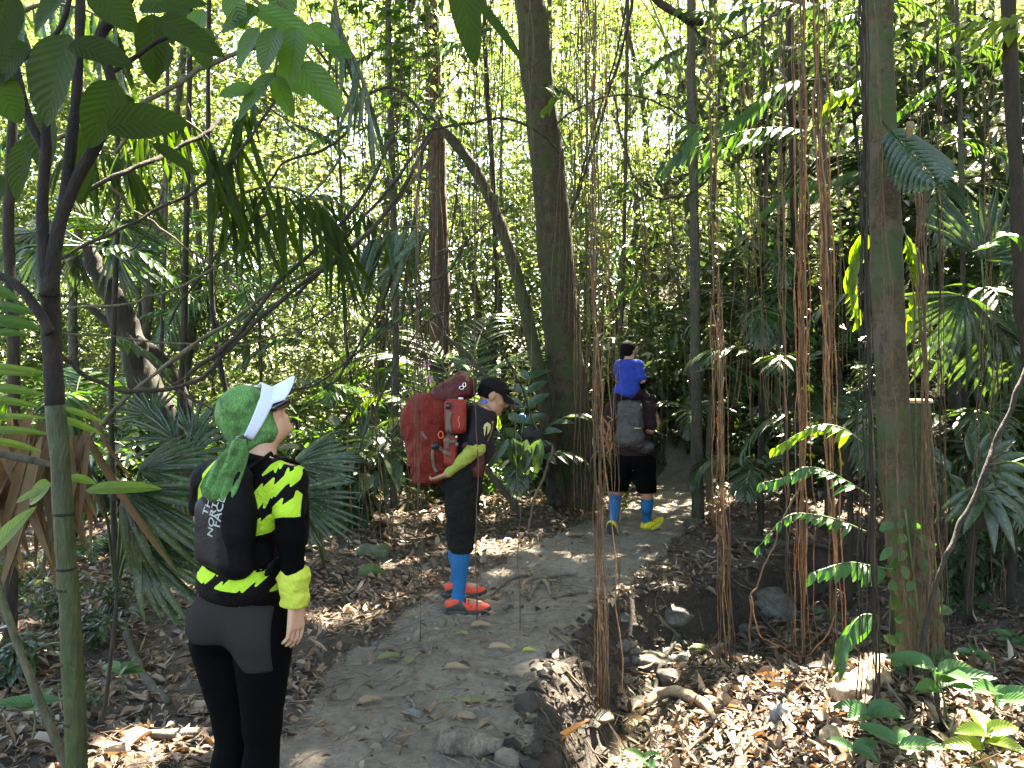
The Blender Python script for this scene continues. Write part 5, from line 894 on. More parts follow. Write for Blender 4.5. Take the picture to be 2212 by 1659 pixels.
# ================================================================ diagonal lianas
def liana(label, pts, Y0, Y1, r, mat='vine_dark', name='liana', cat='liana', jit=.012, group=None, rough=.2, n=None):
    k = len(pts); rr = np.random.default_rng(len(label)+int(pts[0][0])); q = np.array([P(a, b, Y0+(Y1-Y0)*i/(k-1)) for i, (a, b) in enumerate(pts)]); n = n or 14*k
    c = spline(q, n); w = np.stack([fbm(np.stack([np.linspace(0, n*.12, n)+7*j, np.full(n, rr.uniform(0, 50)), np.zeros(n)], 1), 3) for j in range(3)], 1); c = c+w*jit*2.2
    o = Geo().add(*tube(c, r, 7, rough, rf=12)).build(name, M[mat], origin=tuple(c[0])); return tag(o, label, cat, group)
LI = [('dark branching liana rising from the fork of the sapling into the hanging fronds', [(185, 410), (294, 362), (369, 328), (441, 290), (478, 250)], 4.2, 5.0, .013),
 ('long thin liana from the left crossing up through the bright gap', [(130, 557), (239, 503), (342, 455), (479, 362), (588, 222), (640, 120)], 4.4, 5.2, .010),
 ('uppermost pale grey liana slanting toward the toothed leaves', [(60, 330), (113, 301), (239, 253), (342, 205), (438, 144), (560, 100)], 4.0, 4.6, .014, 'vine_olive'),
 ('short drooping pale liana in front of the hanging fronds', [(240, 405), (298, 458), (376, 512), (445, 564), (520, 630)], 4.6, 5.0, .008, 'vine_olive'),
 ('big sagging liana loop that swings low and climbs to the right', [(100, 735), (137, 776), (205, 824), (291, 844), (376, 838), (445, 807), (513, 732), (633, 629), (756, 540), (850, 440), (935, 290)], 4.6, 5.6, .015),
 ('straight olive liana rising through the bottom of the sagging loop', [(120, 1030), (154, 991), (291, 848), (410, 752), (513, 684), (599, 622), (718, 561), (830, 470), (930, 340)], 5.2, 5.8, .014, 'vine_olive'),
 ('nearly level liana above the sagging loop', [(125, 668), (274, 653), (376, 622), (513, 547), (640, 450), (740, 340)], 4.9, 5.4, .009, 'vine_olive'),
 ('flat lower liana running right behind the sagging loop', [(125, 718), (239, 725), (376, 745), (513, 745), (650, 711), (756, 643), (880, 545)], 5.3, 6.2, .008, 'vine_olive'),
 ('dark liana falling from the leaning palm toward the scarf', [(278, 720), (300, 755), (376, 831), (468, 896), (520, 940)], 5.6, 5.4, .011),
 ('dark liana running parallel above the right half of the sagging loop', [(400, 810), (470, 760), (560, 660), (600, 610), (700, 520), (800, 400), (850, 290)], 5.0, 5.8, .014),
 ('thin curved twig like liana above the woman visor', [(600, 850), (680, 830), (760, 770), (830, 690), (880, 560)], 5.6, 6.2, .007),
 ('black liana from the gap down to the left of the red pack', [(880, 470), (850, 590), (800, 700), (740, 800), (700, 840)], 5.8, 5.9, .010),
 ('liana crossing the bright gap from the reddish trunk to lower left', [(940, 275), (890, 340), (830, 420), (740, 520), (690, 590), (640, 640)], 6.4, 6.2, .013),
 ('long sloping liana below the toothed leaves', [(750, 285), (700, 320), (620, 350), (560, 420), (500, 500), (430, 600), (360, 700)], 5.2, 5.6, .009),
 ('arched liana bridging from the reddish trunk to the thick trunk', [(930, 280), (1000, 268), (1060, 258), (1110, 262), (1170, 290), (1210, 335)], 9.0, 9.4, .016),
 ('thin hooked liana sweeping right from the thick trunk top', [(1200, 270), (1250, 232), (1320, 205), (1400, 215), (1470, 250), (1530, 290)], 7.5, 7.4, .009),
 ('drooping black liana curve right of the thick trunk', [(1325, 200), (1338, 270), (1359, 359), (1380, 395), (1403, 417), (1440, 430), (1500, 415), (1540, 380)], 7.0, 7.0, .010),
 ('straight dark liana slanting down beside the thick trunk', [(1372, -30), (1345, 100), (1318, 191), (1283, 308), (1260, 380), (1236, 450)], 6.6, 7.6, .012),
 ('twin straight liana slanting beside the first straight one', [(1358, -30), (1330, 120), (1306, 210), (1272, 320), (1250, 400), (1230, 470)], 6.9, 7.8, .009),
 ('thick rough liana slanting down across the palms at the right edge', [(2240, 740), (2204, 821), (2160, 935), (2112, 1048), (2060, 1170), (2007, 1309), (1996, 1418), (2020, 1500), (2043, 1575), (2127, 1652), (2200, 1720)], 4.8, 3.9, .014, 'vine_dark'),
 ('dark branch over the top right of centre', [(1380, -30), (1430, 15), (1475, 40), (1520, 50)], 6.2, 6.4, .03),
 ('thin liana crossing low in front of the leaning tree stem', [(1010, 700), (1080, 760), (1130, 850), (1160, 930), (1200, 980)], 8.9, 9.1, .011),
 ('dead sloping branch behind the dark cap', [(930, 700), (985, 745), (1030, 790), (1075, 840), (1110, 880)], 8.6, 8.8, .022, 'bark_grey'),
 ('dark bare branch beneath the chest of the bent hiker', [(1050, 1010), (1075, 1045), (1105, 1080), (1125, 1110)], 7.6, 7.4, .035, 'bark_dark'),
 ('forked dead sticks leaning at the thick tree foot', [(1140, 1180), (1155, 1080), (1180, 1020), (1195, 960)], 8.6, 8.8, .016, 'twig'),
 ('curly liana rising behind the bent hiker back', [(760, 1020), (800, 900), (870, 760), (930, 690), (1010, 660)], 7.2, 7.6, .009),
 ('crooked branch in the top left sky gap', [(560, -20), (640, 60), (720, 150), (760, 210), (850, 190), (930, 265)], 6.4, 6.8, .012),
 ('forked twig hanging from the dark branch over the top right of centre', [(1480, 40), (1540, 90), (1600, 80), (1680, 30)], 6.4, 6.2, .008),
 ('slack liana drooping across the middle root curtains', [(1560, 300), (1640, 420), (1700, 400), (1760, 270)], 6.4, 6.2, .007),
 ('dead branch slanting at the bottom of the middle root curtain', [(1730, 1050), (1690, 1130), (1650, 1230), (1625, 1290), (1620, 1360), (1618, 1425)], 5.0, 5.1, .006, 'root_brown'),
 ('looping root crossing low between the root curtains', [(1627, 1290), (1640, 1370), (1690, 1400), (1740, 1415), (1800, 1350), (1808, 1250)], 5.1, 5.2, .0045, 'root_red')]
for a in LI: liana(*a)
rr = np.random.default_rng(77)
for i in range(34):   # many fine crossing stems in the left half
    x0 = rr.uniform(60, 1000); y0 = rr.uniform(150, 1000); s_ = rr.choice([-1, 1], p=[.3, .7]); ln = rr.uniform(150, 420); a = rr.uniform(.3, 1.1)
    pts = [(x0+s_*ln*t*math.cos(a)+rr.normal()*10, y0-ln*t*math.sin(a)+rr.normal()*10+60*t*(1-t)) for t in (0, .3, .6, 1)]; Y = rr.uniform(5.8, 9)
    liana('fine dark crossing stem, one of many tangled in the bright left half', pts, Y, Y+rr.uniform(-.4, .4), rr.uniform(.004, .008), ('vine_dark', 'vine_olive')[i % 3 == 0], 'vine_stem', 'vine', group='fine crossing stems in the left half')
# ================================================================ hanging aerial roots
def root(px0, y0, px1, y1, Y, r, mat, label, group, seed, wig=5.0, n=None, hair=.3, Y1=None):
    rr = np.random.default_rng(seed); n = n or max(10, int(abs(y1-y0)/26)); t = np.linspace(0, 1, n); f = 1.6*(abs(y1-y0)/500.0)+.3
    wx = wig*(vnoise(np.stack([t*f*3, np.full(n, seed*1.7), 0*t], 1))*2+.45*vnoise(np.stack([t*f*14, np.full(n, seed*.7), 0*t], 1))); wy = .03*vnoise(np.stack([t*f*3, 0*t, np.full(n, seed*2.3)], 1))
    YY = Y+((Y1 or Y)-Y)*t+wy; q = np.array([P(a, b, c) for a, b, c in zip(px0+(px1-px0)*t+wx, y0+(y1-y0)*t, YY)])
    if y1 > 1040: q[-1][2] = min(q[-1][2], Z(q[-1][0], q[-1][1])+.01) if abs(q[-1][2]-Z(q[-1][0], q[-1][1])) < .25 else q[-1][2]
    o = Geo().add(*tube(q, r, 5, hair, rf=30)).build('aerial_root', M[mat], origin=tuple(q[0])); return tag(o, label, 'aerial root', group)
def curtain(px0, px1, y1, Y, k, mat, label, group, seed, r=(.003, .007), spread=1.0, y0=-60, foot=None, wig=6):
    rr = np.random.default_rng(seed); r = (r[0]*.62, r[1]*.66); wig = wig*.85
    for i in range(k):
        a = rr.uniform(px0, px1); b = rr.uniform(px0, px1) if foot is None else rr.uniform(*foot); yy = y1+rr.uniform(-35, 25); c = (a+b)/2
        if y0 == -60 and k < 13 and px0 > 1250: a += rr.uniform(-14, 14)
        yb = yy; ya = rr.uniform(y0[0], y0[1]) if isinstance(y0, tuple) else y0
        root(a, ya, a+(b-a)*1.0, yb, Y+rr.uniform(-.06, .06), rr.uniform(*r), (mat if rr.random() < (.6 if mat == 'root_red' else .85) else 'root_brown'), label, group, seed*50+i, wig)
curtain(1266, 1288, 1500, 4.55, 11, 'root_red', 'long orange root strand hanging down to the stream before the thick trunk', 'orange root strands hanging to the stream', 1, (.003, .006), foot=(1282, 1312), wig=7)
curtain(1238, 1290, 1080, 8.9, 9, 'root_brown', 'brown root strand clinging close to the right side of the thick trunk', 'root strands along the thick trunk', 2, (.004, .010), wig=5)
root(1275, 560, 1348, 1500, 4.5, .004, 'root_red', 'single orange root strand swinging right of the stream bundle', None, 991, 6)
curtain(1302, 1318, 1100, 6.6, 3, 'root_red', 'pinkish root strand hanging just left of the man carrying a boy', 'pinkish roots beside the man carrying a boy', 3, (.004, .007), foot=(1300, 1330), wig=8)
curtain(1325, 1340, 1430, 5.6, 2, 'root_red', 'thin root strand hanging in front of the grey daypack', 'thin roots in front of the grey daypack', 4, (.003, .004), foot=(1325, 1342), y0=(560, 700), wig=8)
curtain(1526, 1546, 1110, 5.35, 6, 'root_red', 'root strand of the upper part of the first red curtain right of the boy', 'upper strands of the first red root curtain', 5, (.003, .007), foot=(1542, 1562), wig=7)
curtain(1544, 1560, 1425, 5.3, 11, 'root_red', 'root strand of the first red curtain touching down beyond the stream', 'lower strands of the first red root curtain', 6, (.003, .007), foot=(1550, 1590), y0=(500, 1000), wig=8)
curtain(1680, 1692, 1390, 5.5, 4, 'root_brown', 'root strand of the narrow brown curtain left of the middle one', 'strands of the narrow brown root curtain', 7, (.003, .006), foot=(1690, 1712), wig=7)
curtain(1718, 1738, 1435, 5.2, 12, 'root_red', 'root strand of the thick middle red curtain', 'strands of the thick middle root curtain', 8, (.003, .007), foot=(1712, 1765), wig=7)
curtain(1716, 1730, 1300, 5.15, 3, 'root_red', 'fused thick red root in the middle curtain', 'fused thick roots of the middle curtain', 9, (.005, .008), foot=(1730, 1746), wig=7)
curtain(1756, 1776, 1440, 5.2, 7, 'root_red', 'root strand of the red curtain just left of the mossy trunk', 'strands of the red root curtain by the mossy trunk', 10, (.003, .008), foot=(1795, 1830), wig=7)
curtain(1764, 1772, 1250, 5.1, 2, 'root_red', 'thick orange root of the curtain just left of the mossy trunk', 'thick orange roots by the mossy trunk', 11, (.006, .008), foot=(1795, 1806), wig=10)
curtain(1852, 1878, 1640, 4.3, 9, 'bark_dark', 'dark rope like root hanging over the left side of the mossy trunk', 'dark rope like roots over the mossy trunk', 12, (.004, .010), foot=(1850, 1905), wig=8)
curtain(1878, 1896, 1600, 4.55, 4, 'root_brown', 'brown root strand running down the front of the mossy trunk', 'brown roots down the front of the mossy trunk', 13, (.003, .006), foot=(1890, 1985), y0=(-60, 300), wig=8)
curtain(1968, 2004, 1500, 4.7, 14, 'root_brown', 'brown root strand of the curtain on the right flank of the mossy trunk', 'brown roots on the right flank of the mossy trunk', 14, (.003, .008), foot=(1975, 2050), y0=(200, 700), wig=9)
curtain(1940, 2000, 640, 5.2, 5, 'root_brown', 'pale thin root above the brown curtain right of the mossy trunk', 'pale thin roots right of the upper mossy trunk', 15, (.003, .005), foot=(1960, 2010), wig=6)
curtain(2026, 2038, 1440, 5.0, 4, 'bark_dark', 'dark straight root strand right of the tall green stump', 'dark straight roots right of the green stump', 16, (.004, .008), foot=(2030, 2050), wig=6)
curtain(2060, 2170, 1330, 5.2, 5, 'root_brown', 'lone thin root strand in front of the palms at the right', 'lone thin roots in front of the right palms', 17, (.003, .005), foot=(2090, 2190), wig=9)
curtain(884, 906, 1300, 4.9, 5, 'root_brown', 'thin brown root strand hanging in front of the red pack', 'thin roots in front of the red pack', 18, (.002, .004), foot=(890, 912), wig=8)
root(1024, -60, 1031, 1300, 5.2, .004, 'root_brown', 'single thin root hanging in front of the bent hiker shoulder', None, 992, 6)
root(1112, -60, 1121, 1300, 5.0, .003, 'root_brown', 'single thin root ending on the path between the two men', None, 993, 6)
root(958, 560, 962, 840, 5.1, .004, 'vine_dark', 'short dark root hanging above the dark cap', None, 994, 6)
curtain(560, 1000, 760, 6.5, 22, 'vine_dark', 'dark thin hanging root, one of many against the bright gap left of the reddish trunk', 'dark hanging roots left of the reddish trunk', 19, (.003, .006), wig=7, y0=(-60, 300))
curtain(760, 960, 1000, 6.8, 26, 'vine_dark', 'dark thin hanging root, one of many behind and above the red pack', 'dark hanging roots above the red pack', 20, (.003, .0065), wig=7, y0=(-60, 300))
curtain(950, 1110, 640, 7.4, 24, 'vine_dark', 'dark thin hanging root, one of many between the reddish trunk and the thick trunk', 'dark hanging roots between reddish and thick trunk', 21, (.003, .007), wig=6)
curtain(1180, 1300, 700, 7.6, 12, 'root_brown', 'brown hanging root along the upper right side of the thick trunk', 'hanging roots beside the upper thick trunk', 22, (.003, .006), wig=6)
curtain(1300, 1520, 640, 7.8, 26, 'root_brown', 'thin brown hanging root, one of many in front of the pale bamboo', 'hanging roots in front of the pale bamboo', 23, (.003, .006), wig=6)
curtain(1560, 1700, 900, 6.6, 12, 'root_brown', 'thin hanging root, one of several between the first red and the middle curtain', 'thin roots between the red curtains', 24, (.003, .005), wig=6)
curtain(1780, 1860, 800, 6.4, 6, 'root_brown', 'thin hanging root in the gap left of the mossy trunk top', 'thin roots left of the mossy trunk top', 25, (.003, .005), wig=6)
curtain(330, 620, 820, 7.0, 16, 'vine_dark', 'black thin hanging stem, one of many over the green scarf', 'black hanging stems over the green scarf', 26, (.003, .007), wig=9, y0=(100, 560))
curtain(700, 920, 1230, 7.6, 16, 'root_brown', 'slim upright brown root reaching the litter left of the red pack hiker', 'slim roots reaching the litter left of the red pack hiker', 27, (.003, .007), wig=7, y0=(500, 860))
# messy nest of broken roots left of the grey pack
rr = np.random.default_rng(61); e = empty('root_tangle', P(1308, 905, 6.4), 'messy pinkish clump of broken root ends beside the grey daypack', 'root tangle')
for i in range(16):
    a = rr.uniform(1300, 1318); b = rr.uniform(895, 960); q = [P(a, b, 6.4+rr.normal()*.05)]
    for k in range(3): q.append(q[-1]+np.array([rr.normal()*.03, rr.normal()*.03, -rr.uniform(.02, .10)]))
    Geo().add(*tube(spline(q, 8), [.008, .003], 5)).build('root_end', M['root_red'], e)

fr = Geo(); rr = np.random.default_rng(314)
for i in range(230):
    Y = rr.uniform(8.5, 13); px = rr.uniform(560, 1720); y0 = rr.uniform(-80, 60) if rr.random() < .8 else rr.uniform(60, 400); y1 = y0+rr.uniform(350, 950); n = 22; t = np.linspace(0, 1, n)
    q = np.array([P(px+7*float(vnoise(np.array([a*4, i*1.3, 0])))*2+rr.normal()*.4, y0+(min(y1, 980)-y0)*a, Y) for a in t]); fr.add(*tube(q, rr.uniform(.002, .004), 4, cap=False))
tag(fr.build('distant_fine_roots', M['vine_olive']), 'countless hair thin roots hanging across the distant wood', 'aerial roots', kind='stuff')
# ================================================================ people
def head_prims(Cc, hf, hu, s=1.0, ears=True, jaw=1.0):
    hf, hu = nrm(hf), nrm(hu); hr = np.cross(hf, hu); F_ = frame(hr, hf, hu); p = lambda r, f, u: np.asarray(Cc)+s*(hr*r+hf*f+hu*u)
    L = [('e', p(0, -.012, .022), (.074*s, .094*s, .090*s), F_, .01), ('e', p(0, .030, -.03), (.060*s, .064*s, .092*s), F_, .03*s), ('c', p(.03, .03, -.075), p(-.03, .03, -.075), .032*s, .032*s, .03*s),
         ('e', p(0, .070, -.092), (.026*s, .022*s, .020*s), F_, .025*s), ('c', p(0, .088, .022), p(0, .110, -.022), .009*s, .014*s, .014*s), ('c', p(-.013, .096, -.028), p(.013, .096, -.028), .009*s, .009*s, .008*s),
         ('e', p(0, .086, .036), (.052*s, .016*s, .012*s), F_, .02*s), ('e', p(.035, .068, -.018), (.024*s, .022*s, .020*s), F_, .02*s), ('e', p(-.035, .068, -.018), (.024*s, .022*s, .020*s), F_, .02*s),
         ('c', p(-.020, .089, -.056), p(.020, .089, -.056), .009*s, .009*s, .01*s), ('c', p(-.015, .087, -.067), p(.015, .087, -.067), .008*s, .008*s, .01*s)]
    if ears:
        for g in (1, -1): L += [('e', p(.076*g, -.006, -.008), (.009*s, .020*s, .032*s), F_, .006*s)]
    return L, p, F_
def hand_prims(w, d, n, th, curl=.5, s=1.0, spread=.10):
    """wrist, pointing dir, palm normal, thumb side"""
    d, n = nrm(d), nrm(n); sd = nrm(np.cross(d, n)); sd = sd if np.dot(sd, th) > 0 else -sd; w = np.asarray(w, float); L = []
    for k, o in enumerate((-.030, -.010, .010, .030)): L.append(('c', w+d*.012*s+sd*o*.6*s, w+d*.082*s+sd*o*s, .013*s, .0115*s, .012*s))
    ln = (.060, .078, .084, .074)
    for k, o in enumerate((-.033, -.0115, .0105, .032)):
        a = w+d*.085*s+sd*o*s; dd = nrm(d+sd*o*spread*30*.15); c = curl*(1+.12*(1.5-k)); l = ln[k]*s; x = 0; r = .0086*s
        for f, q in ((.45, c*.5), (.30, c*.8), (.25, c*.6)):
            x += q; b = a+(dd*math.cos(x)+n*math.sin(x))*l*f; L.append(('c', a, b, r, r*.93, .003)); a = b; r *= .93
    a = w+d*.03*s+sd*.028*s; b = a+(d*.7+sd*.6+n*.35)*.035*s; c_ = b+(d*.85+sd*.25+n*.45)*.032*s; e_ = c_+(d*.9+n*.5)*.026*s
    L += [('c', a, b, .014*s, .011*s, .01), ('c', b, c_, .0105*s, .0095*s, .004), ('c', c_, e_, .0095*s, .008*s, .003)]
    return L
def fold(amp, sc, sh=(1, 1, 1), off=0): return lambda p: amp*fbm(p*np.array(sh)*sc+off, 2)
# ---------------------------------------------------------------- WOMAN
YW = 2.62; rr_ = np.array([math.cos(R(38)), -math.sin(R(38)), 0]); ff_ = np.array([math.sin(R(38)), math.cos(R(38)), 0]); U = np.array([0, 0, 1.]); TW = frame(rr_, ff_, U)
def W(px, py, dy=0.0): return P(px, py, YW+dy)
root_w = W(520, 1350); root_w[2] = 0
wom = empty('person', root_w, 'woman in neon and black jersey with green headscarf and white visor, looking up', 'person')
hips = [('e', W(517, 1318), (.158, .118, .12), TW, .03), ('e', W(470, 1345, -.02), (.088, .095, .092), TW, .03), ('e', W(562, 1352, -.06), (.090, .095, .095), TW, .03)]
torso = [('e', W(524, 1215), (.122, .088, .14), TW, .05), ('e', W(532, 1085), (.150, .098, .15), TW, .05), ('c', W(468, 1035, .07), W(612, 1040, -.08), .058, .058, .05), ('e', W(545, 1010), (.10, .06, .07), TW, .05)]
kL, kR = W(502, 1560, .03), W(566, 1565, -.05); aL, aR = W(502, 1818, .0), W(572, 1825, -.04)
legs = [('c', W(475, 1385, .03), kL, .093, .056, .03), ('c', W(568, 1385, -.06), kR, .093, .056, .03), ('c', kL, aL, .054, .034, .02), ('c', kR, aR, .054, .034, .02), ('e', kL*.6+aL*.4-ff_*.022, (.045, .05, .10), TW, .02), ('e', kR*.6+aR*.4-ff_*.022, (.045, .05, .10), TW, .02), ('c', aL, aL+ff_*.15-U*.035, .036, .028, .02), ('c', aR, aR+ff_*.15-U*.035, .036, .028, .02)]
shR, elR, wrR = W(628, 1040, -.09), W(627, 1160, -.13), W(638, 1300, -.11); shL, elL, wrL = W(448, 1040, .06), W(430, 1140, .12), W(520, 1230, .30)
armR = [('c', shR, elR, .046, .037, .03), ('c', elR, wrR, .036, .024, .02)]; armL = [('c', shL, elL, .044, .036, .03), ('c', elL, wrL, .035, .024, .02)]
hf = nrm([.75, .40, .53]); hu = nrm(np.cross(np.cross(hf, U), hf)); hC = W(547, 900)
hd, hp, HF = head_prims(hC, hf, hu, .98, False); neck = [('c', W(556, 1005), W(556, 935), .056, .050, .03), ('c', W(560, 960), hp(0, .0, -.05), .050, .052, .03)]
handR = hand_prims(wrR, [.04, -.05, -1], [-.75, .35, 0], ff_*1.0, .45, .95)
s = SDF(W(395, 2120)-[0, .4, 0], W(670, 800)+[0.05, .5, 0], .0065)
s.many(legs+hips+torso+armR+armL+neck+hd+handR+hand_prims(wrL, [.6, .6, -.1], [0, 0, -1], U, .5, .95)); sdf_obj('body', s, M['skin_w'], wom)
# leggings: black, with grey seat panel
def tights(infl):
    s = SDF(W(395, 1800)-[0, .35, 0], W(670, 1250)+[0, .4, 0], .0075); s.many(legs[:6]+hips+[('e', W(524, 1235), (.125, .092, .11), TW, .04)], infl); s.plane(W(520, 1262), U); return s
s = tights(.006); s.plane(W(500, 1790), -U); sdf_obj('leggings', s, M['black_cloth'], wom)
s = tights(.0085); Gd = np.stack(np.meshgrid(*s.ax, indexing='ij'), -1); u_ = (Gd[..., 0]-W(520, 1330)[0])/Gd[..., 1]*F_PX+520-0; v_ = 829.5+(CAM_Z-Gd[..., 2])/YW*F_PX
xx = (Gd[..., 0]-0)/YW*F_PX+1106
pl = [(395, 1255), (612, 1290), (617, 1420), (560, 1424), (528, 1392), (500, 1372), (440, 1373), (395, 1340)]
m2 = poly_sd(xx.ravel(), v_.ravel(), pl).reshape(xx.shape)/650.; s.F = np.maximum(s.F, m2.astype(np.float32)); s.F = np.maximum(s.F, ((Gd-W(520, 1330, .05))@ff_).astype(np.float32)); sdf_obj('seat_panel', s, M['grey_tights'], wom)
Geo().add(*tube(spline([W(517, 1278, -.135), W(519, 1320, -.132), W(524, 1345, -.12), W(533, 1366, -.10)], 12), .0035, 5)).build('seam', M['seam'], wom)
# jersey
YP = []
def c2(L): return [(378+.1953*a, 783+.1953*b) for a, b in L]
def c3(L): return [(378+.1953*a, 1107+.1953*b) for a, b in L]
YP = [c2([(1115, 1275), (1040, 1340), (930, 1440), (975, 1345), (880, 1450), (835, 1560), (820, 1659), (850, 1620), (885, 1650), (1000, 1495), (985, 1605), (1080, 1450), (1110, 1350)]),
 c2([(1310, 1130), (1370, 1190), (1385, 1240), (1375, 1290), (1300, 1355), (1322, 1290), (1240, 1340), (1130, 1465), (1140, 1405), (1085, 1485), (1120, 1370), (1240, 1250), (1255, 1175), (1268, 1232), (1330, 1190)]),
 c2([(1360, 1420), (1395, 1460), (1390, 1620), (1390, 1720), (1080, 1740), (1100, 1600), (1215, 1495), (1190, 1595), (1345, 1490)]),
 c2([(1120, 1100), (1180, 1090), (1170, 1165), (1140, 1115), (1122, 1205), (1105, 1160), (970, 1245), (1050, 1140)]), c2([(795, 965), (960, 965), (972, 990), (800, 1015)]), c2([(1050, 990), (1100, 1010), (1140, 1045), (1100, 1045), (1050, 1012)]),
 [(x_-31, y_+8) for x_, y_ in c2([(440, 1075), (330, 1210), (300, 1250), (315, 1300), (400, 1160)])], [(x_-31, y_+8) for x_, y_ in c2([(385, 1190), (300, 1330), (250, 1420), (190, 1640), (330, 1560), (340, 1430), (390, 1300)])],
 c3([(1060, 30), (1078, 180), (1010, 235), (950, 250), (870, 262), (820, 235), (808, 190), (935, 75), (900, 165), (1020, 50)]), c3([(130, 740), (160, 730), (220, 650), (200, 700), (300, 600), (315, 620), (450, 650), (400, 720), (300, 800), (355, 705), (250, 805), (140, 780)]),
 c3([(505, 845), (690, 680), (660, 765), (745, 678), (1030, 685), (898, 808), (942, 700), (760, 865), (742, 812), (700, 862)]), c3([(915, 588), (870, 655), (650, 672), (510, 655), (460, 700), (500, 645), (650, 640)]), c3([(985, 570), (930, 640), (950, 580)]), c3([(1140, 570), (1170, 640), (1155, 676), (960, 676), (1000, 650), (1110, 640)]),
 c3([(1025, 895), (1140, 768), (1122, 862), (1200, 756), (1230, 930)]), c3([(445, 835), (532, 765), (500, 842)])]
def jersey_obj(name, s):
    V, T = s.mesh(); px = V[:, 0]/2.49*F_PX+1106; py = 829.5+(CAM_Z-V[:, 2])/2.49*F_PX; d = np.full(len(V), 99.)
    for pg in YP: d = np.minimum(d, poly_sd(px, py, pg))
    o = Geo().add(V, T).build(name, M['jersey'], wom); at = o.data.attributes.new('pat', 'FLOAT', 'POINT'); at.data.foreach_set('value', np.clip(d-2.5, -20, 20).astype(np.float32)); return o
s = SDF(W(385, 1330)-[0, .4, 0], W(680, 930)+[0.05, .4, 0], .0055)
s.many(torso+[('e', W(520, 1255), (.152, .118, .11), TW, .05)], .013); s.many([('c', shR, shR*.48+elR*.52, .058, .052, .03), ('c', shL, shL*.48+elL*.52, .056, .05, .03)]); s.many([('c', W(556, 1003), W(557, 972), .062, .058, .03)], .004)
s.plane(W(500, 1284), np.array([-.12, 0, -1.])); s.plane(W(557, 974), U+.25*np.array([1, 0, 0])); s.folds(fold(.010, 9, (1, 1, .6)))
s.plane(shR*.46+elR*.54, nrm(elR-shR)) if False else None
jersey_obj('jersey', s)
s = SDF(W(560, 1330)-[0, .3, 0], W(690, 1030)+[0, .2, 0], .0055); s.many([('c', shR*.6+elR*.4, elR, .050, .045, .02), ('c', elR, wrR, .044, .033, .02)]); s.plane(wrR+U*.03, -U); s.folds(fold(.006, 14)); sdf_obj('sleeve', s, M['black_cloth'], wom)
s = SDF(W(400, 1330)-[0, .2, 0], W(560, 1000)+[0, .5, 0], .007); s.many([('c', shL*.6+elL*.4, elL, .048, .042, .02), ('c', elL, wrL, .041, .03, .02)]); sdf_obj('sleeve', s, M['black_cloth'], wom)
s = SDF(wrR-.09, wrR+.12, .005); s.many([('c', wrR+U*.080-np.array([.004, 0, 0]), wrR+U*.0, .052, .046, .01)]); s.folds(fold(.012, 24, (1, 1, 2))); s.plane(wrR-U*.014, -U); sdf_obj('cuff', s, M['cuff_y'], wom)
# scarf: wrapped skull + tail
s = SDF(W(460, 1130)-[0, .2, 0], W(625, 810)+[0, .2, 0], .0055)
s.many([('e', hp(0, -.014, .020), (.086, .098, .100), HF, .02), ('e', hp(0, -.055, -.045), (.058, .056, .058), HF, .03), ('c', hp(.055, .035, .045), hp(.062, .018, -.055), .024, .020, .03), ('c', hp(-.055, .035, .045), hp(-.062, .018, -.055), .024, .020, .03), ('c', hp(.05, -.0, -.07), W(530, 965, -.05), .028, .02, .03), ('c', hp(0, -.02, -.05), W(530, 955, -.03), .05, .03, .03)])
kn_ = hp(0, -.085, -.075); s.folds(lambda p: .0075*np.sin(np.arctan2((p-kn_)@np.cross(hf, hu), (p-kn_)@hu)*15+3*fbm(p*9, 2))*np.exp(-np.linalg.norm(p-kn_, axis=-1)/.075)+.006*fbm(p*16, 2)); sdf_obj('headscarf', s, M['scarf'], wom)
A_ = [((521, 948), 12, .018), ((516, 960), 18, .022), ((510, 978), 25, .022), ((499, 998), 33, .02), ((489, 1017), 36, .018), ((480, 1037), 39, .018), ((473, 1056), 41, .016), ((469, 1074), 36, .012), ((472, 1086), 22, .006)]
st = []
for i, ((a, b), hw, dp) in enumerate(A_): c = W(a, b, -.175+.0*i-.012*math.sin(i*.35)); ax = nrm(np.array([1.0, -.12, -.12])); st.append((c, ax*hw/F_PX*YW, np.array([.05, 1, 0])*dp))
V, F = loft(st, 40, 2); cx_ = np.interp(V[:, 2], [c[2] for c, _, _ in st][::-1], [c[0] for c, _, _ in st][::-1]); w_ = np.sin((V[:, 0]-cx_)*190+5*fbm(V*6, 2))*.0075+.016*fbm(V*12, 2); V[:, 1] += w_; Geo().add(V, F).build('scarf_tail', M['scarf'], wom)
Geo().add(*tube(spline([W(512, 946, -.15), W(524, 944, -.165), W(532, 952, -.16), W(530, 966, -.165), W(522, 972, -.17)], 14), .006, 6)).build('visor_strap', M['buckle'], wom)
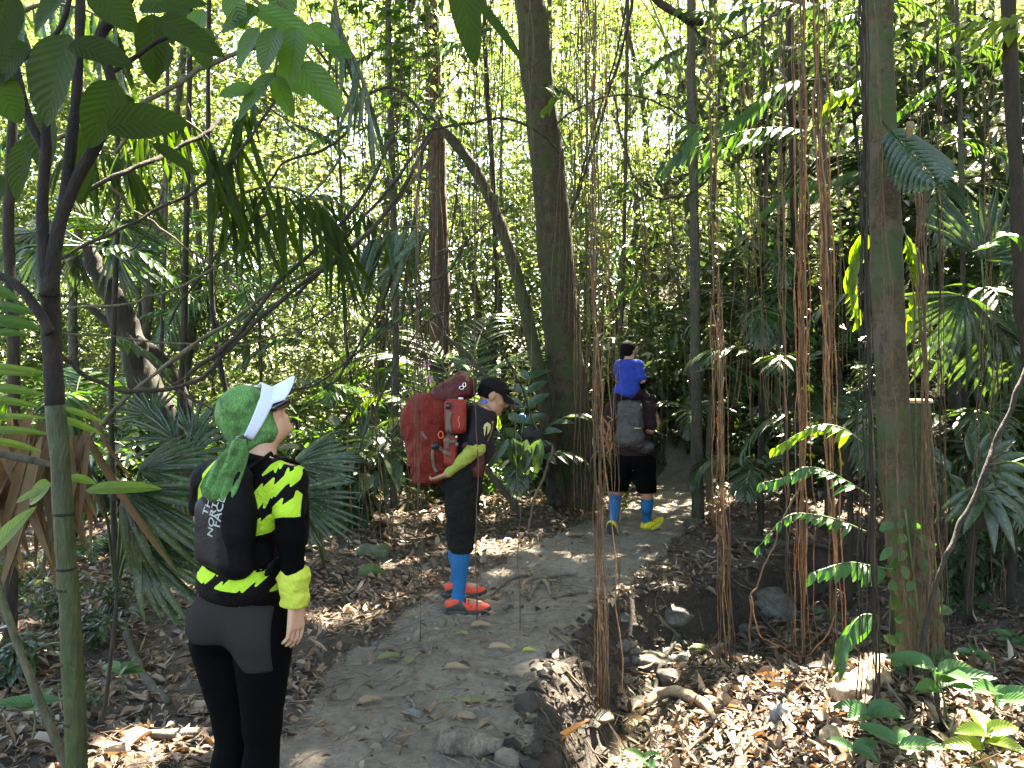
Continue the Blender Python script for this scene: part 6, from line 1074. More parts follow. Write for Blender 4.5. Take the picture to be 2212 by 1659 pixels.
# visor: band + brim
fo = hp(0, .088, .055); na = hp(0, -.088, -.060); e1 = nrm(fo-na); cm = (fo+na)/2; ra = np.linalg.norm(fo-na)/2+.012; hr = np.cross(hf, hu); nb = nrm(np.cross(hr, e1))
st = []
for k in range(41):
    a = R(-128+256*k/40); c = cm+e1*math.cos(a)*ra+hr*math.sin(a)*.093; rad = nrm(e1*math.cos(a)/ra+hr*math.sin(a)/.093); wd = .030*(1-.45*abs(k-20)/20); st.append((c, nb*wd, rad*.0035))
V, F = loft(st, 12, 4); Geo().add(V, F).build('visor_band', M['white_cap'], wom)
n1, n2 = 25, 12; V = []
bd = nrm(e1*.86+nb*.30) 
for side_ in (0, 1):
    for i in range(n1):
        a = R(-62+124*i/(n1-1)); rim = cm+e1*math.cos(a)*ra*1.01+hr*math.sin(a)*.093-nb*.010
        for j in range(n2):
            t = j/(n2-1); ext = .084*math.cos(a*.85)**.8; V.append(rim+nrm(hf-hu*.06+hr*math.sin(a)*.15)*ext*t-hu*.010*(math.sin(a)**2)*t-hu*.004*side_)
V = np.array(V); F = []
for i in range(n1-1):
    for j in range(n2-1):
        a = i*n2+j; b = a+n2; o2 = n1*n2; F += [[a, b, b+1], [a, b+1, a+1], [a+o2, b+o2+1, b+o2], [a+o2, a+o2+1, b+o2+1]]
for i in range(n1-1): a = i*n2+n2-1; b = a+n2; F += [[a, b, b+n1*n2], [a, b+n1*n2, a+n1*n2]]
Geo().add(V, F).build('visor_brim', M['white_cap'], wom)
e = empty('x', (0, 0, 0), None, None); bpy.data.objects.remove(e)
gl = SDF(hp(0, .06, .02)-.12, hp(0, .06, .02)+.12, .004); gl.many([('e', hp(.034, .110, -.004), (.034, .014, .027), HF, .004), ('e', hp(-.034, .110, -.004), (.034, .014, .027), HF, .004), ('c', hp(.052, .104, -.004), hp(.074, .062, -.002), .022, .014, .006)]); gl.many([('c', hp(.070, .070, .002), hp(.092, .020, .008), .007, .005, .003), ('c', hp(-.060, .086, .018), hp(-.084, .010, .016), .0055, .005, .003)]); sdf_obj('sunglasses', gl, M['lens'], wom)
s = SDF(hp(0, .09, -.06)-.05, hp(0, .09, -.06)+.05, .003); s.many([('c', hp(-.016, .0935, -.0565), hp(.016, .0935, -.0565), .0062, .0062, .004), ('c', hp(-.013, .092, -.066), hp(.013, .092, -.066), .006, .006, .004)]); sdf_obj('lips', s, M['lip'], wom)
for a in (aL, aR):
    s = SDF(a-.25, a+.3, .008); s.many([('c', a-ff_*.03-U*.02, a+ff_*.15-U*.055, .046, .034, .02), ('c', a, a-U*.02, .048, .045, .02)]); s.plane(a-U*.085, -U); sdf_obj('shoe', s, M['shoe_dark'], wom)
# small black backpack on her back
bc = W(492, 1135, -.165)+0; BT = frame(rr_, ff_, nrm(U+.10*rr_)); bp = empty('backpack', bc, 'small black mesh pocket backpack with grey lettering worn by the woman', 'backpack')
bc2 = W(491, 1145, -.115)
s = SDF(bc2-.28, bc2+.28, .006); s.many([('b', bc2-U*.01, (.104, .058, .135), BT, .055, .03), ('b', bc2+U*.10+rr_*.035, (.072, .040, .12), BT, .04, .05)]); s.folds(fold(.008, 10)); s.plane(W(490, 1236), -U-.1*rr_); sdf_obj('shell', s, M['bag_black'], bp)
s = SDF(bc2-.22, bc2+.22, .0055); s.many([('b', bc2-ff_*.022-U*.01-rr_*.01, (.098, .048, .115), BT, .045, .02)]); s.folds(fold(.003, 12)); s.plane(bc2+ff_*.02, ff_); sdf_obj('mesh_pocket', s, M['mesh_bag'], bp)
for g, sh in ((1, shR), (-1, shL)): Geo().add(*strap([bc2+U*.19+rr_*.07*g, (sh+W(545, 1010))/2+U*.055+ff_*.0, (sh+W(545, 1010))/2+ff_*.11, W(540, 1180)+ff_*.12+rr_*.12*g, bc2-U*.12+rr_*.13*g+ff_*.06], .05, .012, -ff_)).build('shoulder_strap', M['bag_black'], bp)
# back panel of the bag reaching toward the right shoulder
s = SDF(W(440, 1240)-[0, .3, 0], W(640, 980)+[0, .25, 0], .0075); s.many([('e', W(545, 1090, -.055), (.105, .075, .155), TW, .04), ('e', W(560, 1200, -.035), (.11, .085, .07), TW, .04)], 0.016); s.folds(fold(.006, 9)); s.plane(W(540, 1100, -.02), ff_); 
Gd = np.stack(np.meshgrid(*s.ax, indexing='ij'), -1); xx = Gd[..., 0]/(YW-.08)*F_PX+1106; yy_ = 829.5+(CAM_Z-Gd[..., 2])/(YW-.08)*F_PX
pl = c2([(520, 1659), (740, 1250), (800, 1015), (960, 1005), (1160, 1075), (1040, 1150), (960, 1250), (900, 1430), (830, 1600), (810, 1659)])+c3([(830, 260), (1090, 300), (1150, 560), (950, 600), (700, 640), (450, 600), (250, 560), (230, 300)]); s.F = np.maximum(s.F, (poly_sd(xx.ravel(), yy_.ravel(), pl).reshape(xx.shape)/650.).astype(np.float32)); sdf_obj('back_panel', s, M['black_cloth'], bp)
# lettering, run upwards along the pocket
def letters(txt, org, ux, uy, size, mat, parent, name='lettering', proj=None):
    cu = bpy.data.curves.new(name, 'FONT'); cu.body = txt; cu.size = 1; cu.extrude = .0; cu.offset = .012; cu.resolution_u = 4; o = bpy.data.objects.new(name, cu); C.objects.link(o); dg = bpy.context.evaluated_depsgraph_get(); me = bpy.data.meshes.new_from_object(o.evaluated_get(dg)); bpy.data.objects.remove(o)
    import bmesh; bm = bmesh.new(); bm.from_mesh(me); bmesh.ops.triangulate(bm, faces=bm.faces)
    for _ in range(2): bmesh.ops.subdivide_edges(bm, edges=[e_ for e_ in bm.edges if e_.calc_length() > .12], cuts=1, use_grid_fill=False)
    bmesh.ops.triangulate(bm, faces=bm.faces); V = np.array([v.co[:] for v in bm.verts]); F = np.array([[v.index for v in f.verts] for f in bm.faces]); bm.free()
    Q = np.asarray(org)+np.asarray(ux)*V[:, :1]*size+np.asarray(uy)*V[:, 1:2]*size
    if proj is not None: Q = np.array([proj(q) for q in Q])
    return Geo().add(Q, F).build(name, M[mat], parent, False)
from mathutils.bvhtree import BVHTree
def projector(obs, d, off):
    bpy.context.view_layer.update(); tr = []
    for ob in obs: tr.append((BVHTree.FromPolygons([tuple(ob.matrix_world @ v.co) for v in ob.data.vertices], [tuple(p.vertices) for p in ob.data.polygons])))
    d = nrm(d)
    def f(q):
        best = None
        for t in tr:
            h = t.ray_cast(Vector(q-d*.5), Vector(d), 1.2)
            if h[0] is not None and (best is None or h[3] < best[1]): best = (np.array(h[0]), h[3])
        return (best[0]-d*off) if best is not None else q
    return f
pk = [o for o in bp.children if o.name.startswith(('shell', 'mesh_pocket'))]
pj = projector(pk, ff_*.6+np.array([0, .8, 0]), .0025); up_ = nrm(np.array([.16, -.05, 1])); rt_ = -nrm(np.array([.8, -.5, -.14]))
for txt, px, py, dx in (('THE', 437, 1165+1, 0), ('NORTH', 455, 1163, 0), ('FACE', 478, 1140, 0)):
    letters(txt, W(px, py, -.2), up_, rt_, {'THE': .040, 'NORTH': .040, 'FACE': .042}[txt], 'text_grey', bp, proj=pj) if txt != 'THE' else letters(txt, W(437, 1118, -.2), up_, rt_, .040, 'text_grey', bp, proj=pj)
# ---------------------------------------------------------------- BENT HIKER WITH RED PACK
YM = 5.52
def Q(px, py, dy=0.0): return P(px, py, YM+dy)
X = np.array([1., 0, 0]); YY_ = np.array([0, 1., 0])
base = Q(1000, 1312); base[2] = 0
man = empty('person', base, 'hiker in black cap and dark shirt bending forward under a huge red pack', 'person')
MT = frame([0, -1, 0], [math.cos(R(12)), 0, -math.sin(R(12))], [math.sin(R(12)), 0, math.cos(R(12))]); MC = frame([0, -1, 0], [math.cos(R(28)), 0, -math.sin(R(28))], [math.sin(R(28)), 0, math.cos(R(28))])
hipN, hipF = Q(998, 1030, -.09), Q(998, 1030, .09); knN, knF = Q(1000, 1170, -.10), Q(992, 1165, .14); anN, anF = Q(990, 1290, -.09), Q(986, 1255, .33)
mt = [('e', Q(1000, 1020), (.165, .12, .13), MT, .04), ('e', Q(1016, 965), (.15, .11, .15), MC, .05), ('e', Q(1030, 915), (.17, .115, .15), MC, .05), ('c', Q(1040, 893, -.16), Q(1040, 893, .16), .065, .065, .05)]
shN, elN, wrN = Q(1042, 897, -.20), Q(1030, 967, -.27), Q(966, 1024, -.20); shF, elF, wrF = Q(1042, 897, .20), Q(1030, 970, .27), Q(968, 1026, .18)
hf = nrm([math.cos(R(24)), .10, -math.sin(R(24))]); hu = nrm(np.cross(np.cross(hf, U), hf)); hC = Q(1064, 855, -.03); hd, hp, HF = head_prims(hC, hf, hu, 1.06)
leg = [('c', hipN, knN, .095, .065, .03), ('c', hipF, knF, .095, .065, .03), ('c', knN, anN, .060, .040, .02), ('c', knF, anF, .060, .040, .02), ('e', knN*.62+anN*.38-X*.018, (.05, .056, .10), I3, .02), ('e', knF*.62+anF*.38-X*.018, (.05, .056, .10), I3, .02), ('c', anN-U*.03, anN+X*.15-U*.05, .036, .028, .02), ('c', anF-U*.03, anF+X*.15-U*.05, .036, .028, .02)]
s = SDF(Q(915, 1325)-[0, .4, 0], Q(1110, 800)+[.05, .6, 0.02], .0085)
s.many(leg+mt+[('c', shN, elN, .056, .045, .03), ('c', elN, wrN, .043, .029, .02), ('c', shF, elF, .056, .045, .03), ('c', elF, wrF, .043, .029, .02), ('c', Q(1043, 890), Q(1055, 868, -.02), .062, .056, .03)]+hd+hand_prims(wrN, [-.9, .1, -.42], [.25, .2, .9], [0, 1, .0], .55, 1.02)+hand_prims(wrF, [-.9, -.1, -.42], [.25, -.2, .9], [0, -1, .0], .55, 1.02)); sdf_obj('body', s, M['skin_m'], man)
s = SDF(Q(935, 1200)-[0, .35, 0], Q(1060, 985)+[0, .45, 0], .0085); s.many([('e', Q(998, 1022), (.178, .135, .13), MT, .04), ('c', hipN, Q(996, 1100, -.10), .130, .105, .04), ('c', Q(996, 1100, -.10), Q(999, 1182, -.10), .105, .086, .04), ('c', hipF, Q(992, 1178, .14), .118, .088, .04), ('e', Q(975, 1040), (.12, .07, .09), MT, .04)]); s.folds(lambda p: .045*fbm(p*np.array([9, 9, 6]), 3)+.012*fbm(p*np.array([24, 24, 34]), 2)); s.plane(Q(1000, 1183), -U); s.plane(Q(1000, 1000), U); sdf_obj('trousers', s, M['pants_m'], man)
s = SDF(Q(960, 1200)-[0, .3, 0], Q(1040, 1160)+[0, .4, 0], .008); s.many([('c', Q(997, 1178, -.10)+X*.0, Q(997, 1184, -.10), .083, .080, .02), ('c', Q(990, 1172, .14), Q(990, 1178, .14), .08, .078, .02)]); s.plane(Q(1000, 1187), -U); sdf_obj('trouser_cuff', s, M['pants_m'], man)
for kn, an, g in ((knN, anN, -1), (knF, anF, 1)):
    s = SDF(np.minimum(kn, an)-.11, np.maximum(kn, an)+.11, .007); s.many([('c', kn, an, .062, .043, .02), ('e', kn*.62+an*.38-X*.018, (.055, .06, .105), I3, .02), ('c', an, an-U*.03+X*.02, .043, .042, .02)]); s.plane(kn+U*.01, U); sdf_obj('sock', s, M['sock_blue'], man)
def shoe(an, fx, parent, mu, ms, sc=1.0, seed=0, floor=None, up=U, lace='buckle', heel='shoe_dark'):
    fx = nrm(fx); up = nrm(up); sx = np.cross(fx, up); FM = frame(sx, fx, up); a = an-up*.035*sc
    s = SDF(a-.27*sc, a+.30*sc, .006*sc+.001); s.many([('c', a-fx*.045*sc-up*.005, a+fx*.06*sc-up*.018*sc, .045*sc, .045*sc, .03), ('e', a+fx*.135*sc-up*.030*sc, (.044*sc, .080*sc, .032*sc), FM, .03), ('c', a-fx*.02*sc, a+up*.035*sc-fx*.012*sc, .049*sc, .047*sc, .02)]); s.plane(a-up*.055*sc, -up); s.plane(a+up*.040*sc-fx*.0, up-.35*fx); u_ = sdf_obj('shoe', s, mu, parent)
    n = 30; t = np.linspace(0, 2*np.pi, n, endpoint=False); st = []
    for dz, k in ((-.078, .93), (-.076, 1.0), (-.058, 1.04), (-.046, 1.0), (-.044, .9)):
        st.append(dz*sc)
    V, F = loft([(a+fx*.055*sc+up*z_, fx*.160*sc*k_, sx*.048*sc*k_) for z_, k_ in zip(st, (.93, 1.0, 1.03, 1.0, .9))], 34, 2.4); rel = (V-a)@fx; V = V+up*(.028*sc*smooth(rel, .12*sc, .23*sc))[:, None]; Geo().add(V, F).build('sole', ms, u_)
    for k in range(4): c = a+fx*(.045+.022*k)*sc+up*(.030-.014*k)*sc; Geo().add(*tube(spline([c-sx*.040*sc-up*.022*sc, c-sx*.015*sc+up*.004*sc, c+sx*.015*sc+up*.004*sc, c+sx*.040*sc-up*.022*sc], 8), .0062*sc, 5)).build('lace', M[lace], u_)
    s = SDF(a-.27*sc, a+.30*sc, .006*sc+.001); s.many([('c', a-fx*.045*sc-up*.005, a+fx*.06*sc-up*.018*sc, .045*sc, .045*sc, .03), ('c', a-fx*.02*sc, a+up*.035*sc-fx*.012*sc, .049*sc, .047*sc, .02)], .004); s.plane(a-up*.055*sc, -up); s.plane(a+up*.012*sc, up-.5*fx); s.plane(a+fx*.035*sc, fx+.8*up); sdf_obj('heel_cover', s, M[heel], u_); return u_
shoe(anN, X, man, M['shoe_red'], M['shoe_dark'], 1.05); shoe(anF, X, man, M['shoe_red'], M['shoe_dark'], 1.05)
s = SDF(Q(960, 1040)-[0, .42, 0], Q(1085, 860)+[0.05, .42, 0], .0085); s.many(mt+[('e', Q(1010, 990), (.16, .12, .13), MT, .05)], .016); s.many([('c', shN, shN*.08+elN*.92, .072, .068, .03), ('c', shF, shF*.08+elF*.92, .072, .068, .03), ('e', Q(1040, 975), (.13, .09, .10), MT, .05)]); s.folds(lambda p: .022*fbm(p*np.array([9, 9, 7]), 3)); s.plane(Q(1010, 1014), -nrm([-.25, 0, 1])); s.plane(Q(1050, 880), nrm([.45, 0, 1])); sdf_obj('shirt', s, M['shirt_m'], man)
for a_, b_, c_ in ((shN, elN, wrN), (shF, elF, wrF)):
    s = SDF(np.minimum(np.minimum(a_, b_), c_)-.12, np.maximum(np.maximum(a_, b_), c_)+.12, .007); s.many([('c', a_*.30+b_*.70, b_, .058, .054, .02), ('c', b_, b_*.06+c_*.94, .053, .034, .03)]); dv = nrm(c_-b_); s.folds(lambda p: .0018*np.sin(((p-b_)@dv)*190+9*fbm(p*9, 2))+.010*fbm(p*16, 2)); s.plane(a_*.14+b_*.86, nrm(a_-b_)); sdf_obj('arm_sleeve', s, M['sleeve_y'], man)
s = SDF(Q(1010, 915)-[0, .15, 0], Q(1085, 830)+[0, .15, 0], .006); s.many([('c', Q(1040, 892), Q(1052, 868, -.02), .092, .074, .02)]); s.folds(lambda p: .012*fbm(p*20, 2)); s.plane(Q(1050, 862), nrm([-.45, 0, 1])); s.plane(Q(1038, 905), -nrm([-.35, 0, 1])); sdf_obj('neck_gaiter', s, M['gaiter'], man)
# hair, cap, brim
s = SDF(hC-.16, hC+.16, .006); s.many([('e', hp(0, -.014, .020), (.080, .102, .094), HF, .01)]); s.plane(hp(0, .02, 0), hf); s.plane(hp(0, -.05, -.035), -hu); sdf_obj('hair', s, M['hair'], man)
cap = SDF(hC-.17, hC+.2, .006); cap.many([('e', hp(0, -.006, .040), (.090, .112, .092), HF, .01)]); cap.plane(hp(0, 0, .030), -nrm(hu+.12*hf)); capo = sdf_obj('cap', cap, M['cap_dark'], man)
V = []; n1, n2 = 17, 8
for sd_ in (0, 1):
    for i in range(n1):
        a = R(-65+130*i/(n1-1))
        for j in range(n2): t = j/(n2-1); V.append(hp(math.sin(a)*.080, -.006+math.cos(a)*.108+.085*t*math.cos(a*.9), .040-.022*t-.03*(math.sin(a)**2)*t-.004*sd_))
V = np.array(V); F = []
for i in range(n1-1):
    for j in range(n2-1): a = i*n2+j; b = a+n2; o2 = n1*n2; F += [[a, b, b+1], [a, b+1, a+1], [a+o2, b+o2+1, b+o2], [a+o2, a+o2+1, b+o2+1]]
for i in range(n1-1): a = i*n2+n2-1; b = a+n2; F += [[a, b, b+n1*n2], [a, b+n1*n2, a+n1*n2]]
Geo().add(V, F).build('cap_brim', M['cap_dark'], capo)
s = SDF(hp(0, .1, .09)-.09, hp(0, .1, .09)+.09, .005); s.many([('e', hp(.035, .100, .085), (.032, .012, .020), HF, .003), ('e', hp(-.035, .100, .085), (.032, .012, .020), HF, .003), ('c', hp(.06, .09, .088), hp(.088, .0, .062), .004, .004, .003)]); sdf_obj('goggles', s, M['lens'], capo)
for g in (1, -1): Geo().add(*loft([(hp(.028*g, .086, .012), hp(.012, 0, 0)-hC, hp(0, 0, .004)-hC), (hp(.028*g, .091, .012), hp(.009, 0, 0)-hC, hp(0, 0, .003)-hC)], 10)).build('eye', M['hair'], man); Geo().add(*tube([hp(.012*g, .093, .030), hp(.045*g, .083, .032)], .004, 5)).build('eyebrow', M['hair'], man)
# emblem on the sleeve
def flat_shape(poly, org, ux, uz, mat, parent, name, proj=None):
    import bmesh; bm = bmesh.new(); vs = [bm.verts.new((a, 0, b)) for a, b in poly]; bm.faces.new(vs); bmesh.ops.triangulate(bm, faces=bm.faces)
    bmesh.ops.subdivide_edges(bm, edges=bm.edges[:], cuts=3, use_grid_fill=True); bmesh.ops.triangulate(bm, faces=bm.faces)
    V = np.array([v.co[:] for v in bm.verts]); F = np.array([[v.index for v in f.verts] for f in bm.faces]); bm.free(); q = np.asarray(org)+np.asarray(ux)*V[:, :1]+np.asarray(uz)*V[:, 2:3]
    if proj: q = np.array([proj(x) for x in q])
    return Geo().add(q, F).build(name, M[mat], parent, False)
sh_o = [o for o in man.children if o.name.startswith('shirt')]; pj = projector(sh_o, [0, 1, 0], .004); sc = .1953/F_PX*YM
EM = [(975, 740), (985, 700), (1015, 675), (1050, 700), (1052, 745), (1030, 790), (1015, 810), (1028, 760), (1018, 720), (1005, 715), (1000, 750), (990, 825), (982, 790), (985, 755)]
flat_shape([((a-1015)*sc, -(b-745)*sc) for a, b in EM], Q(853+1015*.1953, 783+745*.1953, -.4), X, U, 'emblem', man, 'emblem', pj)
flat_shape([((a-1075)*sc, -(b-685)*sc) for a, b in [(1065, 665), (1080, 660), (1086, 690), (1075, 712), (1078, 690), (1066, 680)]], Q(853+1075*.1953, 783+685*.1953, -.4), X, U, 'emblem', man, 'emblem', pj)
# the red pack
def K(a, b, dy=0.0): return Q(853+a*.1953, 783+b*.1953, dy)
pc = K(430, 850); rp = empty('backpack', pc, 'huge red trekking backpack with grey straps carried by the bent hiker', 'backpack'); PB = frame([0, -1, 0], [math.cos(R(8)), 0, -math.sin(R(8))*0-.13], [.13, 0, 1])
wr = lambda am, sc_: (lambda p: am*fbm(p*np.array([sc_, sc_, sc_*.7]), 3))
s = SDF(K(60, 1400)-[0, .32, 0], K(860, 330)+[0, .32, 0], .0085); s.many([('e', K(330, 700), (.19, .150, .24), PB, .06), ('e', K(400, 1000), (.19, .165, .26), PB, .06), ('b', K(470, 800), (.17, .15, .28), PB, .10, .06), ('e', K(420, 1210), (.17, .125, .14), PB, .06), ('e', K(260, 640), (.15, .11, .15), PB, .06)]); s.plane(K(400, 1310), -U); s.folds(lambda p: .045*fbm(p*np.array([7, 7, 5.]), 3)+.012*fbm(p*np.array([26, 26, 14.]), 2)-.030*np.abs(fbm(p*np.array([5, 5, 9.])+3, 2))+.008); sdf_obj('main_bag', s, M['red_pack'], rp)
s = SDF(K(380, 470)-[0, .3, 0], K(920, 80)+[0, .3, 0.02], .008); s.many([('b', K(645, 330), (.125, .15, .065), frame([0, -1, 0], [1, 0, .25], [-.25, 0, 1]), .05, .03), ('e', K(740, 245), (.10, .085, .095), PB, .05), ('e', K(610, 300), (.10, .09, .075), PB, .05), ('e', K(500, 385), (.10, .075, .055), PB, .05)]); s.folds(wr(.035, 8)); sdf_obj('lid', s, M['red_dark'], rp)
s = SDF(K(540, 790)-[0, .42, 0], K(820, 380)+[0, .05, 0], .007); s.many([('b', K(680, 590, -.19), (.085, .075, .115), frame([0, -1, 0], X, U), .04, .02)]); s.folds(wr(.015, 10)); sdf_obj('side_pocket', s, M['red_bright'], rp)
s = SDF(K(480, 1180)-[0, .42, 0], K(740, 790)+[0, .05, 0], .007); s.many([('b', K(620, 960, -.18), (.075, .05, .115), frame([0, -1, 0], X, U), .03, .02)]); s.folds(wr(.015, 10)); sdf_obj('lower_pocket', s, M['red_bright'], rp)
Geo().add(*loft([(K(730, 428, -.2), (.012, 0, 0), (0, .012, 0)), (K(730, 395, -.2), (.018, 0, 0), (0, .018, 0)), (K(730, 388, -.2), (.017, 0, 0), (0, .017, 0))], 16)).build('bottle_cap', M['white'], rp)
rpo = list(rp.children); pj = projector(rpo, [0, 1, 0], .008)
for pts, w in [(((560, 460), (555, 600), (550, 800), (545, 990)), .028), (((590, 560), (570, 640), (575, 720), (600, 860)), .020), (((400, 950), (480, 1010), (590, 1060)), .026), (((370, 960), (365, 1080), (375, 1200), (410, 1275)), .022), (((505, 890), (590, 905), (700, 905)), .024), (((235, 795), (265, 845), (295, 878)), .020)]:
    q = spline([K(a, b, -.5) for a, b in pts], 24); q = np.array([pj(x) for x in q]); Geo().add(*strap(q, w, .006, [0, -1, 0], 24)).build('strap', M['strap'], rp)
for a, b in ((560, 490), (385, 965), (412, 955)):
    c = pj(K(a, b, -.5)); V, F = loft([(c+np.array([0, -.012, 0]), (.018, 0, 0), (0, 0, .022)), (c+np.array([0, .006, 0]), (.018, 0, 0), (0, 0, .022))], 12, 5); Geo().add(V, F).build('buckle', M['buckle'], rp)
def ring(cx_, cy_, w, h, mat, nm, rad=.004):
    a = np.linspace(0, 2*np.pi, 25); c = pj(K(cx_, cy_, -.5)); q = np.array([c+np.array([math.cos(t)*w, -.010, math.sin(t)*h]) for t in a]); Geo().add(*tube(q, rad, 6)).build(nm, M[mat], rp)
ring(458, 835, .016, .024, 'orange', 'orange_loop'); ring(700, 283, .014, .012, 'metal', 'carabiner'); ring(733, 250, .010, .014, 'metal', 'carabiner'); ring(648, 852, .004, .006, 'white', 'cord_lock', .003)
q = np.array([pj(x) for x in spline([K(690, 610, -.5), K(675, 650, -.5), K(690, 700, -.5), K(680, 740, -.5)], 14)]); Geo().add(*tube(q, .003, 5)).build('cord', M['orange'], rp)
for g in (-1, 1):
    Geo().add(*strap([K(800, 560, .10*g), K(860, 500, .12*g), K(930, 490, .15*g), K(1010, 540, .17*g), K(1050, 640, .15*g), K(1020, 800, .16*g), K(900, 960, .2*g), K(760, 900, .16*g)], .055, .014, nrm([.2, .0, 1]) if False else np.array([0, .9*g, .4]), 40)).build('shoulder_strap', M['strap'], rp)
s = SDF(K(820, 1260)-[0, .4, 0], K(1000, 950)+[0, .4, 0], .008); s.many([('c', K(930, 1060, -.10), K(900, 1180, -.12), .06, .07, .03), ('c', K(930, 1060, .10), K(900, 1180, .12), .06, .07, .03)]); s.folds(wr(.02, 12)); sdf_obj('hip_belt', s, M['red_dark'], rp)
# ---------------------------------------------------------------- MAN CARRYING A BOY
YB = 8.45
def B(px, py, dy=0.0): return P(px, py, YB+dy)
az = R(22); br = np.array([math.cos(az), -math.sin(az), 0]); bf = np.array([math.sin(az), math.cos(az), 0]); BM = frame(br, bf, U)
base = B(1370, 1140); base[2] = 0
car = empty('person', base, 'man in black shorts and yellow shoes walking away with a boy on his shoulders', 'person')
hL, hR_ = B(1350, 1005, .05), B(1392, 1005, -.04); kL, kR = B(1330, 1068, .16), B(1398, 1070, .0); aL, aR = B(1324, 1138, -.14), B(1397, 1125, .12)
bt = [('e', B(1370, 995), (.18, .13, .13), BM, .04), ('e', B(1366, 940), (.165, .125, .17), BM, .05), ('e', B(1362, 897), (.195, .13, .15), BM, .05), ('c', B(1327, 884, .05), B(1398, 884, -.05), .075, .075, .05)]
shL, elL, wrL = B(1322, 886, .08), B(1312, 930, .10), B(1335, 925, .32); shR, elR, wrR = B(1400, 888, -.08), B(1404, 927, -.12), B(1421, 914, .06)
hC = B(1362, 850, .10); hd, hp, HF = head_prims(hC, bf, U, 1.06)
legs = [('c', hL, kL, .10, .068, .03), ('c', hR_, kR, .10, .068, .03), ('c', kL, aL, .064, .042, .02), ('c', kR, aR, .064, .042, .02), ('e', kL*.62+aL*.38-bf*.02, (.056, .06, .10), BM, .02), ('e', kR*.62+aR*.38-bf*.02, (.056, .06, .10), BM, .02), ('c', aL, aL-U*.10+bf*.09, .036, .03, .02), ('c', aR, aR+bf*.14+br*.06+U*.02, .036, .03, .02)]
s = SDF(B(1285, 1175)-[0, .45, 0], B(1450, 800)+[0, .6, .05], .0105)
s.many(legs+bt+[('c', shL, elL, .060, .048, .03), ('c', elL, wrL, .046, .032, .02), ('c', shR, elR, .060, .050, .03), ('c', elR, wrR, .050, .032, .02), ('c', B(1362, 880, .02), B(1362, 862, .08), .065, .06, .03)]+hd+hand_prims(wrR, [.1, .5, .8], [-1, .2, 0], [-.3, -.5, .5], .8, 1.05)+hand_prims(wrL, [.1, .5, .8], [1, .2, 0], [-.3, -.5, .5], .8, 1.05)); sdf_obj('body', s, M['skin_m'], car)
s = SDF(B(1285, 1085)-[0, .4, 0], B(1440, 955)+[0, .5, 0], .010); s.many([('e', B(1370, 992), (.205, .15, .14), BM, .04), ('c', hL, hL*.1+kL*.9, .125, .105, .04), ('c', hR_, hR_*.1+kR*.9, .125, .105, .04)]); s.folds(lambda p: .02*fbm(p*8, 3)); s.plane(B(1370, 1064), -U); s.plane(B(1370, 968), U); sdf_obj('shorts', s, M['shorts'], car)
for kn, an in ((kL, aL), (kR, aR)):
    s = SDF(np.minimum(kn, an)-.13, np.maximum(kn, an)+.13, .009); s.many([('c', kn, an, .070, .048, .02), ('e', kn*.62+an*.38-bf*.02, (.064, .066, .105), BM, .02)]); s.plane(kn+U*.03, U); sdf_obj('sock', s, M['sock_blue'], car)
shoe(aL+U*.015, [.30, .42, -.85], car, M['shoe_yel'], M['shoe_dark'], 1.08, up=[-.1, -.85, -.35] if False else nrm(np.cross(np.cross([.30, .42, -.85], nrm([-.15, -.8, -.55])*-1), [.30, .42, -.85])), lace='sole_yel', heel='shoe_yel')
shoe(aR, [.78, .55, .33], car, M['shoe_yel'], M['sole_yel'], 1.08, up=[-.28, -.12, 1], heel='shoe_yel')
s = SDF(B(1285, 985)-[0, .4, 0], B(1440, 860)+[0, .5, 0], .010); s.many(bt+[('e', B(1370, 965), (.185, .14, .12), BM, .05)], .018); s.many([('c', shL, shL*.15+elL*.85, .080, .078, .03), ('c', shR, shR*.25+elR*.75, .080, .074, .03)]); s.folds(lambda p: .022*fbm(p*8, 3)); s.plane(B(1370, 985), -U); s.plane(B(1362, 866), U); sdf_obj('shirt', s, M['maroon'], car)
s = SDF(hC-.16, hC+.16, .009); s.many([('e', hp(0, -.012, .025), (.083, .104, .095), HF, .01)]); s.plane(hp(0, .05, 0), hf*0+bf); sdf_obj('hair', s, M['hair'], car)
gpk = empty('backpack', B(1362, 925, -.2), 'crumpled dark grey daypack worn by the man carrying a boy', 'backpack')
s = SDF(B(1315, 990)-[0, .5, 0], B(1425, 855)+[0, .2, .02], .009); s.many([('b', B(1362, 900, -.17), (.135, .09, .17), BM, .07, .03), ('e', B(1362, 945, -.21), (.155, .115, .14), BM, .05), ('e', B(1392, 965, -.17), (.10, .07, .06), BM, .04), ('b', B(1364, 877, -.15), (.12, .08, .05), BM, .04, .03)]); s.folds(lambda p: .035*fbm(p*np.array([8, 8, 13]), 3)+.012*fbm(p*26, 2)); s.plane(B(1362, 976), -U-.35*br*0); sdf_obj('shell', s, M['grey_pack'], gpk)
for g, sh in ((1, shR), (-1, shL)): Geo().add(*strap([B(1362, 872, -.16)+br*.07*g, (sh+B(1362, 880))/2+U*.075, (sh+B(1362, 880))/2+bf*.15, B(1368, 945)+bf*.14+br*.13*g, B(1364, 955, -.12)+br*.14*g], .05, .012, -bf)).build('shoulder_strap', M['grey_pack'], gpk)
Geo().add(*tube([B(1370+0, 925, -.33), B(1384, 925, -.32)], .006, 6)).build('zip_pull', M['emblem'], gpk)
st = Geo().add(*tube(spline([B(1405, 925, .2), B(1420, 938, .12), B(1434, 942, .05)], 8), [.02, .028, .02], 8)).build('stick_handle', M['buckle'], origin=tuple(B(1420, 938, .1))); tag(st, 'black padded handle held at the right side of the man carrying a boy', 'handle')
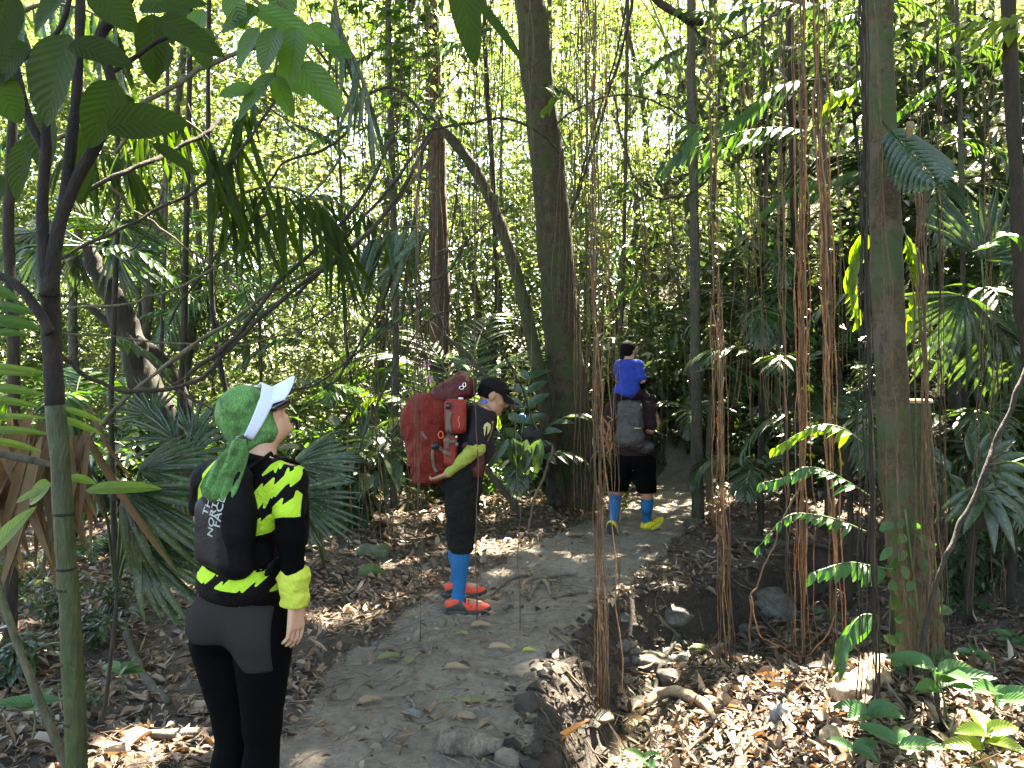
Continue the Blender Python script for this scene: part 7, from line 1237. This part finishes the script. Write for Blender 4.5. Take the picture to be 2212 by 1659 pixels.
# boy
YK = YB; by = empty('person', B(1362, 862), 'small boy in a bright blue shirt riding on the shoulders of the walking man', 'person')
hC = B(1357, 757, .02); hfb = nrm([.62, .78, .0]); hd, hp, HF = head_prims(hC, hfb, U, .88)
tb = [('e', B(1355, 842), (.118, .105, .09), BM, .04), ('e', B(1358, 820), (.105, .085, .12), BM, .04), ('e', B(1358, 795), (.115, .08, .10), BM, .04), ('c', B(1338, 788, .03), B(1378, 788, -.03), .045, .045, .04)]
sL, eL, w_l = B(1337, 792, .05), B(1338, 822, .12), B(1355, 838, .25); sR, eR, w_r = B(1380, 793, -.05), B(1388, 822, -.08), B(1385, 845, .12)
kl, kr = B(1330, 866, .20), B(1404, 866, .10); al, ar = B(1335, 905, .32), B(1402, 905, .30)
lg = [('c', B(1345, 848), kl, .070, .052, .03), ('c', B(1370, 848), kr, .072, .055, .03), ('c', kl, al, .048, .034, .02), ('c', kr, ar, .048, .034, .02), ('c', al, al+bf*.09-U*.03, .03, .024, .02), ('c', ar, ar+bf*.09-U*.03, .03, .024, .02)]
s = SDF(B(1310, 930)-[0, .3, 0], B(1425, 715)+[0, .65, 0], .009); s.many(tb+lg+[('c', sL, eL, .034, .029, .02), ('c', eL, w_l, .029, .022, .02), ('c', sR, eR, .036, .032, .02), ('c', eR, w_r, .032, .022, .02), ('c', B(1357, 790), B(1357, 772, .01), .038, .038, .02)]+hd+hand_prims(w_r, [-.3, .8, -.3], [0, -.2, -1], [-1, 0, 0], .5, .68)+hand_prims(w_l, [.3, .8, -.3], [0, -.2, -1], [1, 0, 0], .5, .68)); sdf_obj('body', s, M['skin_b'], by)
s = SDF(B(1310, 880)-[0, .3, 0], B(1410, 765)+[0, .35, 0], .008); s.many(tb+[('e', B(1352, 848, -.03), (.12, .10, .07), BM, .04)], .014); s.many([('c', sL, sL*.25+eL*.75, .052, .052, .02), ('c', sR, sR*.25+eR*.75, .052, .054, .02)]); s.folds(lambda p: .02*fbm(p*11, 3)); s.plane(B(1352, 858), -nrm([.38, 0, 1])); s.plane(B(1357, 776), U); sdf_obj('shirt', s, M['boy_blue'], by)
s = SDF(B(1305, 925)-[0, .3, 0], B(1430, 825)+[0, .65, 0], .009); s.many(lg[:4]+[('e', B(1357, 850), (.14, .11, .07), BM, .03)], .012); s.folds(lambda p: .015*fbm(p*11, 3)); s.plane(B(1400, 897), -U); sdf_obj('trousers', s, M['maroon'], by)
s = SDF(hC-.15, hC+.15, .007); s.many([('e', hp(0, -.012, .026), (.084*.9, .104*.9, .096*.9), HF, .01), ('e', hp(0, -.05, -.03), (.062, .05, .05), HF, .02)]); s.plane(hp(0, .052, 0), hfb-.2*U); s.plane(hp(0, 0, -.07), -U); sdf_obj('hair', s, M['hair'], by)
s = SDF(eR-.1, eR+.12, .006); s.many([('c', eR+(w_r-eR)*.12+np.array([.012, 0, -.005]), eR+(w_r-eR)*.55, .045, .036, .01)]); sdf_obj('elbow_sleeve', s, M['black_cloth'], by)
tag(Geo().add(*loft([(B(1384, 862-783+783-5, .05)+np.array([0, 0, z_]), (r_, 0, 0), (0, r_, 0)) for z_, r_ in ((-.012, .004), (0, .014), (.012, .012), (.02, .004))], 10)).build('flower', M['petal'], origin=tuple(B(1384, 857, .05))), 'small pink bloom just right of the boy shoulder', 'flower') if False else None
fl = B(1482*0+1385, 857, .1); g = Geo()
for k in range(5): a = k*1.256; g.add(*place(blade(3, 'broad', .2, .3, 1), [B(1384, 783+.0+0, .4)+0], [[math.cos(a), -.3, math.sin(a)]], [[0, -1, 0.]], .03, .025))
tag(g.build('flower', M['petal'], origin=tuple(B(1384, 783, .4))), 'small pink bloom just right of the boy shoulder', 'flower')
# distant bit of blue and pink seen behind the woods
g = Geo().add(*loft([(P(1128, 902, 11.0)+np.array([0, 0, z_]), (r_, 0, 0), (0, r_*.7, 0)) for z_, r_ in ((-.08, .03), (-.02, .05), (.03, .05), (.06, .02))], 12)); tag(g.build('blue_bag', M['blue_bit'], origin=tuple(P(1128, 902, 11))), 'small blue bundle glimpsed just left of the thick trunk', 'bag')
for (px, py, lab) in ((922, 787+0, 'pink blossom left of the red pack lid'), (928, 820, 'lower pink blossom left of the red pack')):
    g = Geo()
    for k in range(6): a = k*1.05; g.add(*place(blade(3, 'broad', .2, .3, 1), [P(px, py, 7.5)], [[math.cos(a), -.3, math.sin(a)]], [[0, -1, 0.]], .04, .03))
    tag(g.build('flower', M['petal'], origin=tuple(P(px, py, 7.5))), lab, 'flower')
# ================================================================ unseen canopy added to shade the glade, with holes shaped for sun patches
SAZ, SEL = R(28), R(56)
SD = np.array([math.sin(SAZ)*math.cos(SEL), math.cos(SAZ)*math.cos(SEL), math.sin(SEL)])
HOLES = [(2.2, 4.3, 2.1, .85), (-1.45, 3.3, .3, .25), (2.1, 3.25, .3, .25), (-.37, 8.0, .4, .3), (-1.2, 8.5, .7, .4), (1.2, 3.5, .75, .7), (3.1, 3.9, .9, .5), (.9, 4.1, .5, .35), (2.75, 4.3, .35, .5), (3.2, 4.6, .5, .45), (-1.75, 3.1, .22, .3), (.3, 9.0, .45, .4), (2.05, 8.9, .35, .3), (1.0, 3.6, .4, .3), (-.3, 7.6, .5, .25), (4.0, 8.2, .5, .5), (2.3, 3.2, .3, .35), (5.4, 7.4, .7, .35), (-3.0, 8.2, .8, .6), (-2.6, 5.8, .3, .3), (-4.2, 7.0, .6, .5), (1.5, 7.6, .2, .25), (3.3, 6.6, .25, .3), (-.85, 3.3, .13, .16), (1.2, 10.2, .5, .4), (3.1, 5.5, .16, .2)]
def lit(p):
    g = p[:, :2]-SD[None, :2]/SD[2]*p[:, 2:3]; k = np.zeros(len(p), bool)
    for (hx, hy, rx, ry) in HOLES:
        q = np.stack([g[:, 0], g[:, 1], 0*g[:, 0]], 1); k |= ((g[:, 0]-hx)/rx)**2+((g[:, 1]-hy)/ry)**2 < 1+.8*fbm(q*2.1, 2)
    gx_, gy_ = g[:, 0], g[:, 1]; thr = np.where((gy_ > 8.9) & (gx_ < 1.0), -.25, np.where((gy_ > 7.0) & (gx_ > 2.2), -.16, np.where(gy_ > 8.3, .0, .2))); thr = np.where((abs(gx_+.3-(gy_-4)*.2) < .95) & (gy_ < 7), .42, thr); thr = np.where((gx_ < -1) & (gy_ > 6.5), -.02, thr)
    k |= fbm(np.stack([gx_*1.7, gy_*1.7, 0*gx_+8], 1), 3) > thr
    return k
rc = np.random.default_rng(55)
crown_spec = [(4, 9, 0), (-3, 10, 1), (9, 12, 2), (12, 8, 7), (0, 7.5, 8), (8, 6, 9)]
crown_spec += [(-5, -4, 10), (4, -5, 11), (0, -9, 12), (-8, 1, 13), (9, 0, 14), (-4, 3, 15)]  # crowns behind and beside the camera, added to cut the sky fill
for (cx_, cy_, k) in crown_spec:
    n = 2600 if k < 10 else 1500; c = np.stack([cx_+rc.normal(size=n)*2.7, cy_+rc.normal(size=n)*2.5, rc.uniform(12.0, 14.5, n)], 1)
    c = c[(c[:, 2]+0*c[:, 0] > 1.9+.5*c[:, 1])]; V = []; o = np.repeat(c, 5, 0)+rc.normal(size=(len(c)*5, 3))*np.array([.35, .35, .15]); o = o[(~lit(o)) & (o[:, 2] > 1.9+.5*o[:, 1])]; m = len(o)
    tx, ty = (cx_-1.2*(cx_ < 0)+1.2*(cx_ > 0), -3.5) if False else (cx_+(3 if cx_ > 0 else -3), -2.0-k*.4)
    e = empty('added_shade_tree', (tx, ty, Z(tx, ty)), 'tall forest tree whose crown closes the canopy over the path', 'tree', 'unseen trees added for shade'); L = rc.uniform(.2, .34, m)
    Geo().add(*place(DIAM, o, rdir(m, .35, rc), rdir(m, 1, rc)*.45+np.array([0, 0, 1]), L, L*.55)).build('crown', M['leaf_canopy'], e, smooth_=False)
    Geo().add(*tube(spline([(tx, ty, Z(tx, ty)-.2), (tx+.3, ty+.5, 5), (tx*.8+cx_*.2, ty*.8+cy_*.2, 9), (tx*.4+cx_*.6, ty*.4+cy_*.6, 12)], 16), [.25, .2, .16, .1], 10, .1)).build('trunk', M['bark_grey'], e)
# drop canopy leaves of the visible trees that would shut the sunny patches: rebuild their crowns with the same openings
for o in list(bpy.data.objects):
    if o.name.startswith('crown') and o.parent and o.data.materials[0].name == 'leaf_canopy' and o.parent.name.startswith(('tall_tree', 'mossy_tree', 'dark_tree')):
        me = o.data; n = len(me.vertices); co = np.zeros(n*3, np.float32); me.vertices.foreach_get('co', co); co = co.reshape(-1, 3)+np.array(o.parent.location); k = lit(co) | (co[:, 2] < 1.9+.5*co[:, 1])
        tri = np.zeros(len(me.loops), np.int32); me.loops.foreach_get('vertex_index', tri); tri = tri.reshape(-1, 3); at = np.zeros(n*3, np.float32); me.attributes['leaf'].data.foreach_get('vector', at); per = 9
        bad = k.reshape(-1, per).any(1) if n % per == 0 else None
        if bad is not None: keepv = ~np.repeat(bad, per)
        else: keepv = ~k
        kt = keepv[tri].all(1); used = np.unique(tri[kt])
        if len(used) == 0: continue
        re = np.full(n, -1); re[used] = np.arange(len(used)); nm = Geo().add(co[used], re[tri[kt]], at.reshape(-1, 3)[used]).mesh('crown', M['leaf_canopy'], False, tuple(o.parent.location)); o.data = nm
# ================================================================ sky, sun, camera
w = bpy.data.worlds.new('World'); bpy.context.scene.world = w; w.use_nodes = True; nt = w.node_tree; nt.nodes.clear()
sk = nt.nodes.new('ShaderNodeTexSky'); sk.sky_type = 'NISHITA'; sk.sun_disc = False; sk.sun_elevation = SEL; sk.sun_rotation = SAZ; sk.air_density = 1.0; sk.dust_density = 2.0; sk.ozone_density = 1.0
bg = nt.nodes.new('ShaderNodeBackground'); bg.inputs[1].default_value = .075; wo = nt.nodes.new('ShaderNodeOutputWorld'); nt.links.new(sk.outputs[0], bg.inputs[0]); nt.links.new(bg.outputs[0], wo.inputs[0])
sl = bpy.data.lights.new('sun', 'SUN'); sl.energy = 5.0; sl.angle = R(.5); sl.color = (1, .95, .86); so = bpy.data.objects.new('sun', sl); C.objects.link(so); so.rotation_euler = Vector(SD).to_track_quat('Z', 'Y').to_euler(); so.location = (5, 8, 30)
cd = bpy.data.cameras.new('camera'); cam = bpy.data.objects.new('camera', cd); C.objects.link(cam); cam.location = (0, 0, CAM_Z); cam.rotation_euler = (R(90), 0, 0); cd.sensor_width = 36; cd.lens = 36*F_PX/2212; cd.clip_end = 400; cd.clip_start = .05; bpy.context.scene.camera = cam
sc = bpy.context.scene; sc.view_settings.view_transform = 'Standard'; sc.view_settings.look = 'None'; sc.view_settings.gamma = 1; sc.view_settings.exposure = 4.25; sc.view_settings.use_white_balance = True; sc.view_settings.white_balance_temperature = 7500; sc.view_settings.white_balance_tint = 8
sc.cycles.volume_bounces = 0; sc.cycles.volume_step_rate = 4; sc.cycles.max_bounces = 6; sc.cycles.diffuse_bounces = 4; sc.cycles.glossy_bounces = 2; sc.cycles.transmission_bounces = 4; sc.cycles.transparent_max_bounces = 4; sc.cycles.use_denoising = True; sc.cycles.sample_clamp_indirect = 6; sc.cycles.caustics_reflective = False; sc.cycles.caustics_refractive = False
